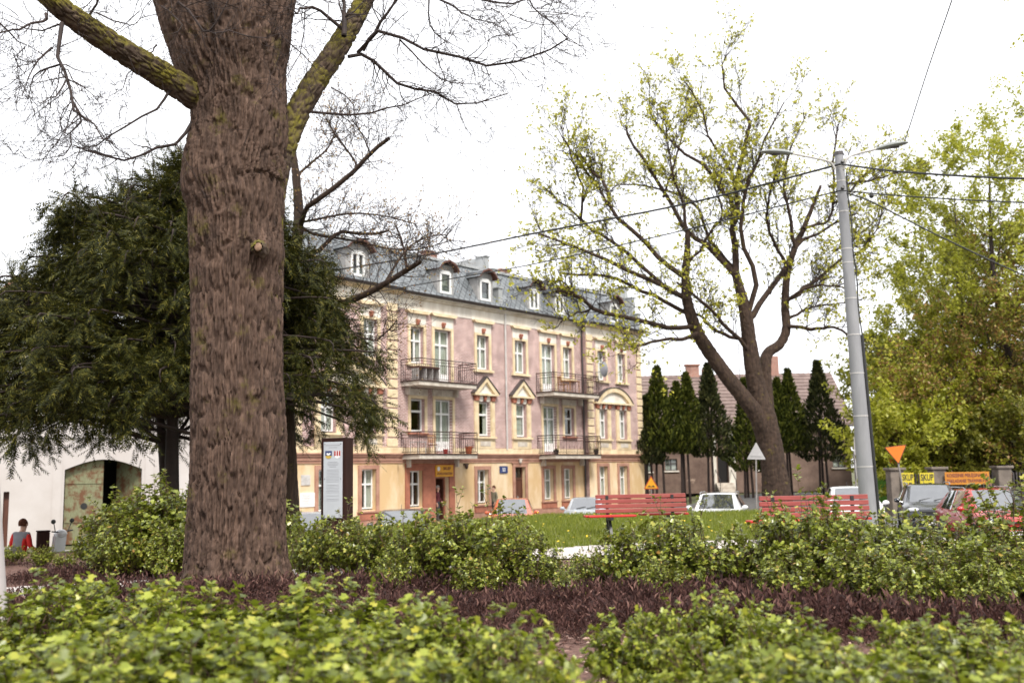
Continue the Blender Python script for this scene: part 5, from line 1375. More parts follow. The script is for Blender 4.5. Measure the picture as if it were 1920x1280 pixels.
nl += leafy_tree('spring_shrub', 1925, 48, 780, 2.6, 211, 'dark shrub at the right edge behind the wall', 'shrubs behind the wall', M['spring_dark'], dens=.8, size=.15)
nl += leafy_tree('spring_shrub', 1662, 70, 800, 2.6, 212, 'green shrub at the right end of the brown house', 'shrubs behind the wall', M['spring_leaf'], dens=.8, size=.2)
print('right leaves', nl)
# near tree whose twigs reach in at the top right corner
nx_ = at(2230, 876, 15); near = empty('near_tree', (nx_[0], nx_[1], gzf(nx_[0], nx_[1])), 0, 'young leafed tree whose twig tips enter the top right corner', 'tree'); NOo = np.array([nx_[0], nx_[1], gzf(nx_[0], nx_[1])])
gn = Grow(301); g = gn.rg
tk = curve([(0, 0, 0), (.1, .1, 3), (0, .1, 6), (-.2, 0, 9.5)], 12); gn.add(tk, np.linspace(.22, .05, 12))
for pts, a, b in (([(2225, 260), (2100, 120), (1990, 30), (1925, -15), (1890, -30)], 15, 13.5), ([(2220, 320), (2090, 210), (1990, 160), (1945, 140)], 15, 14), ([(2220, 200), (2100, 60), (1990, 60), (1945, 72)], 15, 14.5)):
    P_ = pl(pts, a, b, NOo); P_ = curve(P_, 10); gn.add(P_, np.linspace(.05, .008, 10))
    for k in range(4):
        i = g.integers(7, 9); d = nrm(P_[i + 1] - P_[i]); gn.branch(P_[i], d + g.normal(0, .5, 3), g.uniform(.25, .5), .006, 1, .7, .2, (0, 0, -.05), (3,), .6, leafy=1)
V, F = tubes_np(gn.P, gn.R, 6); link('trunk', np_mesh('trunk', V, [F], M['maple_bark'], True), near)
pts = np.concatenate([p for p, _ in gn.along]); pts = np.repeat(pts, 3, 0) + g.normal(0, .03, (len(pts) * 3, 3))
V, F = batch(pts, rdir(g, len(pts)), rdir(g, len(pts), 1), g.uniform(.03, .06, len(pts)), LOBED_V, LOBED_F)
setp(link('crown', np_mesh('crown', V, [F], M['young_leaf']), near), kind='stuff')

# ================================================================ shrubs of the flower bed
M['bush_near'] = leaf_mat('fresh_shrub_leaves', [(0, (.045, .06, .005)), (.4, (.15, .185, .014)), (.85, (.33, .37, .045)), (1, (.42, .38, .05))], rough=.36, trans=.28, tcol=(.45, .55, .04))
M['bush_mid'] = leaf_mat('shrub_leaves', [(0, (.045, .058, .005)), (.5, (.17, .20, .018)), (.88, (.34, .38, .07)), (.96, (.40, .36, .06)), (1, (.34, .19, .05))], rough=.3, trans=.25, tcol=(.32, .38, .02), spec=.5)
M['stem'] = mat('shrub_stems', (.13, .075, .05), (.08, .045, .03), 8, .8)
def bush_meshes(seed, h, r, nstem, lsize, tmpl, upright=.5, nsh=4, rosette=6, inner=.35, spread=.5):
    gs = Grow(seed); g = gs.rg; P_, D_, U_, S_ = [], [], [], []
    for k in range(nstem):
        a = g.uniform(0, 6.283); rr = r * math.sqrt(g.random()); bx, by_ = math.cos(a) * rr * .4, math.sin(a) * rr * .4
        tipz = h * (1 - .42 * (rr / r) ** 2) * g.uniform(.5, 1.2)
        tip = np.array([math.cos(a) * rr * 1.05, math.sin(a) * rr * 1.05, tipz])
        mid = np.array([bx, by_, 0]) * .45 + tip * .55 + np.array([0, 0, h * .05]) + g.normal(0, .03, 3)
        c = curve([(bx, by_, -.02), mid, tip], 7); c[1:-1] += g.normal(0, .012, (5, 3)); gs.add(c, np.linspace(.007, .0025, 7))
        shoots = [c]
        for q in range(nsh):
            t = g.uniform(inner, .95) * 6; i = int(t); b = c[i] + (c[i + 1] - c[i]) * (t - i); dd = nrm(c[i + 1] - c[i])
            d2 = nrm(dd + g.normal(0, .6, 3) + np.array([math.cos(a) * .35, math.sin(a) * .35, upright])); L = g.uniform(.10, .24) * (h / .8)
            s = curve([b, b + d2 * L * .5, b + d2 * L + [0, 0, .02]], 4); gs.add(s, np.linspace(.004, .002, 4)); shoots.append(s)
        for s in shoots:
            dd = nrm(s[-1] - s[-2]); nleaf = rosette + (4 if s is c else 2)
            for q in range(nleaf):
                t = 1 - spread * (g.random() ** 1.6); f = t * (len(s) - 1); i = min(int(f), len(s) - 2); b = s[i] + (s[i + 1] - s[i]) * (f - i)
                out = nrm(np.cross(dd, g.normal(0, 1, 3))); P_.append(b); D_.append(out + dd * g.uniform(-.1, .8) + np.array([0, 0, -.1])); U_.append(dd + np.array([0, 0, .8]) + g.normal(0, .35, 3)); S_.append(lsize * g.uniform(.45, 1.3))
    V, F = tubes_np(gs.P, gs.R, 4)
    sme = np_mesh('stems', V, [F], M['stem'], True)
    V, F = batch(np.array(P_), np.array(D_), np.array(U_), np.array(S_), *tmpl)
    return sme, V, F, len(P_)
LOBED = (LOBED_V, LOBED_F); OVAL = (OVAL_V, OVAL_F)
def bush_kind(seeds, m, **kw):
    out = []
    for s in seeds:
        sme, V, F, n = bush_meshes(s, **kw); out.append((sme, np_mesh('foliage', V, [F], m)))
    return out
def place_bush(kind, i, px, ty, d, h0, wscale, label, group, seed, name='shrub'):
    x, y = at(px, 900, d)[:2]; z = gzf(x, y); h = max(.25, (float(at(px, ty, d)[2]) - z) * (.93 if group == 'hedge shrubs' else .91))
    rr = random.Random(seed)
    o = empty(name, (x, y, z), rr.uniform(0, 6.28), label, 'shrub', group)
    s = h / h0; o.scale = (s * wscale, s * wscale, s)
    sme, fme = kind[i % len(kind)]
    link('stems', sme, o); setp(link('foliage', fme, o), kind='stuff')
NEARB = bush_kind((401, 402, 403, 404), M['bush_near'], h=.75, r=.5, nstem=58, lsize=.052, tmpl=LOBED, nsh=5, rosette=8, inner=.3, spread=.42)
MIDB = bush_kind((411, 412, 413, 414), M['bush_mid'], h=1.0, r=.62, nstem=62, lsize=.056, tmpl=LOBED, nsh=6, rosette=8, inner=.06, spread=.5)
BIGB = bush_kind((421, 422), M['bush_mid'], h=1.15, r=.8, nstem=130, lsize=.064, tmpl=LOBED, nsh=7, rosette=7, inner=.05)
front = [(40, 1130, 5.9, 1.1), (130, 1090, 6.3, 1), (255, 1072, 6.6, 1), (60, 1190, 4.5, 1.2), (215, 1165, 5.0, 1.2), (350, 1128, 5.6, 1.2), (480, 1122, 5.6, 1.2), (590, 1108, 6.0, 1.2), (690, 1122, 5.8, 1.1), (330, 1205, 4.3, 1.2), (500, 1195, 4.5, 1.2), (640, 1190, 4.5, 1.2), (770, 1150, 5.2, 1.1), (880, 1160, 5.0, 1.1), (760, 1225, 4.1, 1.1), (930, 1190, 4.5, .8), (150, 1240, 3.9, 1.2), (1165, 1138, 5.9, .75), (1240, 1150, 5.7, .65), (1330, 1128, 5.9, .75), (1400, 1120, 6.0, .7), (1460, 1165, 5.2, .9), (1560, 1180, 5.0, 1.0), (1350, 1200, 4.6, .9), (1680, 1172, 5.2, 1.0), (1790, 1185, 5.0, 1.0), (1890, 1148, 5.4, 1), (1500, 1235, 4.1, 1.1), (1650, 1235, 4.1, 1.1), (1830, 1228, 4.1, 1.1), (1130, 1262, 3.9, .6), (420, 1245, 3.8, 1.2), (890, 1250, 3.9, .8), (1020, 1255, 4.0, .6)]
front = sorted(front)
_o1 = 'first second third fourth fifth sixth seventh eighth ninth tenth eleventh twelfth thirteenth fourteenth fifteenth sixteenth seventeenth eighteenth nineteenth twentieth'.split()
ORD = _o1 + ['twenty-' + w for w in _o1[:9]] + ['thirtieth'] + ['thirty-' + w for w in _o1[:9]]
for k, (px, ty, d, ws) in enumerate(front):
    place_bush(NEARB, k, px, ty, d, .75, ws, f'low bright green shrub in the blurred front row, {ORD[k]} from the left', 'front row shrubs', 500 + k, 'front_shrub')
mid = [(575, 975, 13.2, .9), (640, 962, 12.6, .8), (700, 968, 12.3, .8), (765, 962, 12.0, .85), (840, 948, 11.6, .9), (915, 950, 11.4, .9), (985, 992, 11.2, .8), (1045, 1040, 11.0, .9), (1105, 1022, 10.9, .7), (1165, 985, 10.8, .8), (1235, 962, 10.7, .9), (1310, 968, 10.6, .9), (1385, 1012, 10.5, .8), (1450, 955, 10.4, .8), (1500, 928, 10.3, .8), (1565, 955, 10.2, .9), (1640, 962, 10.0, .9), (1705, 958, 9.9, .9), (1775, 985, 9.7, .9), (1845, 990, 9.6, .9), (1905, 905, 9.5, .9), (1610, 1010, 9.3, 1.0), (1760, 1010, 9.0, 1.0), (1880, 1000, 8.9, 1.0), (1700, 1050, 8.8, 1.0), (1470, 1030, 9.6, 1.0), (1840, 1060, 8.5, 1.0), (1240, 1045, 9.9, .9), (900, 1035, 10.8, .9), (740, 1040, 11.2, .9), (1060, 1065, 10.3, .8)]
for k, (px, ty, d, ws) in enumerate(sorted(mid)):
    place_bush(MIDB, k, px, ty, d, 1.0, ws, f'green shrub of the hedge between bed and path, {ORD[k]} from the left', 'hedge shrubs', 600 + k, 'hedge_shrub')
big = [(205, 968, 14.6, .9, 'big shrub at the left end of the clump beside the trunk'), (265, 922, 14.4, 1.0, 'tall middle shrub of the clump left of the trunk'), (345, 915, 14.2, 1.0, 'big shrub half hidden by the left side of the trunk'), (225, 985, 13.6, .8, 'low shrub in front of the clump left of the trunk'), (330, 990, 13.4, .8, 'low shrub between the clump and the trunk'), (470, 930, 14.5, 1.0, 'shrub directly behind the trunk')]
for k, (px, ty, d, ws, lab) in enumerate(big): place_bush(BIGB, k, px, ty, d, 1.15, ws, lab, 'shrubs by the trunk', 700 + k, 'large_shrub')
for k, (px, ty, d, lab) in enumerate(((30, 1020, 16.5, 'small shrub at the left edge below the seated person'), (85, 1022, 16.0, 'small shrub in front of the brown bin'), (125, 1036, 15.5, 'small shrub below the white scooter'))):
    place_bush(MIDB, k, px, ty, d, 1.0, 1.1, lab, 'small shrubs on the left', 720 + k, 'small_shrub')

# ---- low purple ground cover, mulch chips, grass
g = np.random.default_rng(808)
n = 150000; X = g.uniform(-9, 8, n); Y = g.uniform(6.6, 16.5, n)
cl = vnoise(X * .55 + 50, Y * .8 + 50, 5, 97) * .65 + vnoise(X * 2.2 + 50, Y * 2.6 + 50, 6, 97) * .35
band = np.where(X < -1.6, (Y > 7.8) & (Y < np.where(X < -4.4, 16.3, 12.6)), (Y > 7.6) & (Y < 11.2 - .17 * X))
keep = band & (cl > np.where(X < -1.6, .36, .39)) & (np.hypot(X - ORG[0], Y - ORG[1]) > .62) & (pathdist(X, Y) > 1.1)
X, Y, cl = X[keep], Y[keep], cl[keep]; n = len(X)
hh = (.12 + .22 * np.clip((cl - .36) * 3, 0, 1)) * g.uniform(.6, 1.1, n)
P_ = np.stack([X, Y, gz(X, Y)], 1); D_ = np.stack([g.normal(0, .6, n), g.normal(0, .6, n), np.ones(n)], 1)
HV = [(0, .012, 0), (0, -.012, 0), (.95, 0, .02), (.35, 0, 0), (.48, .0, .0), (.55, .13, .06), (.6, 0, 0), (.73, 0, 0), (.82, -.13, .04), (.78, .0, 0), (.9, 0, 0), (1.0, .11, -.06)]
HF = [(0, 1, 2), (3, 4, 5), (6, 7, 8), (9, 10, 11)]
V, F = batch(P_, D_, rdir(g, n), hh, HV, HF)
M['heather'] = leaf_mat('purple_ground_cover', [(0, (.014, .006, .005)), (.5, (.05, .022, .019)), (.85, (.11, .052, .043)), (1, (.21, .115, .09))], rough=.7, trans=.12, tcol=(.2, .08, .06), spec=.25)
setp(link('purple_ground_cover', np_mesh('purple_ground_cover', V, [F], M['heather'])), 'dense dark purple ground cover between the shrub rows', 'ground cover', kind='stuff')
n = 14000; X = g.uniform(-4, 6.5, n); Y = g.uniform(4.2, 13.5, n); P_ = np.stack([X, Y, gz(X, Y) + g.uniform(.015, .05, n)], 1)
V, F = batch(P_, rdir(g, n) * [1, 1, .3], rdir(g, n, 3), g.uniform(.03, .08, n), [(-.5, -.2, 0), (.5, -.14, .05), (.45, .2, 0), (-.4, .16, .06)], [(0, 1, 2, 3)])
M['chips'] = leaf_mat('mulch_chips', [(0, (.08, .036, .028)), (.5, (.21, .115, .085)), (1, (.45, .32, .26))], rough=.85, trans=0)
setp(link('mulch_chips', np_mesh('mulch_chips', V, [F], M['chips'])), 'loose reddish bark chips and dry leaves on the bed', 'bark mulch', kind='stuff')
n = 120000; X = g.uniform(-6, 10.5, n); Y = g.uniform(14.5, 34.5, n)
keep = beyond_path(X, Y) & (pathdist(X, Y) > .93) & (plateau(X, Y) < 3.2); X, Y = X[keep], Y[keep]; n = len(X)
P_ = np.stack([X, Y, gz(X, Y)], 1); D_ = np.stack([g.normal(0, .3, n), g.normal(0, .3, n), np.ones(n)], 1)
V, F = batch(P_, D_, rdir(g, n), g.uniform(.06, .15, n), [(0, .09, 0), (0, -.09, 0), (1, 0, .12)], [(0, 1, 2)])
M['grass'] = leaf_mat('grass_blades', [(0, (.10, .12, .012)), (.6, (.165, .19, .02)), (1, (.26, .26, .05))], rough=.5, trans=.4, tcol=(.35, .5, .02))
setp(link('grass', np_mesh('grass', V, [F], M['grass'])), 'bright green lawn behind the path', 'grass', kind='stuff')
n = 420; X = g.uniform(-4, 9, n); Y = g.uniform(17, 31, n); k = beyond_path(X, Y) & (pathdist(X, Y) > 1) & (plateau(X, Y) < .5) & (vnoise(X * .5 + 60, Y * .5 + 60, 9, 89) > .45); X, Y = X[k], Y[k]; n = len(X)
P_ = np.stack([X, Y, gz(X, Y) + g.uniform(.1, .17, n)], 1)
DV = [(0, 0, .2)] + [(math.cos(a) * .5, math.sin(a) * .5, 0) for a in np.arange(7) * 2 * math.pi / 7]
V, F = batch(P_, rdir(g, n) * [1, 1, .2], rdir(g, n, 4), np.full(n, .05), DV, [(0, i, i % 7 + 1) for i in range(1, 8)])
M['dandelion'] = mat('dandelion_yellow', (.75, .52, .02), None, 4, .6)
setp(link('dandelions', np_mesh('dandelions', V, [F], M['dandelion'])), 'yellow dandelion heads scattered over the lawn', 'flowers', kind='stuff')
# ================================================================ information pillar
M['corten'] = mat('brown_steel', (.034, .014, .010), (.022, .009, .007), 5, .8, spec=.15, stretch=(3, 3, .6))
M['panel'] = mat('white_panel', (.47, .49, .52), (.43, .45, .48), 3, .35)
M['print_grey'] = mat('grey_print', (.36, .37, .40), None, 5, .6)
M['gold'] = mat('yellow_enamel', (.62, .42, .06), None, 5, .5)
SD = 16.2; sx, sy = at(632, 900, SD)[:2]
stl = empty('information_pillar', (sx, sy, gzf(sx, sy)), math.radians(-16), 'brown steel information pillar with a white text panel and two coats of arms', 'information pillar')
MB().bbox(-.215, .215, -.14, .14, 0, 1.95, .008).build('pillar_body', M['corten'], stl)
pn = MB().bbox(-.165, .165, -.156, -.141, .68, 1.885, .004).build('text_panel', M['panel'], stl)
tx = MB(); rr = random.Random(3)
def tl_(z, w, h=.006): tx.box(-w / 2, w / 2, -.1585, -.1565, z, z + h)
tl_(1.825, .25, .012); tl_(1.79, .15, .010)
for z, w in ((1.56, .16), (1.535, .2), (1.51, .18), (1.485, .12)): tl_(z, w, .009)
z = 1.44
while z > .95:
    tl_(z, rr.uniform(.2, .235), .007); z -= .024 if rr.random() < .85 else .05
tx.build('printed_text', M['print_grey'], pn)
def shield(cx, cz, w, h, m, name):
    o = [(cx - w / 2, cz + h / 2), (cx - w / 2, cz - h * .1), (cx - w * .35, cz - h * .35), (cx, cz - h / 2), (cx + w * .35, cz - h * .35), (cx + w / 2, cz - h * .1), (cx + w / 2, cz + h / 2)]
    return MB().prism_xz(o, -.160, -.1565).build(name, m, pn)
shield(-.075, 1.68, .115, .125, M['blue'], 'coat_of_arms')
MB().prism_xz([(-.125, 1.645), (-.11, 1.63), (-.075, 1.618), (-.04, 1.63), (-.025, 1.645), (-.022, 1.665), (-.128, 1.665)], -.1625, -.1605).build('arms_field', M['gold'], pn)
MB().prism_xz([(-.11, 1.69), (-.09, 1.67), (-.06, 1.675), (-.035, 1.70), (-.05, 1.715), (-.075, 1.70), (-.1, 1.715)], -.1625, -.1605).build('arms_figure', M['white_paint'], pn)
shield(.08, 1.68, .115, .125, M['white_paint'], 'coat_of_arms')
for x0, x1 in ((.025, .052), (.067, .093), (.108, .135)): MB().box(x0, x1, -.1625, -.1605, 1.662, 1.74).build('arms_field', M['red_paint'], pn)
for x in (-.14, .14):
    for zz in (.72, 1.3, 1.85): MB().tube([(x, -.164, zz), (x, -.157, zz)], .007, 8).build('screw', M['dark_metal'], pn)

# ================================================================ benches with a seat on each side of a shared back
M['bench'] = mat('red_bench_slats', (.30, .07, .058), (.22, .045, .038), 5, .42, stretch=(.4, 4, 4))
M['bench_seat'] = mat('red_bench_seat', (.46, .022, .016), (.38, .018, .014), 5, .35, stretch=(.4, 4, 4))
def bench(xl, xr, yy, rz, label):
    """xl, xr: photo columns of the ends of the back at distance yy"""
    a = at(xl, 900, yy); b = at(xr, 900, yy); L = (b[0] - a[0]) / math.cos(rz)
    o = empty('park_bench', (a[0], yy, gzf(a[0], yy)), rz, label, 'bench', 'red park benches')
    for k in range(4):
        z = .46 + k * .1; y = .0 + k * .022
        s = MB(); s.bbox(0 - .008 * (3 - k), L, y, y + .035, z, z + .082, .008); s.build('backrest_slat', M['bench'], o)
    for (x0, x1, sgn) in ((-.3, .78, -1), (L - .98, L + .06, 1)):
        for k in range(4):
            y0 = sgn * (.06 + k * .105); s = MB(); ya, yb = sorted((y0, y0 + sgn * .095))
            s.bbox(x0 + .05 * (k == 3), x1 - .05 * (k == 3), ya + .02, yb + .02, .39, .43, .008); s.build('seat_slat', M['bench_seat'], o)
    for x in (.24, L - .3):
        MB().box(x - .03, x + .03, .045, .08, .0, .82).build('upright', M['black'], o)
        sgn = -1 if x < 1 else 1
        f = MB(); ya, yb = sorted((sgn * .04, sgn * .46)); f.box(x - .03, x + .03, ya + .02, yb + .02, .33, .388); f.build('seat_support', M['black'], o)
        f = MB(); f.add([(x - .03, sgn * .3, 0), (x + .03, sgn * .3, 0), (x + .03, sgn * .36, 0), (x - .03, sgn * .36, 0), (x - .03, sgn * .12, .33), (x + .03, sgn * .12, .33), (x + .03, sgn * .18, .33), (x - .03, sgn * .18, .33)], [(0, 1, 5, 4), (1, 2, 6, 5), (2, 3, 7, 6), (3, 0, 4, 7), (0, 3, 2, 1)])
        f.build('leg', M['black'], o)
bench(1117, 1289, 21.3, math.radians(6), 'red slatted bench in the middle of the lawn')
bench(1424, 1632, 18.1, math.radians(3), 'red slatted bench partly hidden by leaves in front of the lamp post')

# ================================================================ lamp post with two arms
PD = 28.0
pb_ = at(1634, 1030, PD); pz = gzf(pb_[0], pb_[1])
post = empty('lamp_post', (pb_[0], pb_[1], pz), 0, 'tall grey concrete lamp post with two arms, leaning slightly left', 'lamp post')
PO = np.array([pb_[0], pb_[1], pz])
ptop = at(1573, 290, PD) - PO
M['pole'] = mat('grey_pole_concrete', (.26, .26, .27), (.20, .20, .21), 1.5, .7, .15, 40, stretch=(2, 2, .5))
p = MB(); ns = 26
mid_ = at(1627, 919, PD) - PO
axis_ = lambda t: np.array([0, 0, 0]) * (1 - t) + ptop * t
p.tube([tuple(axis_(t) + [0, 0, -.1 if t == 0 else 0]) for t in np.linspace(0, 1, 8)], [.235 - .115 * t for t in np.linspace(0, 1, 8)], 20)
p.build('post', M['pole'], post, smooth=True)
cp = MB(); cp.tube([tuple(ptop + np.array([0, 0, -.02])), tuple(ptop + np.array([0, 0, .08]))], [.135, .125], 16); cp.build('post_cap', M['dark_metal'], post)
H_ = ptop[2]
off = lambda t: .235 - .115 * t
c = MB(); c.tube([tuple(axis_(t) + [off(t) + .035, -.06, 0]) for t in np.linspace(.02, .52, 6)], .045, 8); c.build('cable_conduit', M['black'], post)
c = MB(); c.tube([tuple(axis_(t) + [off(t) + .03 + .02 * math.sin(t * 40), -.04, 0]) for t in np.linspace(.52, .95, 14)], .02, 6); c.build('cable', M['black'], post)
for yb_ in (313, 340, 397, 467, 493, 560, 628, 700, 780, 875):
    t = (float(at(1590, yb_, PD)[2]) - pz) / H_
    b = MB(); a0 = axis_(t); b.tube([tuple(a0 + [0, 0, -.012]), tuple(a0 + [0, 0, .012])], off(t) + .008, 20); b.build('strap', M['zinc'], post)
def lamp(arm, head, depth):
    A = [at(x, y, d) - PO for x, y, d in arm]
    m = MB(); m.tube([tuple(q) for q in curve(A, 10)], .035, 8); ao = m.build('arm', M['zinc'], post, smooth=True)
    h0, h1 = [at(x, y, d) - PO for x, y, d in head]
    v = h1 - h0; L = np.linalg.norm(v); dd = v / L; side = nrm(np.cross(dd, [0, 0, 1.])); up = np.cross(side, dd)
    h = MB(); prof = [(0, .05, .05), (.12, .10, .07), (.35, .15, .10), (.6, .16, .09), (.85, .12, .06), (1, .04, .025)]; n = 12; b0 = 0
    for f, w, t in prof:
        for k in range(n):
            a = 2 * math.pi * k / n; q = h0 + v * f + side * math.cos(a) * w + up * math.sin(a) * (t if math.sin(a) > 0 else t * .55)
            h.v.append(tuple(q))
    for i in range(len(prof) - 1):
        for k in range(n): h.f.append((i * n + k, i * n + (k + 1) % n, (i + 1) * n + (k + 1) % n, (i + 1) * n + k))
    h.f.append(tuple(range(n))[::-1]); h.f.append(tuple((len(prof) - 1) * n + k for k in range(n)))
    ho = h.build('lamp_head', M['lamp_grey'], post, smooth=True)
    q = MB(); q.ellipsoid(tuple(h0 + v * .55 - up * .05), (.16, .1, .03), 10, 5); q.build('lens', M['dark_metal'], ho, smooth=True)
M['lamp_grey'] = mat('lamp_grey', (.24, .25, .235), (.2, .21, .2), 4, .4)
lamp([(1566, 318, PD - .1), (1556, 304, PD - .2), (1530, 297, PD - .5), (1486, 288, PD - .9)], [(1484, 288, PD - .9), (1427, 284, PD - 1.5)], 0)
lamp([(1582, 318, PD - .1), (1588, 298, PD - .2), (1602, 290, PD - .2), (1646, 279, PD - .5)], [(1644, 280, PD - .5), (1703, 267, PD - .9)], 0)
for yb_ in (308, 357):
    q = at(1577, yb_, PD) - PO; m = MB(); m.tube([tuple(q + [0, -.2, .05]), tuple(q + [0, -.05, 0])], .05, 8); m.build('clamp', M['black'], post)
# overhead cables
def cable(pts, r, label, sag=None):
    P_ = np.array([at(x, y, d) for x, y, d in pts]); P_ = curve(P_, 40)
    m = MB(); m.tube([tuple(q) for q in P_], r, 6)
    setp(m.build('overhead_cable', M['black'], smooth=True), label, 'cable', 'overhead cables')
cable([(1575, 308, 27.8), (1300, 379, 30), (1010, 436, 33), (800, 478, 35.5), (540, 519, 38), (300, 545, 40.5)], .032, 'thick upper cable running from the lamp post left across the slate roof')
cable([(1577, 357, 27.8), (1260, 437, 31), (1000, 495, 34), (860, 520, 36), (700, 548, 38), (560, 566, 40.2)], .02, 'thin lower cable running from the lamp post left towards the eaves')
cable([(1575, 308, 27.8), (1700, 323, 26), (1920, 335, 24), (2300, 340, 20)], .03, 'thick upper cable leaving the lamp post to the right')
cable([(1577, 357, 27.8), (1700, 368, 26), (1920, 380, 24), (2300, 392, 20)], .02, 'thin cable below it leaving the lamp post to the right')
cable([(1588, 362, 27.9), (1637, 380, 29), (1760, 442, 32), (1915, 514, 36), (2100, 590, 41)], .024, 'slanting cable dropping from the lamp post into the right trees')
cable([(1697, 264, 27.2), (1740, 130, 24), (1785, 0, 21), (1830, -140, 18)], .015, 'hair thin wire rising from the right lamp head')
b = at(1634, 367, 28.5); m = MB(); m.ellipsoid(tuple(b), (.07, .07, .08), 10, 7); m.tube([tuple(b), tuple(b + [0, 0, .16])], .012, 5); setp(m.build('cable_box', M['black'], smooth=True), 'small round junction box hanging from the cable right of the post', 'junction box')

# ================================================================ road signs
M['sign_back'] = mat('grey_sign_back', (.36, .35, .35), (.30, .29, .29), 3, .5)
M['sign_post'] = mat('galvanised_post', (.26, .235, .22), (.18, .16, .15), 6, .5)
M['warn'] = mat('yellow_orange_sign', (.75, .36, .012), (.7, .32, .01), 4, .45)
M['signred'] = mat('sign_red', (.5, .07, .02), None, 4, .45)
M['giveway'] = mat('faded_orange_sign', (.72, .19, .012), (.66, .16, .01), 4, .5)
M['dark_red'] = mat('dark_sign_border', (.13, .025, .02), None, 4, .5)
def tri(cx, cz, w, inv=False, r=.06):
    """rounded triangle outline"""
    h = w * .866; s = -1 if inv else 1; pts = [(-w / 2, -h / 3 * s), (w / 2, -h / 3 * s), (0, 2 * h / 3 * s)]
    if inv: pts = [pts[1], pts[0], pts[2]]
    out = []
    for i in range(3):
        p = np.array(pts[i]); a = nrm(np.array(pts[i - 1]) - p); b = nrm(np.array(pts[(i + 1) % 3]) - p); rr_ = r * w
        for t in (0, .25, .5, .75, 1): out.append(tuple((p + a * rr_ * (1 - t) ** 2 + b * rr_ * t ** 2 + 0 * p) + [cx, cz]))
    return out
def sign(px, py, d, rz, lab, build, tilt=0.0, name='road_sign', post_r=.03):
    c = at(px, py, d); z0 = gzf(c[0], c[1])
    o = empty(name, (c[0], c[1], z0), rz, lab, 'road sign'); o.rotation_euler = (0, tilt, rz)
    hz = c[2] - z0
    m = MB(); m.tube([(0, .04, -.05), (0, .04, hz + .25)], post_r, 8); m.build('post', M['sign_post'], o, smooth=True)
    build(o, hz)
def warn(o, h):
    p = MB().prism_xz(tri(0, h, .80), -.012, .0).build('sign_plate', M['signred'], o)
    MB().prism_xz(tri(0, h, .66), -.018, -.013).build('yellow_field', M['warn'], p)
    b = MB(); n = 10
    ol = [(-.2, h - .13)] + [(-.2 + .4 * k / 20, h - .12 + .07 * abs(math.sin(2 * math.pi * k / 20))) for k in range(21)] + [(.2, h - .13)]
    b.prism_xz(ol[::-1], -.022, -.0185); b.build('bump_symbol', M['black'], p)
sign(1221, 908, 53, math.radians(-8), 'orange triangular warning sign showing two bumps beside the pink tenement', warn)
def gw(o, h):
    p = MB().prism_xz(tri(0, h, .88, True), -.012, 0).build('sign_plate', M['dark_red'], o); MB().prism_xz(tri(0, h, .79, True), -.018, -.013).build('orange_field', M['giveway'], p)
sign(1695, 846, 41, math.radians(-14), 'orange give way triangle on a leaning post in front of the trees', gw, math.radians(-6), post_r=.035)
def back(o, h):
    p = MB().prism_xz(tri(0, h, .72), .0, .012).build('sign_plate', M['sign_back'], o)
    MB().box(-.2, .2, -.02, -.001, h - .1, h - .06).build('clip_bar', M['sign_back'], p)
sign(1413, 850, 36.5, math.radians(8), 'grey back of a triangular road sign beside the maple trunk', back, math.radians(2))
def double(o, h):
    MB().prism_xz(tri(0, h + .35, .85), 0, .012).build('triangle_plate', M['sign_back'], o)
    n = 20; MB().prism_xz([(.38 * math.cos(2 * math.pi * k / n), h - .4 + .38 * math.sin(2 * math.pi * k / n)) for k in range(n)], 0, .012).build('round_plate', M['sign_back'], o)
sign(1604, 858, 38, math.radians(68), 'two grey road signs seen almost edge on beside the lamp post', double)

# ================================================================ wall with advertising boards on the right
WDD = 45.0
wx = lambda px, d=WDD: float(at(px, 880, d)[0])
wz0 = gzf(wx(1760), WDD)
M['old_conc'] = mat('weathered_wall', (.20, .165, .135), (.11, .09, .075), 2.5, .9, .4, 20)
bw = empty('boundary_wall', (0, WDD, wz0), 0, 'weathered wall with square pillars behind the parked cars on the right', 'wall')
topz = float(at(1760, 885, WDD)[2]) - wz0
for px in (1677, 1756, 1768, 1878, 1960): 
    if px == 1768: continue
    x = wx(px); p = MB(); p.bbox(x - .3, x + .3, -.3, .3, -.1, topz + .12, .02); p.bbox(x - .38, x + .38, -.38, .38, topz + .122, topz + .24, .02); p.build('pillar', M['old_conc'], bw)
for a, b in ((1677, 1756), (1756, 1878), (1878, 1960)):
    MB().box(wx(a) + .3, wx(b) - .3, -.1, .1, -.1, topz * .45).build('wall_base', M['old_conc'], bw)
    n = int((wx(b) - wx(a) - .6) / .14)
    for k in range(n):
        x = wx(a) + .37 + k * .14; 
        if k % 1 == 0: MB().box(x - .03, x + .03, -.015, .015, topz * .45 + .002, topz - .05).build('picket', M['dark_metal'], bw)
M['sign_yellow'] = mat('yellow_board', (.56, .46, .02), (.48, .38, .02), 3, .5)
M['banner'] = mat('orange_banner', (.5, .2, .014), (.42, .15, .012), 2, .6)
def board(px0, px1, y0, y1, lines, m, ink, label, d=WDD - .45, name='advertising_board'):
    a = at(px0, y0, d); b = at(px1, y1, d); w = b[0] - a[0]; h = a[2] - b[2]
    o = setp(MB().bbox(-w / 2, w / 2, -.01, .01, -h / 2, h / 2, .004).build(name, m, None, ((a[0] + b[0]) / 2, d, (a[2] + b[2]) / 2)), label, 'sign')
    for body, fz, sz, fw in lines:
        t = text_mesh(body, sz * h, ink, o, (0, -.013, fz * h), bold=.012 * h)
        tw = t.dimensions.x if t.dimensions.x > 0 else 1
        xs = [v.co.x for v in t.data.vertices]; t.scale.x = fw * w / (max(xs) - min(xs))
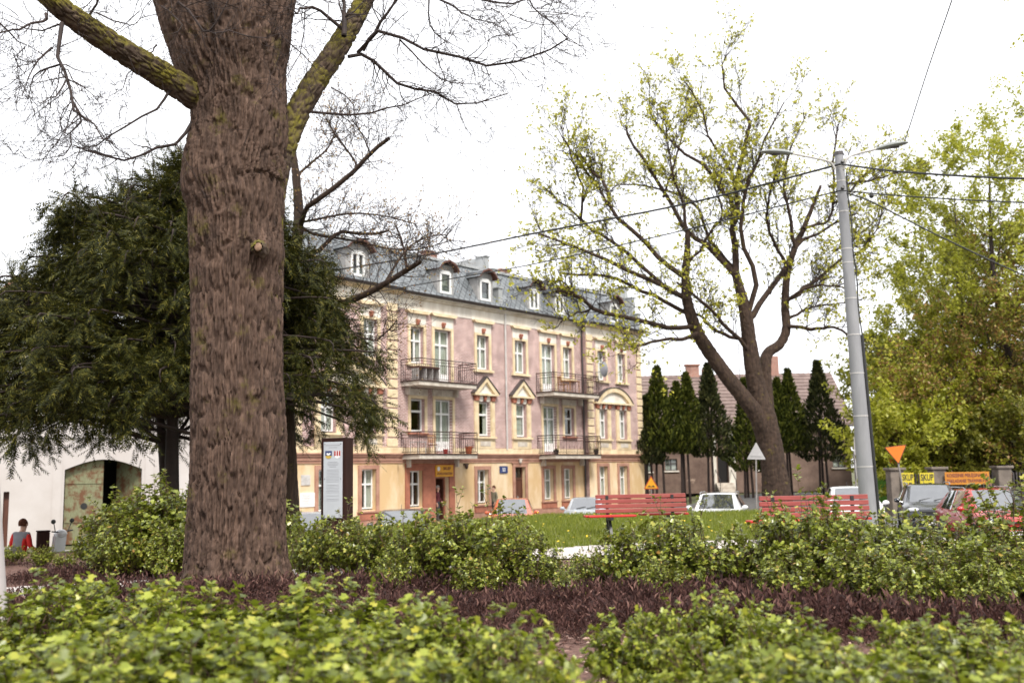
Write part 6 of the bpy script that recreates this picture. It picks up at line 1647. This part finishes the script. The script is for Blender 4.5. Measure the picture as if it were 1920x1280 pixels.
L2 = [('SKUP', .22, .5, .9), ('AUT', -.26, .5, .62)]
board(1690, 1715, 886, 919, L2, M['sign_yellow'], M['black'], 'yellow board reading SKUP AUT nearer the give way sign, crossed by its post')
board(1724, 1753, 886, 919, L2, M['sign_yellow'], M['black'], 'yellow board reading SKUP AUT beside the orange banner')
board(1771, 1856, 885, 907, [('KOSZENIE PIELĘGNACJA', .22, .36, .92), ('ZAKŁADANIE TRAWNIKÓW', -.22, .36, .94)], M['banner'], M['ink'], 'long orange banner advertising lawn care on the wall', name='advertising_banner')
# pale brick house far behind the right trees
bh = empty('distant_house', (0, 86, -.5), 0, 'brick house with white windows glimpsed through the right trees', 'building')
hx0, hx1 = wx(1740, 86), wx(2060, 86)
hw_ = [(wx(p, 86) - .6, wx(p, 86) + .6, z, z + 1.6) for p in (1782, 1833, 1890, 1950) for z in (1.0, 4.8)]
MB().wall(hx0, hx1, 0, 8.4, 0, hw_, .2).build('wall', M['red_brick'], bh)
r_ = MB(); r_.quad((hx0 - .4, -.4, 8.3), (hx1 + .4, -.4, 8.3), (hx1 + .4, 5, 12), (hx0 - .4, 5, 12)); r_.quad((hx1 + .4, 10.4, 8.3), (hx0 - .4, 10.4, 8.3), (hx0 - .4, 5, 12), (hx1 + .4, 5, 12)); r_.add([(hx0, 0, 0), (hx0, 10, 0), (hx0, 10, 8.3), (hx0, 5, 12), (hx0, 0, 8.3)], [(0, 1, 2, 3, 4)])
r_.build('roof', M['tiles'], bh)
MB().box(hx0 + .1, hx1 - .1, 1, 1.1, 0, 8.2).build('interior_wall', M['dark_room'], bh)
for a, b, c, d in hw_:
    f = MB(); ps = frame(f, (a + b) / 2, b - a, c, d, .1, .1); o = f.build('window', M['white_frame'], bh)
    for q in ps: MB().box(q[0], q[1], .12, .13, q[2], q[3]).build('pane', M['glass'], o)
# playground glimpsed right of the lamp post
M['teal'] = mat('teal_plastic', (.03, .28, .22), None, 4, .5); M['green_net'] = mat('green_fence', (.10, .25, .02), (.08, .2, .015), 3, .7)
pg = at(1650, 878, 62); z0 = gzf(pg[0], pg[1])
o = empty('play_tower', (pg[0], pg[1], z0), .3, 'small play tower with orange roof and teal panel right of the lamp post', 'play tower')
for x in (-.6, .6):
    for y in (-.6, .6): MB().tube([(x, y, 0), (x, y, 2.2)], .06, 7).build('leg', M['wood'], o)
MB().add([(-.9, -.9, 2.2), (.9, -.9, 2.2), (.9, .9, 2.2), (-.9, .9, 2.2), (0, 0, 3.1)], [(0, 1, 4), (1, 2, 4), (2, 3, 4), (3, 0, 4), (3, 2, 1, 0)]).build('roof', M['giveway'], o)
MB().box(-.6, .6, -.65, -.6, 1.25, 1.75).build('side_panel', M['teal'], o); MB().box(-.6, .6, -.6, .6, 1.1, 1.2).build('platform', M['wood'], o)
a = at(1636, 885, 58); b = at(1668, 885, 58); z0 = gzf(a[0], a[1])
o = empty('garden_fence', (a[0], 58, z0), 0, 'bright green fence panel right of the lamp post', 'fence')
MB().box(0, b[0] - a[0], -.02, .02, .1, float(at(1650, 867, 58)[2]) - z0).build('fence_panel', M['green_net'], o)
for x in (0, b[0] - a[0]): MB().box(x - .04, x + .04, .022, .1, -.1, float(at(1650, 866, 58)[2]) - z0).build('fence_post', M['zinc'], o)
# white post at the left edge
wp_ = at(-33, 1230, 7.6); o = empty('white_post', (wp_[0], wp_[1], 0), 0, 'white leaning post cut off by the left edge', 'post')
t0 = at(-82, 430, 7.6) - np.array([wp_[0], wp_[1], 0])
MB().tube([(0, 0, -.1), tuple(t0 * .5), tuple(t0)], [.205, .195, .185], 20).build('shaft', M['white_plaster'], o, smooth=True)
MB().tube([tuple(t0), tuple(t0 + [0, 0, .06])], [.21, .17], 20).build('cap', M['white_plaster'], o)
# ================================================================ cars
def paint(name, c, metal=0.0, rough=.25):
    m, t, b = new_mat(name)
    b.inputs['Base Color'].default_value = (*c, 1); b.inputs['Roughness'].default_value = rough; b.inputs['Metallic'].default_value = metal
    b.inputs['Coat Weight'].default_value = .7; b.inputs['Coat Roughness'].default_value = .03
    n = N(t, 'ShaderNodeTexNoise'); n.inputs['Scale'].default_value = 3; n.inputs['Detail'].default_value = 6
    tc = N(t, 'ShaderNodeTexCoord'); t.links.new(tc.outputs['Object'], n.inputs[0])
    r = ramp(t, [(.3, tuple(v * .9 for v in c)), (.7, c)], n.outputs[0]); t.links.new(r.outputs[0], b.inputs['Base Color'])
    return m
def car_glass():
    m, t, b = new_mat('car_glass')
    b.inputs['Base Color'].default_value = (.03, .035, .04, 1); b.inputs['Roughness'].default_value = .04; b.inputs['IOR'].default_value = 2.2; b.inputs['Coat Weight'].default_value = 1.0; b.inputs['Coat Roughness'].default_value = .02; b.inputs['Coat IOR'].default_value = 2.0
    n = N(t, 'ShaderNodeTexNoise'); n.inputs['Scale'].default_value = 5; tc = N(t, 'ShaderNodeTexCoord'); t.links.new(tc.outputs['Object'], n.inputs[0])
    r = ramp(t, [(.3, (.02, .024, .028)), (.7, (.05, .055, .06))], n.outputs[0]); t.links.new(r.outputs[0], b.inputs['Base Color'])
    return m
M['car_glass'] = car_glass()
M['tyre'] = mat('tyre_rubber', (.025, .025, .025), None, 8, .85)
M['rim'] = mat('alloy_rim', (.5, .5, .51), None, 5, .35, metal=.8)
M['lamp_glass'] = mat('headlamp_glass', (.6, .62, .65), (.45, .47, .5), 8, .1, coat=1)
M['rear_lamp'] = mat('rear_lamp', (.35, .02, .02), None, 5, .2)
def car(name, px, d, heading, m, label, L=4.2, W=1.78, H=1.5, suv=False, rails=False, z=None):
    x, y = at(px, 900, d)[:2]; z0 = gzf(x, y) if z is None else z
    o = empty(name, (x, y, z0), heading, label, 'car', 'parked cars')
    hw = W / 2; hr = hw * .72; belt = .92 + (.1 if suv else 0); hood = .95 + (.1 if suv else 0)
    cow = L / 2 - 1.12; rf = cow - (.72 if not suv else .62); rr = -L / 2 + (.75 if not suv else .5)
    b1 = (rf + rr) / 2 + .1
    ST = [(L / 2, .58, .62, .66, .66, .5), (L / 2 - .06, .42, .72, hood - .20, .84, .68), (L / 2 - .25, .3, .86, hood - .12, .94, .78), (L / 2 - .65, .26, belt - .08, hood - .04, 1.0, .84), (cow, .25, belt, hood + .02, 1.0, .84),
          (rf, .25, belt + .01, H - .035, 1.0, .70), (rf - .12, .25, belt + .015, H - .012, 1.0, .715), (b1 + .04, .25, belt + .02, H, 1.0, .73), (b1 - .05, .25, belt + .02, H, 1.0, .73), (rr + .35, .25, belt + .03, H - .02, 1.0, .71), (rr, .25, belt + .05, H - .06, .99, .68), (-L / 2 + .16, .27, belt + .05, belt + .12, .96, .76), (-L / 2 + .03, .34, belt - .18, belt - .05, .93, .78), (-L / 2, .46, .62, .68, .86, .74)]
    V = []
    for (sx_, zb, zbelt, zr, fw, fr) in ST:
        w = hw * fw; r = hw * fr; cab = zr - zbelt > .25
        sec = [(w * .86, zb), (w * .97, zb + .08), (w, (zb + zbelt) / 2 + .04), (w * .975, zbelt), (r, zr - (.05 if cab else .02)), (r * .84, zr - .012), (r * .45, zr), (0, zr + .004)]
        for yy, zz in sec: V.append((sx_, yy, zz))
        for yy, zz in sec[-2::-1]: V.append((sx_, -yy, zz))
    n = 15; body, wind, sides, rear = [], [], [], []
    for i in range(len(ST) - 1):
        for k in range(n - 1):
            f = (i * n + k, i * n + k + 1, (i + 1) * n + k + 1, (i + 1) * n + k)
            side = k in (3, 10); top = 5 <= k <= 8
            if i == 4 and top: wind.append(f)
            elif i == 10 and top: rear.append(f)
            elif side and i in (6, 8, 9) : sides.append((f, k, i))
            else: body.append(f)
    body.append(tuple(range(n))); body.append(tuple((len(ST) - 1) * n + n - 1 - k for k in range(n)))
    def sub(fs, nm, mt, parent=o, push=0.0):
        mm = MB(); ids = sorted({i for f in fs for i in f}); rm = {a: b for b, a in enumerate(ids)}
        mm.v = [V[i] for i in ids]; mm.f = [tuple(rm[i] for i in f) for f in fs]
        return mm.build(nm, mt, parent, smooth=True)
    sub(body, 'body', m); ws = sub(wind, 'windscreen', M['car_glass']); sub(rear, 'rear_window', M['car_glass'])
    for sgn in (3, 10):
        for grp in ((6,), (8, 9)):
            fs = [f for f, k, i in sides if k == sgn and i in grp]; sub(fs, 'side_window', M['car_glass'])
    # wipers
    for s in (-.5, .12):
        w_ = MB(); w_.tube([(cow - .02, s * hw * .8, hood + .05), (cow - .14, (s + .55) * hw * .8, hood + .13)], .012, 5); w_.build('wiper', M['black'], ws)
    for s in (-1, 1):
        mr = MB(); mr.ellipsoid((rf + .42, s * (hw + .1), belt + .09), (.07, .11, .075), 10, 7); mr.tube([(rf + .42, s * hw * .93, belt + .02), (rf + .42, s * (hw + .06), belt + .06)], .025, 6); mr.build('mirror', m, o, smooth=True)
        hl = MB(); hl.ellipsoid((L / 2 - .17, s * hw * .66, hood - .22), (.16, .2, .085), 12, 7); hl.build('headlight', M['lamp_glass'], o, smooth=True)
        tl = MB(); tl.ellipsoid((-L / 2 + .1, s * hw * .78, belt - .08), (.1, .14, .12), 10, 7); tl.build('tail_light', M['rear_lamp'], o, smooth=True)
        if rails:
            rl = MB(); rl.tube([(rf - .15, s * hr * .98, H - .03), (rf - .3, s * hr, H + .035), (rr + .3, s * hr * .98, H + .03), (rr + .12, s * hr * .96, H - .06)], .018, 6); rl.build('roof_rail', M['rim'], o, smooth=True)
        dh = MB(); dh.box(b1 + .15, b1 + .33, s * hw - .015 if s > 0 else -hw - .02, hw + .02 if s > 0 else -hw + .015, belt - .13, belt - .10); dh.build('door_handle', m, o)
        for xw in (L / 2 - .78, -L / 2 + .78):
            R = .33 + (.03 if suv else 0); w = MB(); nn = 22
            prof = [(R * .62, .1), (R * .93, .105), (R, .07), (R, -.07), (R * .93, -.105), (R * .62, -.1)]
            for (r0, y0), (r1, y1) in zip(prof[:-1], prof[1:]):
                for k in range(nn):
                    a0, a1 = 2 * math.pi * k / nn, 2 * math.pi * (k + 1) / nn
                    w.quad((r0 * math.cos(a0), y0, r0 * math.sin(a0)), (r0 * math.cos(a1), y0, r0 * math.sin(a1)), (r1 * math.cos(a1), y1, r1 * math.sin(a1)), (r1 * math.cos(a0), y1, r1 * math.sin(a0)))
            wo_ = w.build('wheel', M['tyre'], o, (xw, s * (hw - .09), R), True)
            rm_ = MB(); rm_.tube([(0, .085 * s, 0), (0, .095 * s, 0)], R * .2, 12)
            for k in range(5):
                a = 2 * math.pi * k / 5; rm_.tube([(R * .12 * math.cos(a), .09 * s, R * .12 * math.sin(a)), (R * .6 * math.cos(a), .085 * s, R * .6 * math.sin(a))], .035, 5)
            rm_.tube([(0, .02 * s, 0), (0, .05 * s, 0)], R * .62, 20); rm_.build('rim', M['rim'], wo_)
    g_ = MB(); g_.bbox(-.42, .42, -.03, .0, hood - .36, hood - .24, .02)
    gr_ = g_.build('grille', M['black'], o); gr_.rotation_euler = (0, 0, math.pi / 2); gr_.location = (L / 2 - .03, 0, 0)
    bp_ = MB(); bp_.bbox(-hw * .85, hw * .85, -.06, .08, .32, .50, .03); q = bp_.build('bumper', m, o); q.rotation_euler = (0, 0, math.pi / 2); q.location = (L / 2 - .02, 0, 0)
    np_ = MB(); np_.box(-.26, .26, -.075, -.062, .36, .47); q2 = np_.build('number_plate', M['white_paint'], o); q2.rotation_euler = (0, 0, math.pi / 2); q2.location = (L / 2 + .0, 0, 0)
    an_ = MB(); an_.tube([(rr + .2, 0, H - .03), (rr + .0, 0, H + .12)], .008, 5); an_.build('antenna', M['black'], o)
def hd(dx, dy): return math.atan2(dy, dx)
P_white = paint('white_car_paint', (.78, .78, .78)); P_black = paint('black_car_paint', (.012, .014, .02)); P_red = paint('red_car_paint', (.42, .02, .018)); P_or = paint('orange_car_paint', (.5, .10, .03)); P_lb = paint('light_blue_car_paint', (.52, .60, .66)); P_dk = paint('dark_grey_car_paint', (.05, .045, .045)); P_sil = paint('silver_blue_car_paint', (.55, .60, .64))
car('parked_car', 578, 28.5, hd(.45, -.9), P_lb, 'light blue car just left of the information pillar', L=4.3, H=1.5)
car('parked_car', 752, 33, hd(.1, -1), P_dk, 'dark car half hidden by the hedge below the shop window', L=4.1, H=1.46)
car('parked_car', 960, 41, hd(-.05, -1), P_or, 'orange red hatchback facing the camera in front of the tenement', L=4.0, H=1.55)
car('parked_car', 1098, 44.5, hd(-.15, -1), P_sil, 'pale silver blue car left of the middle bench', L=4.3, H=1.45)
car('parked_car', 1346, 37, hd(-.3, -1), P_white, 'white estate car with roof rails between the two benches', L=4.4, H=1.6, suv=True, rails=True)
car('parked_car', 1594, 33.5, hd(-.25, -1), P_white, 'white car behind the lamp post', L=4.3, H=1.62, suv=True)
car('parked_car', 1738, 34, hd(-.33, -1), P_black, 'black estate car with silver roof rails under the yellow boards', L=4.6, W=1.86, H=1.62, suv=True, rails=True)
car('parked_car', 1848, 29, hd(-.1, -1), P_red, 'bright red car parked under the orange banner', L=4.3, H=1.55, rails=True)
car('parked_car', 1955, 28, hd(-.05, -1), P_dk, 'dark car cut off by the right edge', L=4.3, H=1.58)

# ================================================================ people
def person(loc, rz, label, J, mats, hair=None, extra=None):
    """J: name -> (position, radius, parent, material); grown into one continuous skin"""
    names = list(J); ix = {n: i for i, n in enumerate(names)}
    me = bpy.data.meshes.new('person'); me.from_pydata([J[n][0] for n in names], [(ix[J[n][2]], ix[n]) for n in names if J[n][2]], [])
    t = bpy.data.objects.new('person_tmp', me); col.objects.link(t)
    sk = t.modifiers.new('skin', 'SKIN'); sk.use_smooth_shade = True
    if not me.skin_vertices: me.attributes
    for i, n in enumerate(names):
        sv = me.skin_vertices[0].data[i]; r = J[n][1]; sv.radius = r if hasattr(r, '__len__') else (r, r); sv.use_root = (n == 'pelvis')
    ss_ = t.modifiers.new('sub', 'SUBSURF'); ss_.levels = 2; ss_.render_levels = 2
    dg = bpy.context.evaluated_depsgraph_get(); out = bpy.data.meshes.new_from_object(t.evaluated_get(dg)); bpy.data.objects.remove(t)
    out.name = 'person'; out.materials.clear()
    for m in mats: out.materials.append(m)
    segs = [(np.array(J[J[n][2]][0]), np.array(J[n][0]), J[n][3]) for n in names if J[n][2]]
    cen = np.array([p.center for p in out.polygons]); best = np.full(len(cen), 9.); mi = np.zeros(len(cen), np.int32)
    for a, b, m in segs:
        ab = b - a; tt = np.clip(((cen - a) @ ab) / max(ab @ ab, 1e-9), 0, 1); dd = np.linalg.norm(cen - a - tt[:, None] * ab, axis=1)
        k = dd < best; best[k] = dd[k]; mi[k] = m
    out.polygons.foreach_set('material_index', mi); out.polygons.foreach_set('use_smooth', np.ones(len(mi), bool))
    o = setp(link('person', out, None, loc), label, 'person'); o.rotation_euler = (0, 0, rz)
    if hair:
        hm, keep = hair; h = MB(); hp = J['head'][0]
        nu, nv = 16, 8
        for i in range(nv + 1):
            th = math.pi * .62 * i / nv
            for k in range(nu):
                ph = 2 * math.pi * k / nu; r = .108 + .006 * math.sin(5 * ph + 3 * th); zc = math.cos(th)
                px_ = r * 1.06 * math.sin(th) * math.cos(ph); zz = r * 1.15 * zc
                if math.cos(ph) > .3 and i > nv * keep: zz = max(zz, .045)
                h.v.append((hp[0] + px_ - .014, hp[1] + r * .92 * math.sin(th) * math.sin(ph), hp[2] + zz + .012))
        for i in range(nv):
            for k in range(nu): h.f.append((i * nu + k, (i + 1) * nu + k, (i + 1) * nu + (k + 1) % nu, i * nu + (k + 1) % nu))
        h.build('hair', hm, o, smooth=True)
        for s in (-1, 1):
            MB().ellipsoid((hp[0] + .088, hp[1] + s * .034, hp[2] + .0), (.012, .012, .009), 8, 5).build('eye', M['black'], o)
            MB().ellipsoid((hp[0] + .0, hp[1] + s * .096, hp[2] - .01), (.022, .012, .034), 8, 6).build('ear', M['skin'], o, smooth=True)
        MB().ellipsoid((hp[0] + .093, hp[1], hp[2] - .062), (.012, .026, .007), 8, 5).build('mouth', M['terracotta'], o)
    return o
def fingers(J, wrist, palm, s, mi, down=(0, 0, -1)):
    w = np.array(J[wrist][0]); p = np.array(J[palm][0]); d = nrm(p - w); fx = np.array([1, 0, 0.])
    for k, (o_, l) in enumerate(((-.03, .065), (-.01, .078), (.01, .075), (.028, .058))):
        b = p + fx * o_ + d * .02; J[f'{palm}_f{k}'] = (tuple(b), .010, palm, mi); J[f'{palm}_f{k}b'] = (tuple(b + d * l * .6 + fx * .0), .0085, f'{palm}_f{k}', mi); J[f'{palm}_f{k}c'] = (tuple(b + d * l + np.array([.0, -s * .015, 0])), .0075, f'{palm}_f{k}b', mi)
    b = p + fx * .035 - d * .03; J[f'{palm}_t'] = (tuple(b), .011, palm, mi); J[f'{palm}_tb'] = (tuple(b + d * .04 + fx * .02), .009, f'{palm}_t', mi)
def standing(lean=0.0, stride=0.0, head_turn=0.0, arm=((.06, .25, .92), (.06, -.25, .92)), mt=dict(top=0, legs=1, skin=2, shoe=3), h=1.0):
    J = {'pelvis': ((0, 0, .95), (.15, .12), None, mt['legs']), 'spine': ((0, 0, 1.13), (.15, .115), 'pelvis', mt['top']), 'chest': ((.0, 0, 1.33), (.17, .125), 'spine', mt['top']), 'neckbase': ((.0, 0, 1.47), .085, 'chest', mt['top']), 'neck': ((.012, 0, 1.53), .058, 'neckbase', mt['skin']), 'jaw': ((.035, 0, 1.595), (.068, .074), 'neck', mt['skin']), 'head': ((.018, 0, 1.675), (.092, .098), 'jaw', mt['skin']), 'top': ((.0, 0, 1.745), .055, 'head', mt['skin']), 'nose': ((.122, 0, 1.645), .014, 'head', mt['skin'])}
    for s, nm, a in ((1, 'l', arm[0]), (-1, 'r', arm[1])):
        J['sh' + nm] = ((0, .185 * s, 1.43), .068, 'chest', mt['top']); w = np.array(a); el = (np.array([0, .19 * s, 1.43]) + w) / 2 + np.array([-.07, .05 * s, -.0]); J['el' + nm] = (tuple(el), .052, 'sh' + nm, mt['top']); J['wr' + nm] = (tuple(w), .036, 'el' + nm, mt['top'])
        d = nrm(w - el); J['pa' + nm] = (tuple(w + d * .085), (.04, .022), 'wr' + nm, mt['skin']); fingers(J, 'wr' + nm, 'pa' + nm, s, mt['skin'])
        st = stride * s
        J['hip' + nm] = ((0, .095 * s, .90), .098, 'pelvis', mt['legs']); J['kn' + nm] = ((.03 + st * .5, .1 * s, .50), .068, 'hip' + nm, mt['legs']); J['an' + nm] = ((-.01 + st, .1 * s, .10 + (.05 if st < 0 else 0)), .048, 'kn' + nm, mt['legs']); J['to' + nm] = ((.14 + st, .11 * s, .045), .042, 'an' + nm, mt['shoe'])
    return J
M['maroon'] = mat('maroon_shirt', (.10, .012, .018), (.07, .008, .013), 8, .85); M['trousers'] = mat('dark_trousers', (.03, .03, .04), None, 8, .85); M['olive'] = mat('olive_jacket', (.20, .175, .115), (.15, .13, .085), 8, .8); M['shoe'] = mat('dark_shoes', (.02, .018, .016), None, 6, .6); M['grey_hair'] = mat('grey_hair', (.40, .37, .35), (.3, .27, .25), 20, .7); M['brown_hair'] = mat('dark_brown_hair', (.11, .042, .025), (.06, .024, .015), 20, .95, spec=.1); M['vest'] = mat('grey_vest', (.19, .185, .20), (.15, .145, .16), 6, .85); M['red_cloth'] = mat('red_sleeve', (.62, .02, .015), (.5, .015, .012), 6, .8)
pd = T(9.62, .12, -1.05)
person(pd, TEN_RZ - math.pi / 2 + .5, 'grey haired person in a maroon shirt standing in the shop doorway', standing(arm=((.16, .2, .98), (.02, -.25, .93))), [M['maroon'], M['trousers'], M['skin'], M['shoe']], (M['grey_hair'], .45))
pw = T(12.15, -1.5, -1.12)
person(pw, TEN_RZ + math.pi - .25, 'dark haired person in an olive jacket walking left along the facade', standing(stride=.16, arm=((.1, .24, .95), (-.08, -.25, .93))), [M['olive'], M['trousers'], M['skin'], M['shoe']], (M['brown_hair'], .35))
# seated person on the left
ps_ = at(40, 960, 23.5); zs_ = gzf(ps_[0], ps_[1])
J = {'pelvis': ((-.05, 0, .53), (.16, .14), None, 2), 'spine': ((-.03, 0, .72), (.165, .125), 'pelvis', 0), 'chest': ((.02, 0, .92), (.18, .13), 'spine', 0), 'neckbase': ((.05, 0, 1.06), .085, 'chest', 0), 'neck': ((.075, 0, 1.11), .06, 'neckbase', 3), 'jaw': ((.10, 0, 1.17), .072, 'neck', 3), 'head': ((.085, 0, 1.25), (.094, .1), 'jaw', 3), 'top': ((.07, 0, 1.32), .055, 'head', 3), 'nose': ((.19, 0, 1.225), .014, 'head', 3)}
for s, nm in ((1, 'l'), (-1, 'r')):
    J['sh' + nm] = ((.03, .19 * s, 1.02), .072, 'chest', 0); J['el' + nm] = ((.02, .27 * s, .76), .056, 'sh' + nm, 1); J['wr' + nm] = ((.26, .2 * s, .66), .038, 'el' + nm, 1); J['pa' + nm] = ((.34, .17 * s, .65), (.04, .024), 'wr' + nm, 3); fingers(J, 'wr' + nm, 'pa' + nm, s, 3)
    J['hip' + nm] = ((0, .1 * s, .52), .1, 'pelvis', 2); J['kn' + nm] = ((.42, .13 * s, .53), .072, 'hip' + nm, 2); J['an' + nm] = ((.40, .13 * s, .1), .05, 'kn' + nm, 2); J['to' + nm] = ((.54, .14 * s, .045), .042, 'an' + nm, 4)
person((ps_[0], ps_[1], zs_), math.radians(75), 'seated person seen from behind in a grey vest with bright red sleeves', J, [M['vest'], M['red_cloth'], M['trousers'], M['skin'], M['shoe']], (M['brown_hair'], 1.1))
# bench they sit on
ob = empty('park_bench', (ps_[0], ps_[1], zs_), math.radians(75 - 90), 'low red bench under the seated person at the left edge', 'bench', 'red park benches')
for k in range(4): MB().bbox(-.45, 2.3, -.28 + k * .115, -.18 + k * .115, .375, .41, .008).build('seat_slat', M['bench_seat'], ob)
for x in (-.2, 2.0): MB().box(x - .03, x + .03, -.25, .15, 0, .373).build('leg', M['black'], ob)
# litter bin
bp2 = at(81, 1000, 23.5); zb2 = gzf(bp2[0], bp2[1]); hb = float(at(81, 994, 23.5)[2]) - zb2
ob = empty('litter_bin', (bp2[0], bp2[1], zb2), math.radians(30), 'dark brown square litter bin between the seated person and the scooter', 'litter bin')
MB().bbox(-.13, .13, -.13, .13, .05, hb - .03, .01).build('bin_body', M['corten'], ob); MB().bbox(-.145, .145, -.145, .145, hb - .028, hb, .008).build('bin_lid', M['corten'], ob); MB().box(-.1, .1, -.1, .1, -.02, .05).build('foot', M['black'], ob)
# scooter
sp_ = at(137, 1000, 24.0); zc = gzf(sp_[0], sp_[1])
osc = empty('scooter', (sp_[0], sp_[1], zc), math.radians(165), 'white motor scooter with a black mirror parked before the arched gateway', 'scooter')
P_sc = P_white
bd_ = MB(); bd_.ellipsoid((-.55, 0, .55), (.48, .17, .2), 14, 9); bd_.box(-.35, .35, -.15, .15, .26, .32); bd_.build('body', P_sc, osc, smooth=True)
st_ = MB(); st_.ellipsoid((-.5, 0, .77), (.42, .15, .07), 14, 7); st_.build('seat', M['white_paint'], osc, smooth=True)
lg_ = MB(); lg_.prism_xz([(-.0, .28), (.08, .28), (.02 + .0, .95), (-.06, .95)], -.2, .2, .02); q = lg_.build('leg_shield', P_sc, osc); q.location = (.38, 0, 0)
hb_ = MB(); hb_.ellipsoid((.34, 0, 1.0), (.13, .17, .1), 12, 8); hb_.build('headset', P_sc, osc, smooth=True)
hd_ = MB(); hd_.tube([(.3, -.35, 1.06), (.33, 0, 1.03), (.3, .35, 1.06)], .018, 7); hd_.build('handlebar', M['black'], osc)
for s in (-1, 1):
    mi_ = MB(); mi_.tube([(.32, .22 * s, 1.05), (.3, .3 * s, 1.25)], .01, 6); mi_.ellipsoid((.3, .32 * s, 1.29), (.02, .08, .055), 10, 7); mi_.build('mirror', M['black'], osc, smooth=True)
hl_ = MB(); hl_.ellipsoid((.46, 0, .98), (.04, .09, .07), 10, 7); hl_.build('headlight', M['lamp_glass'], osc, smooth=True)
fk = MB(); fk.tube([(.42, 0, .9), (.56, 0, .26)], .035, 8); fk.build('fork', M['rim'], osc)
mg = MB(); mg.ellipsoid((.57, 0, .42), (.2, .09, .08), 12, 7); mg.build('mudguard', P_sc, osc, smooth=True)
for xw in (.57, -.62):
    w = MB(); nn = 20
    for k in range(nn):
        a0, a1 = 2 * math.pi * k / nn, 2 * math.pi * (k + 1) / nn
        for (r0, y0), (r1, y1) in zip(((.13, .05), (.22, .055), (.24, 0), (.22, -.055)), ((.22, .055), (.24, 0), (.22, -.055), (.13, -.05))):
            w.quad((r0 * math.cos(a0), y0, r0 * math.sin(a0)), (r0 * math.cos(a1), y0, r0 * math.sin(a1)), (r1 * math.cos(a1), y1, r1 * math.sin(a1)), (r1 * math.cos(a0), y1, r1 * math.sin(a0)))
    wo2 = w.build('wheel', M['tyre'], osc, (xw, 0, .24), True)
    rm2 = MB(); rm2.tube([(0, -.04, 0), (0, .04, 0)], .13, 16); rm2.build('rim', M['rim'], wo2)
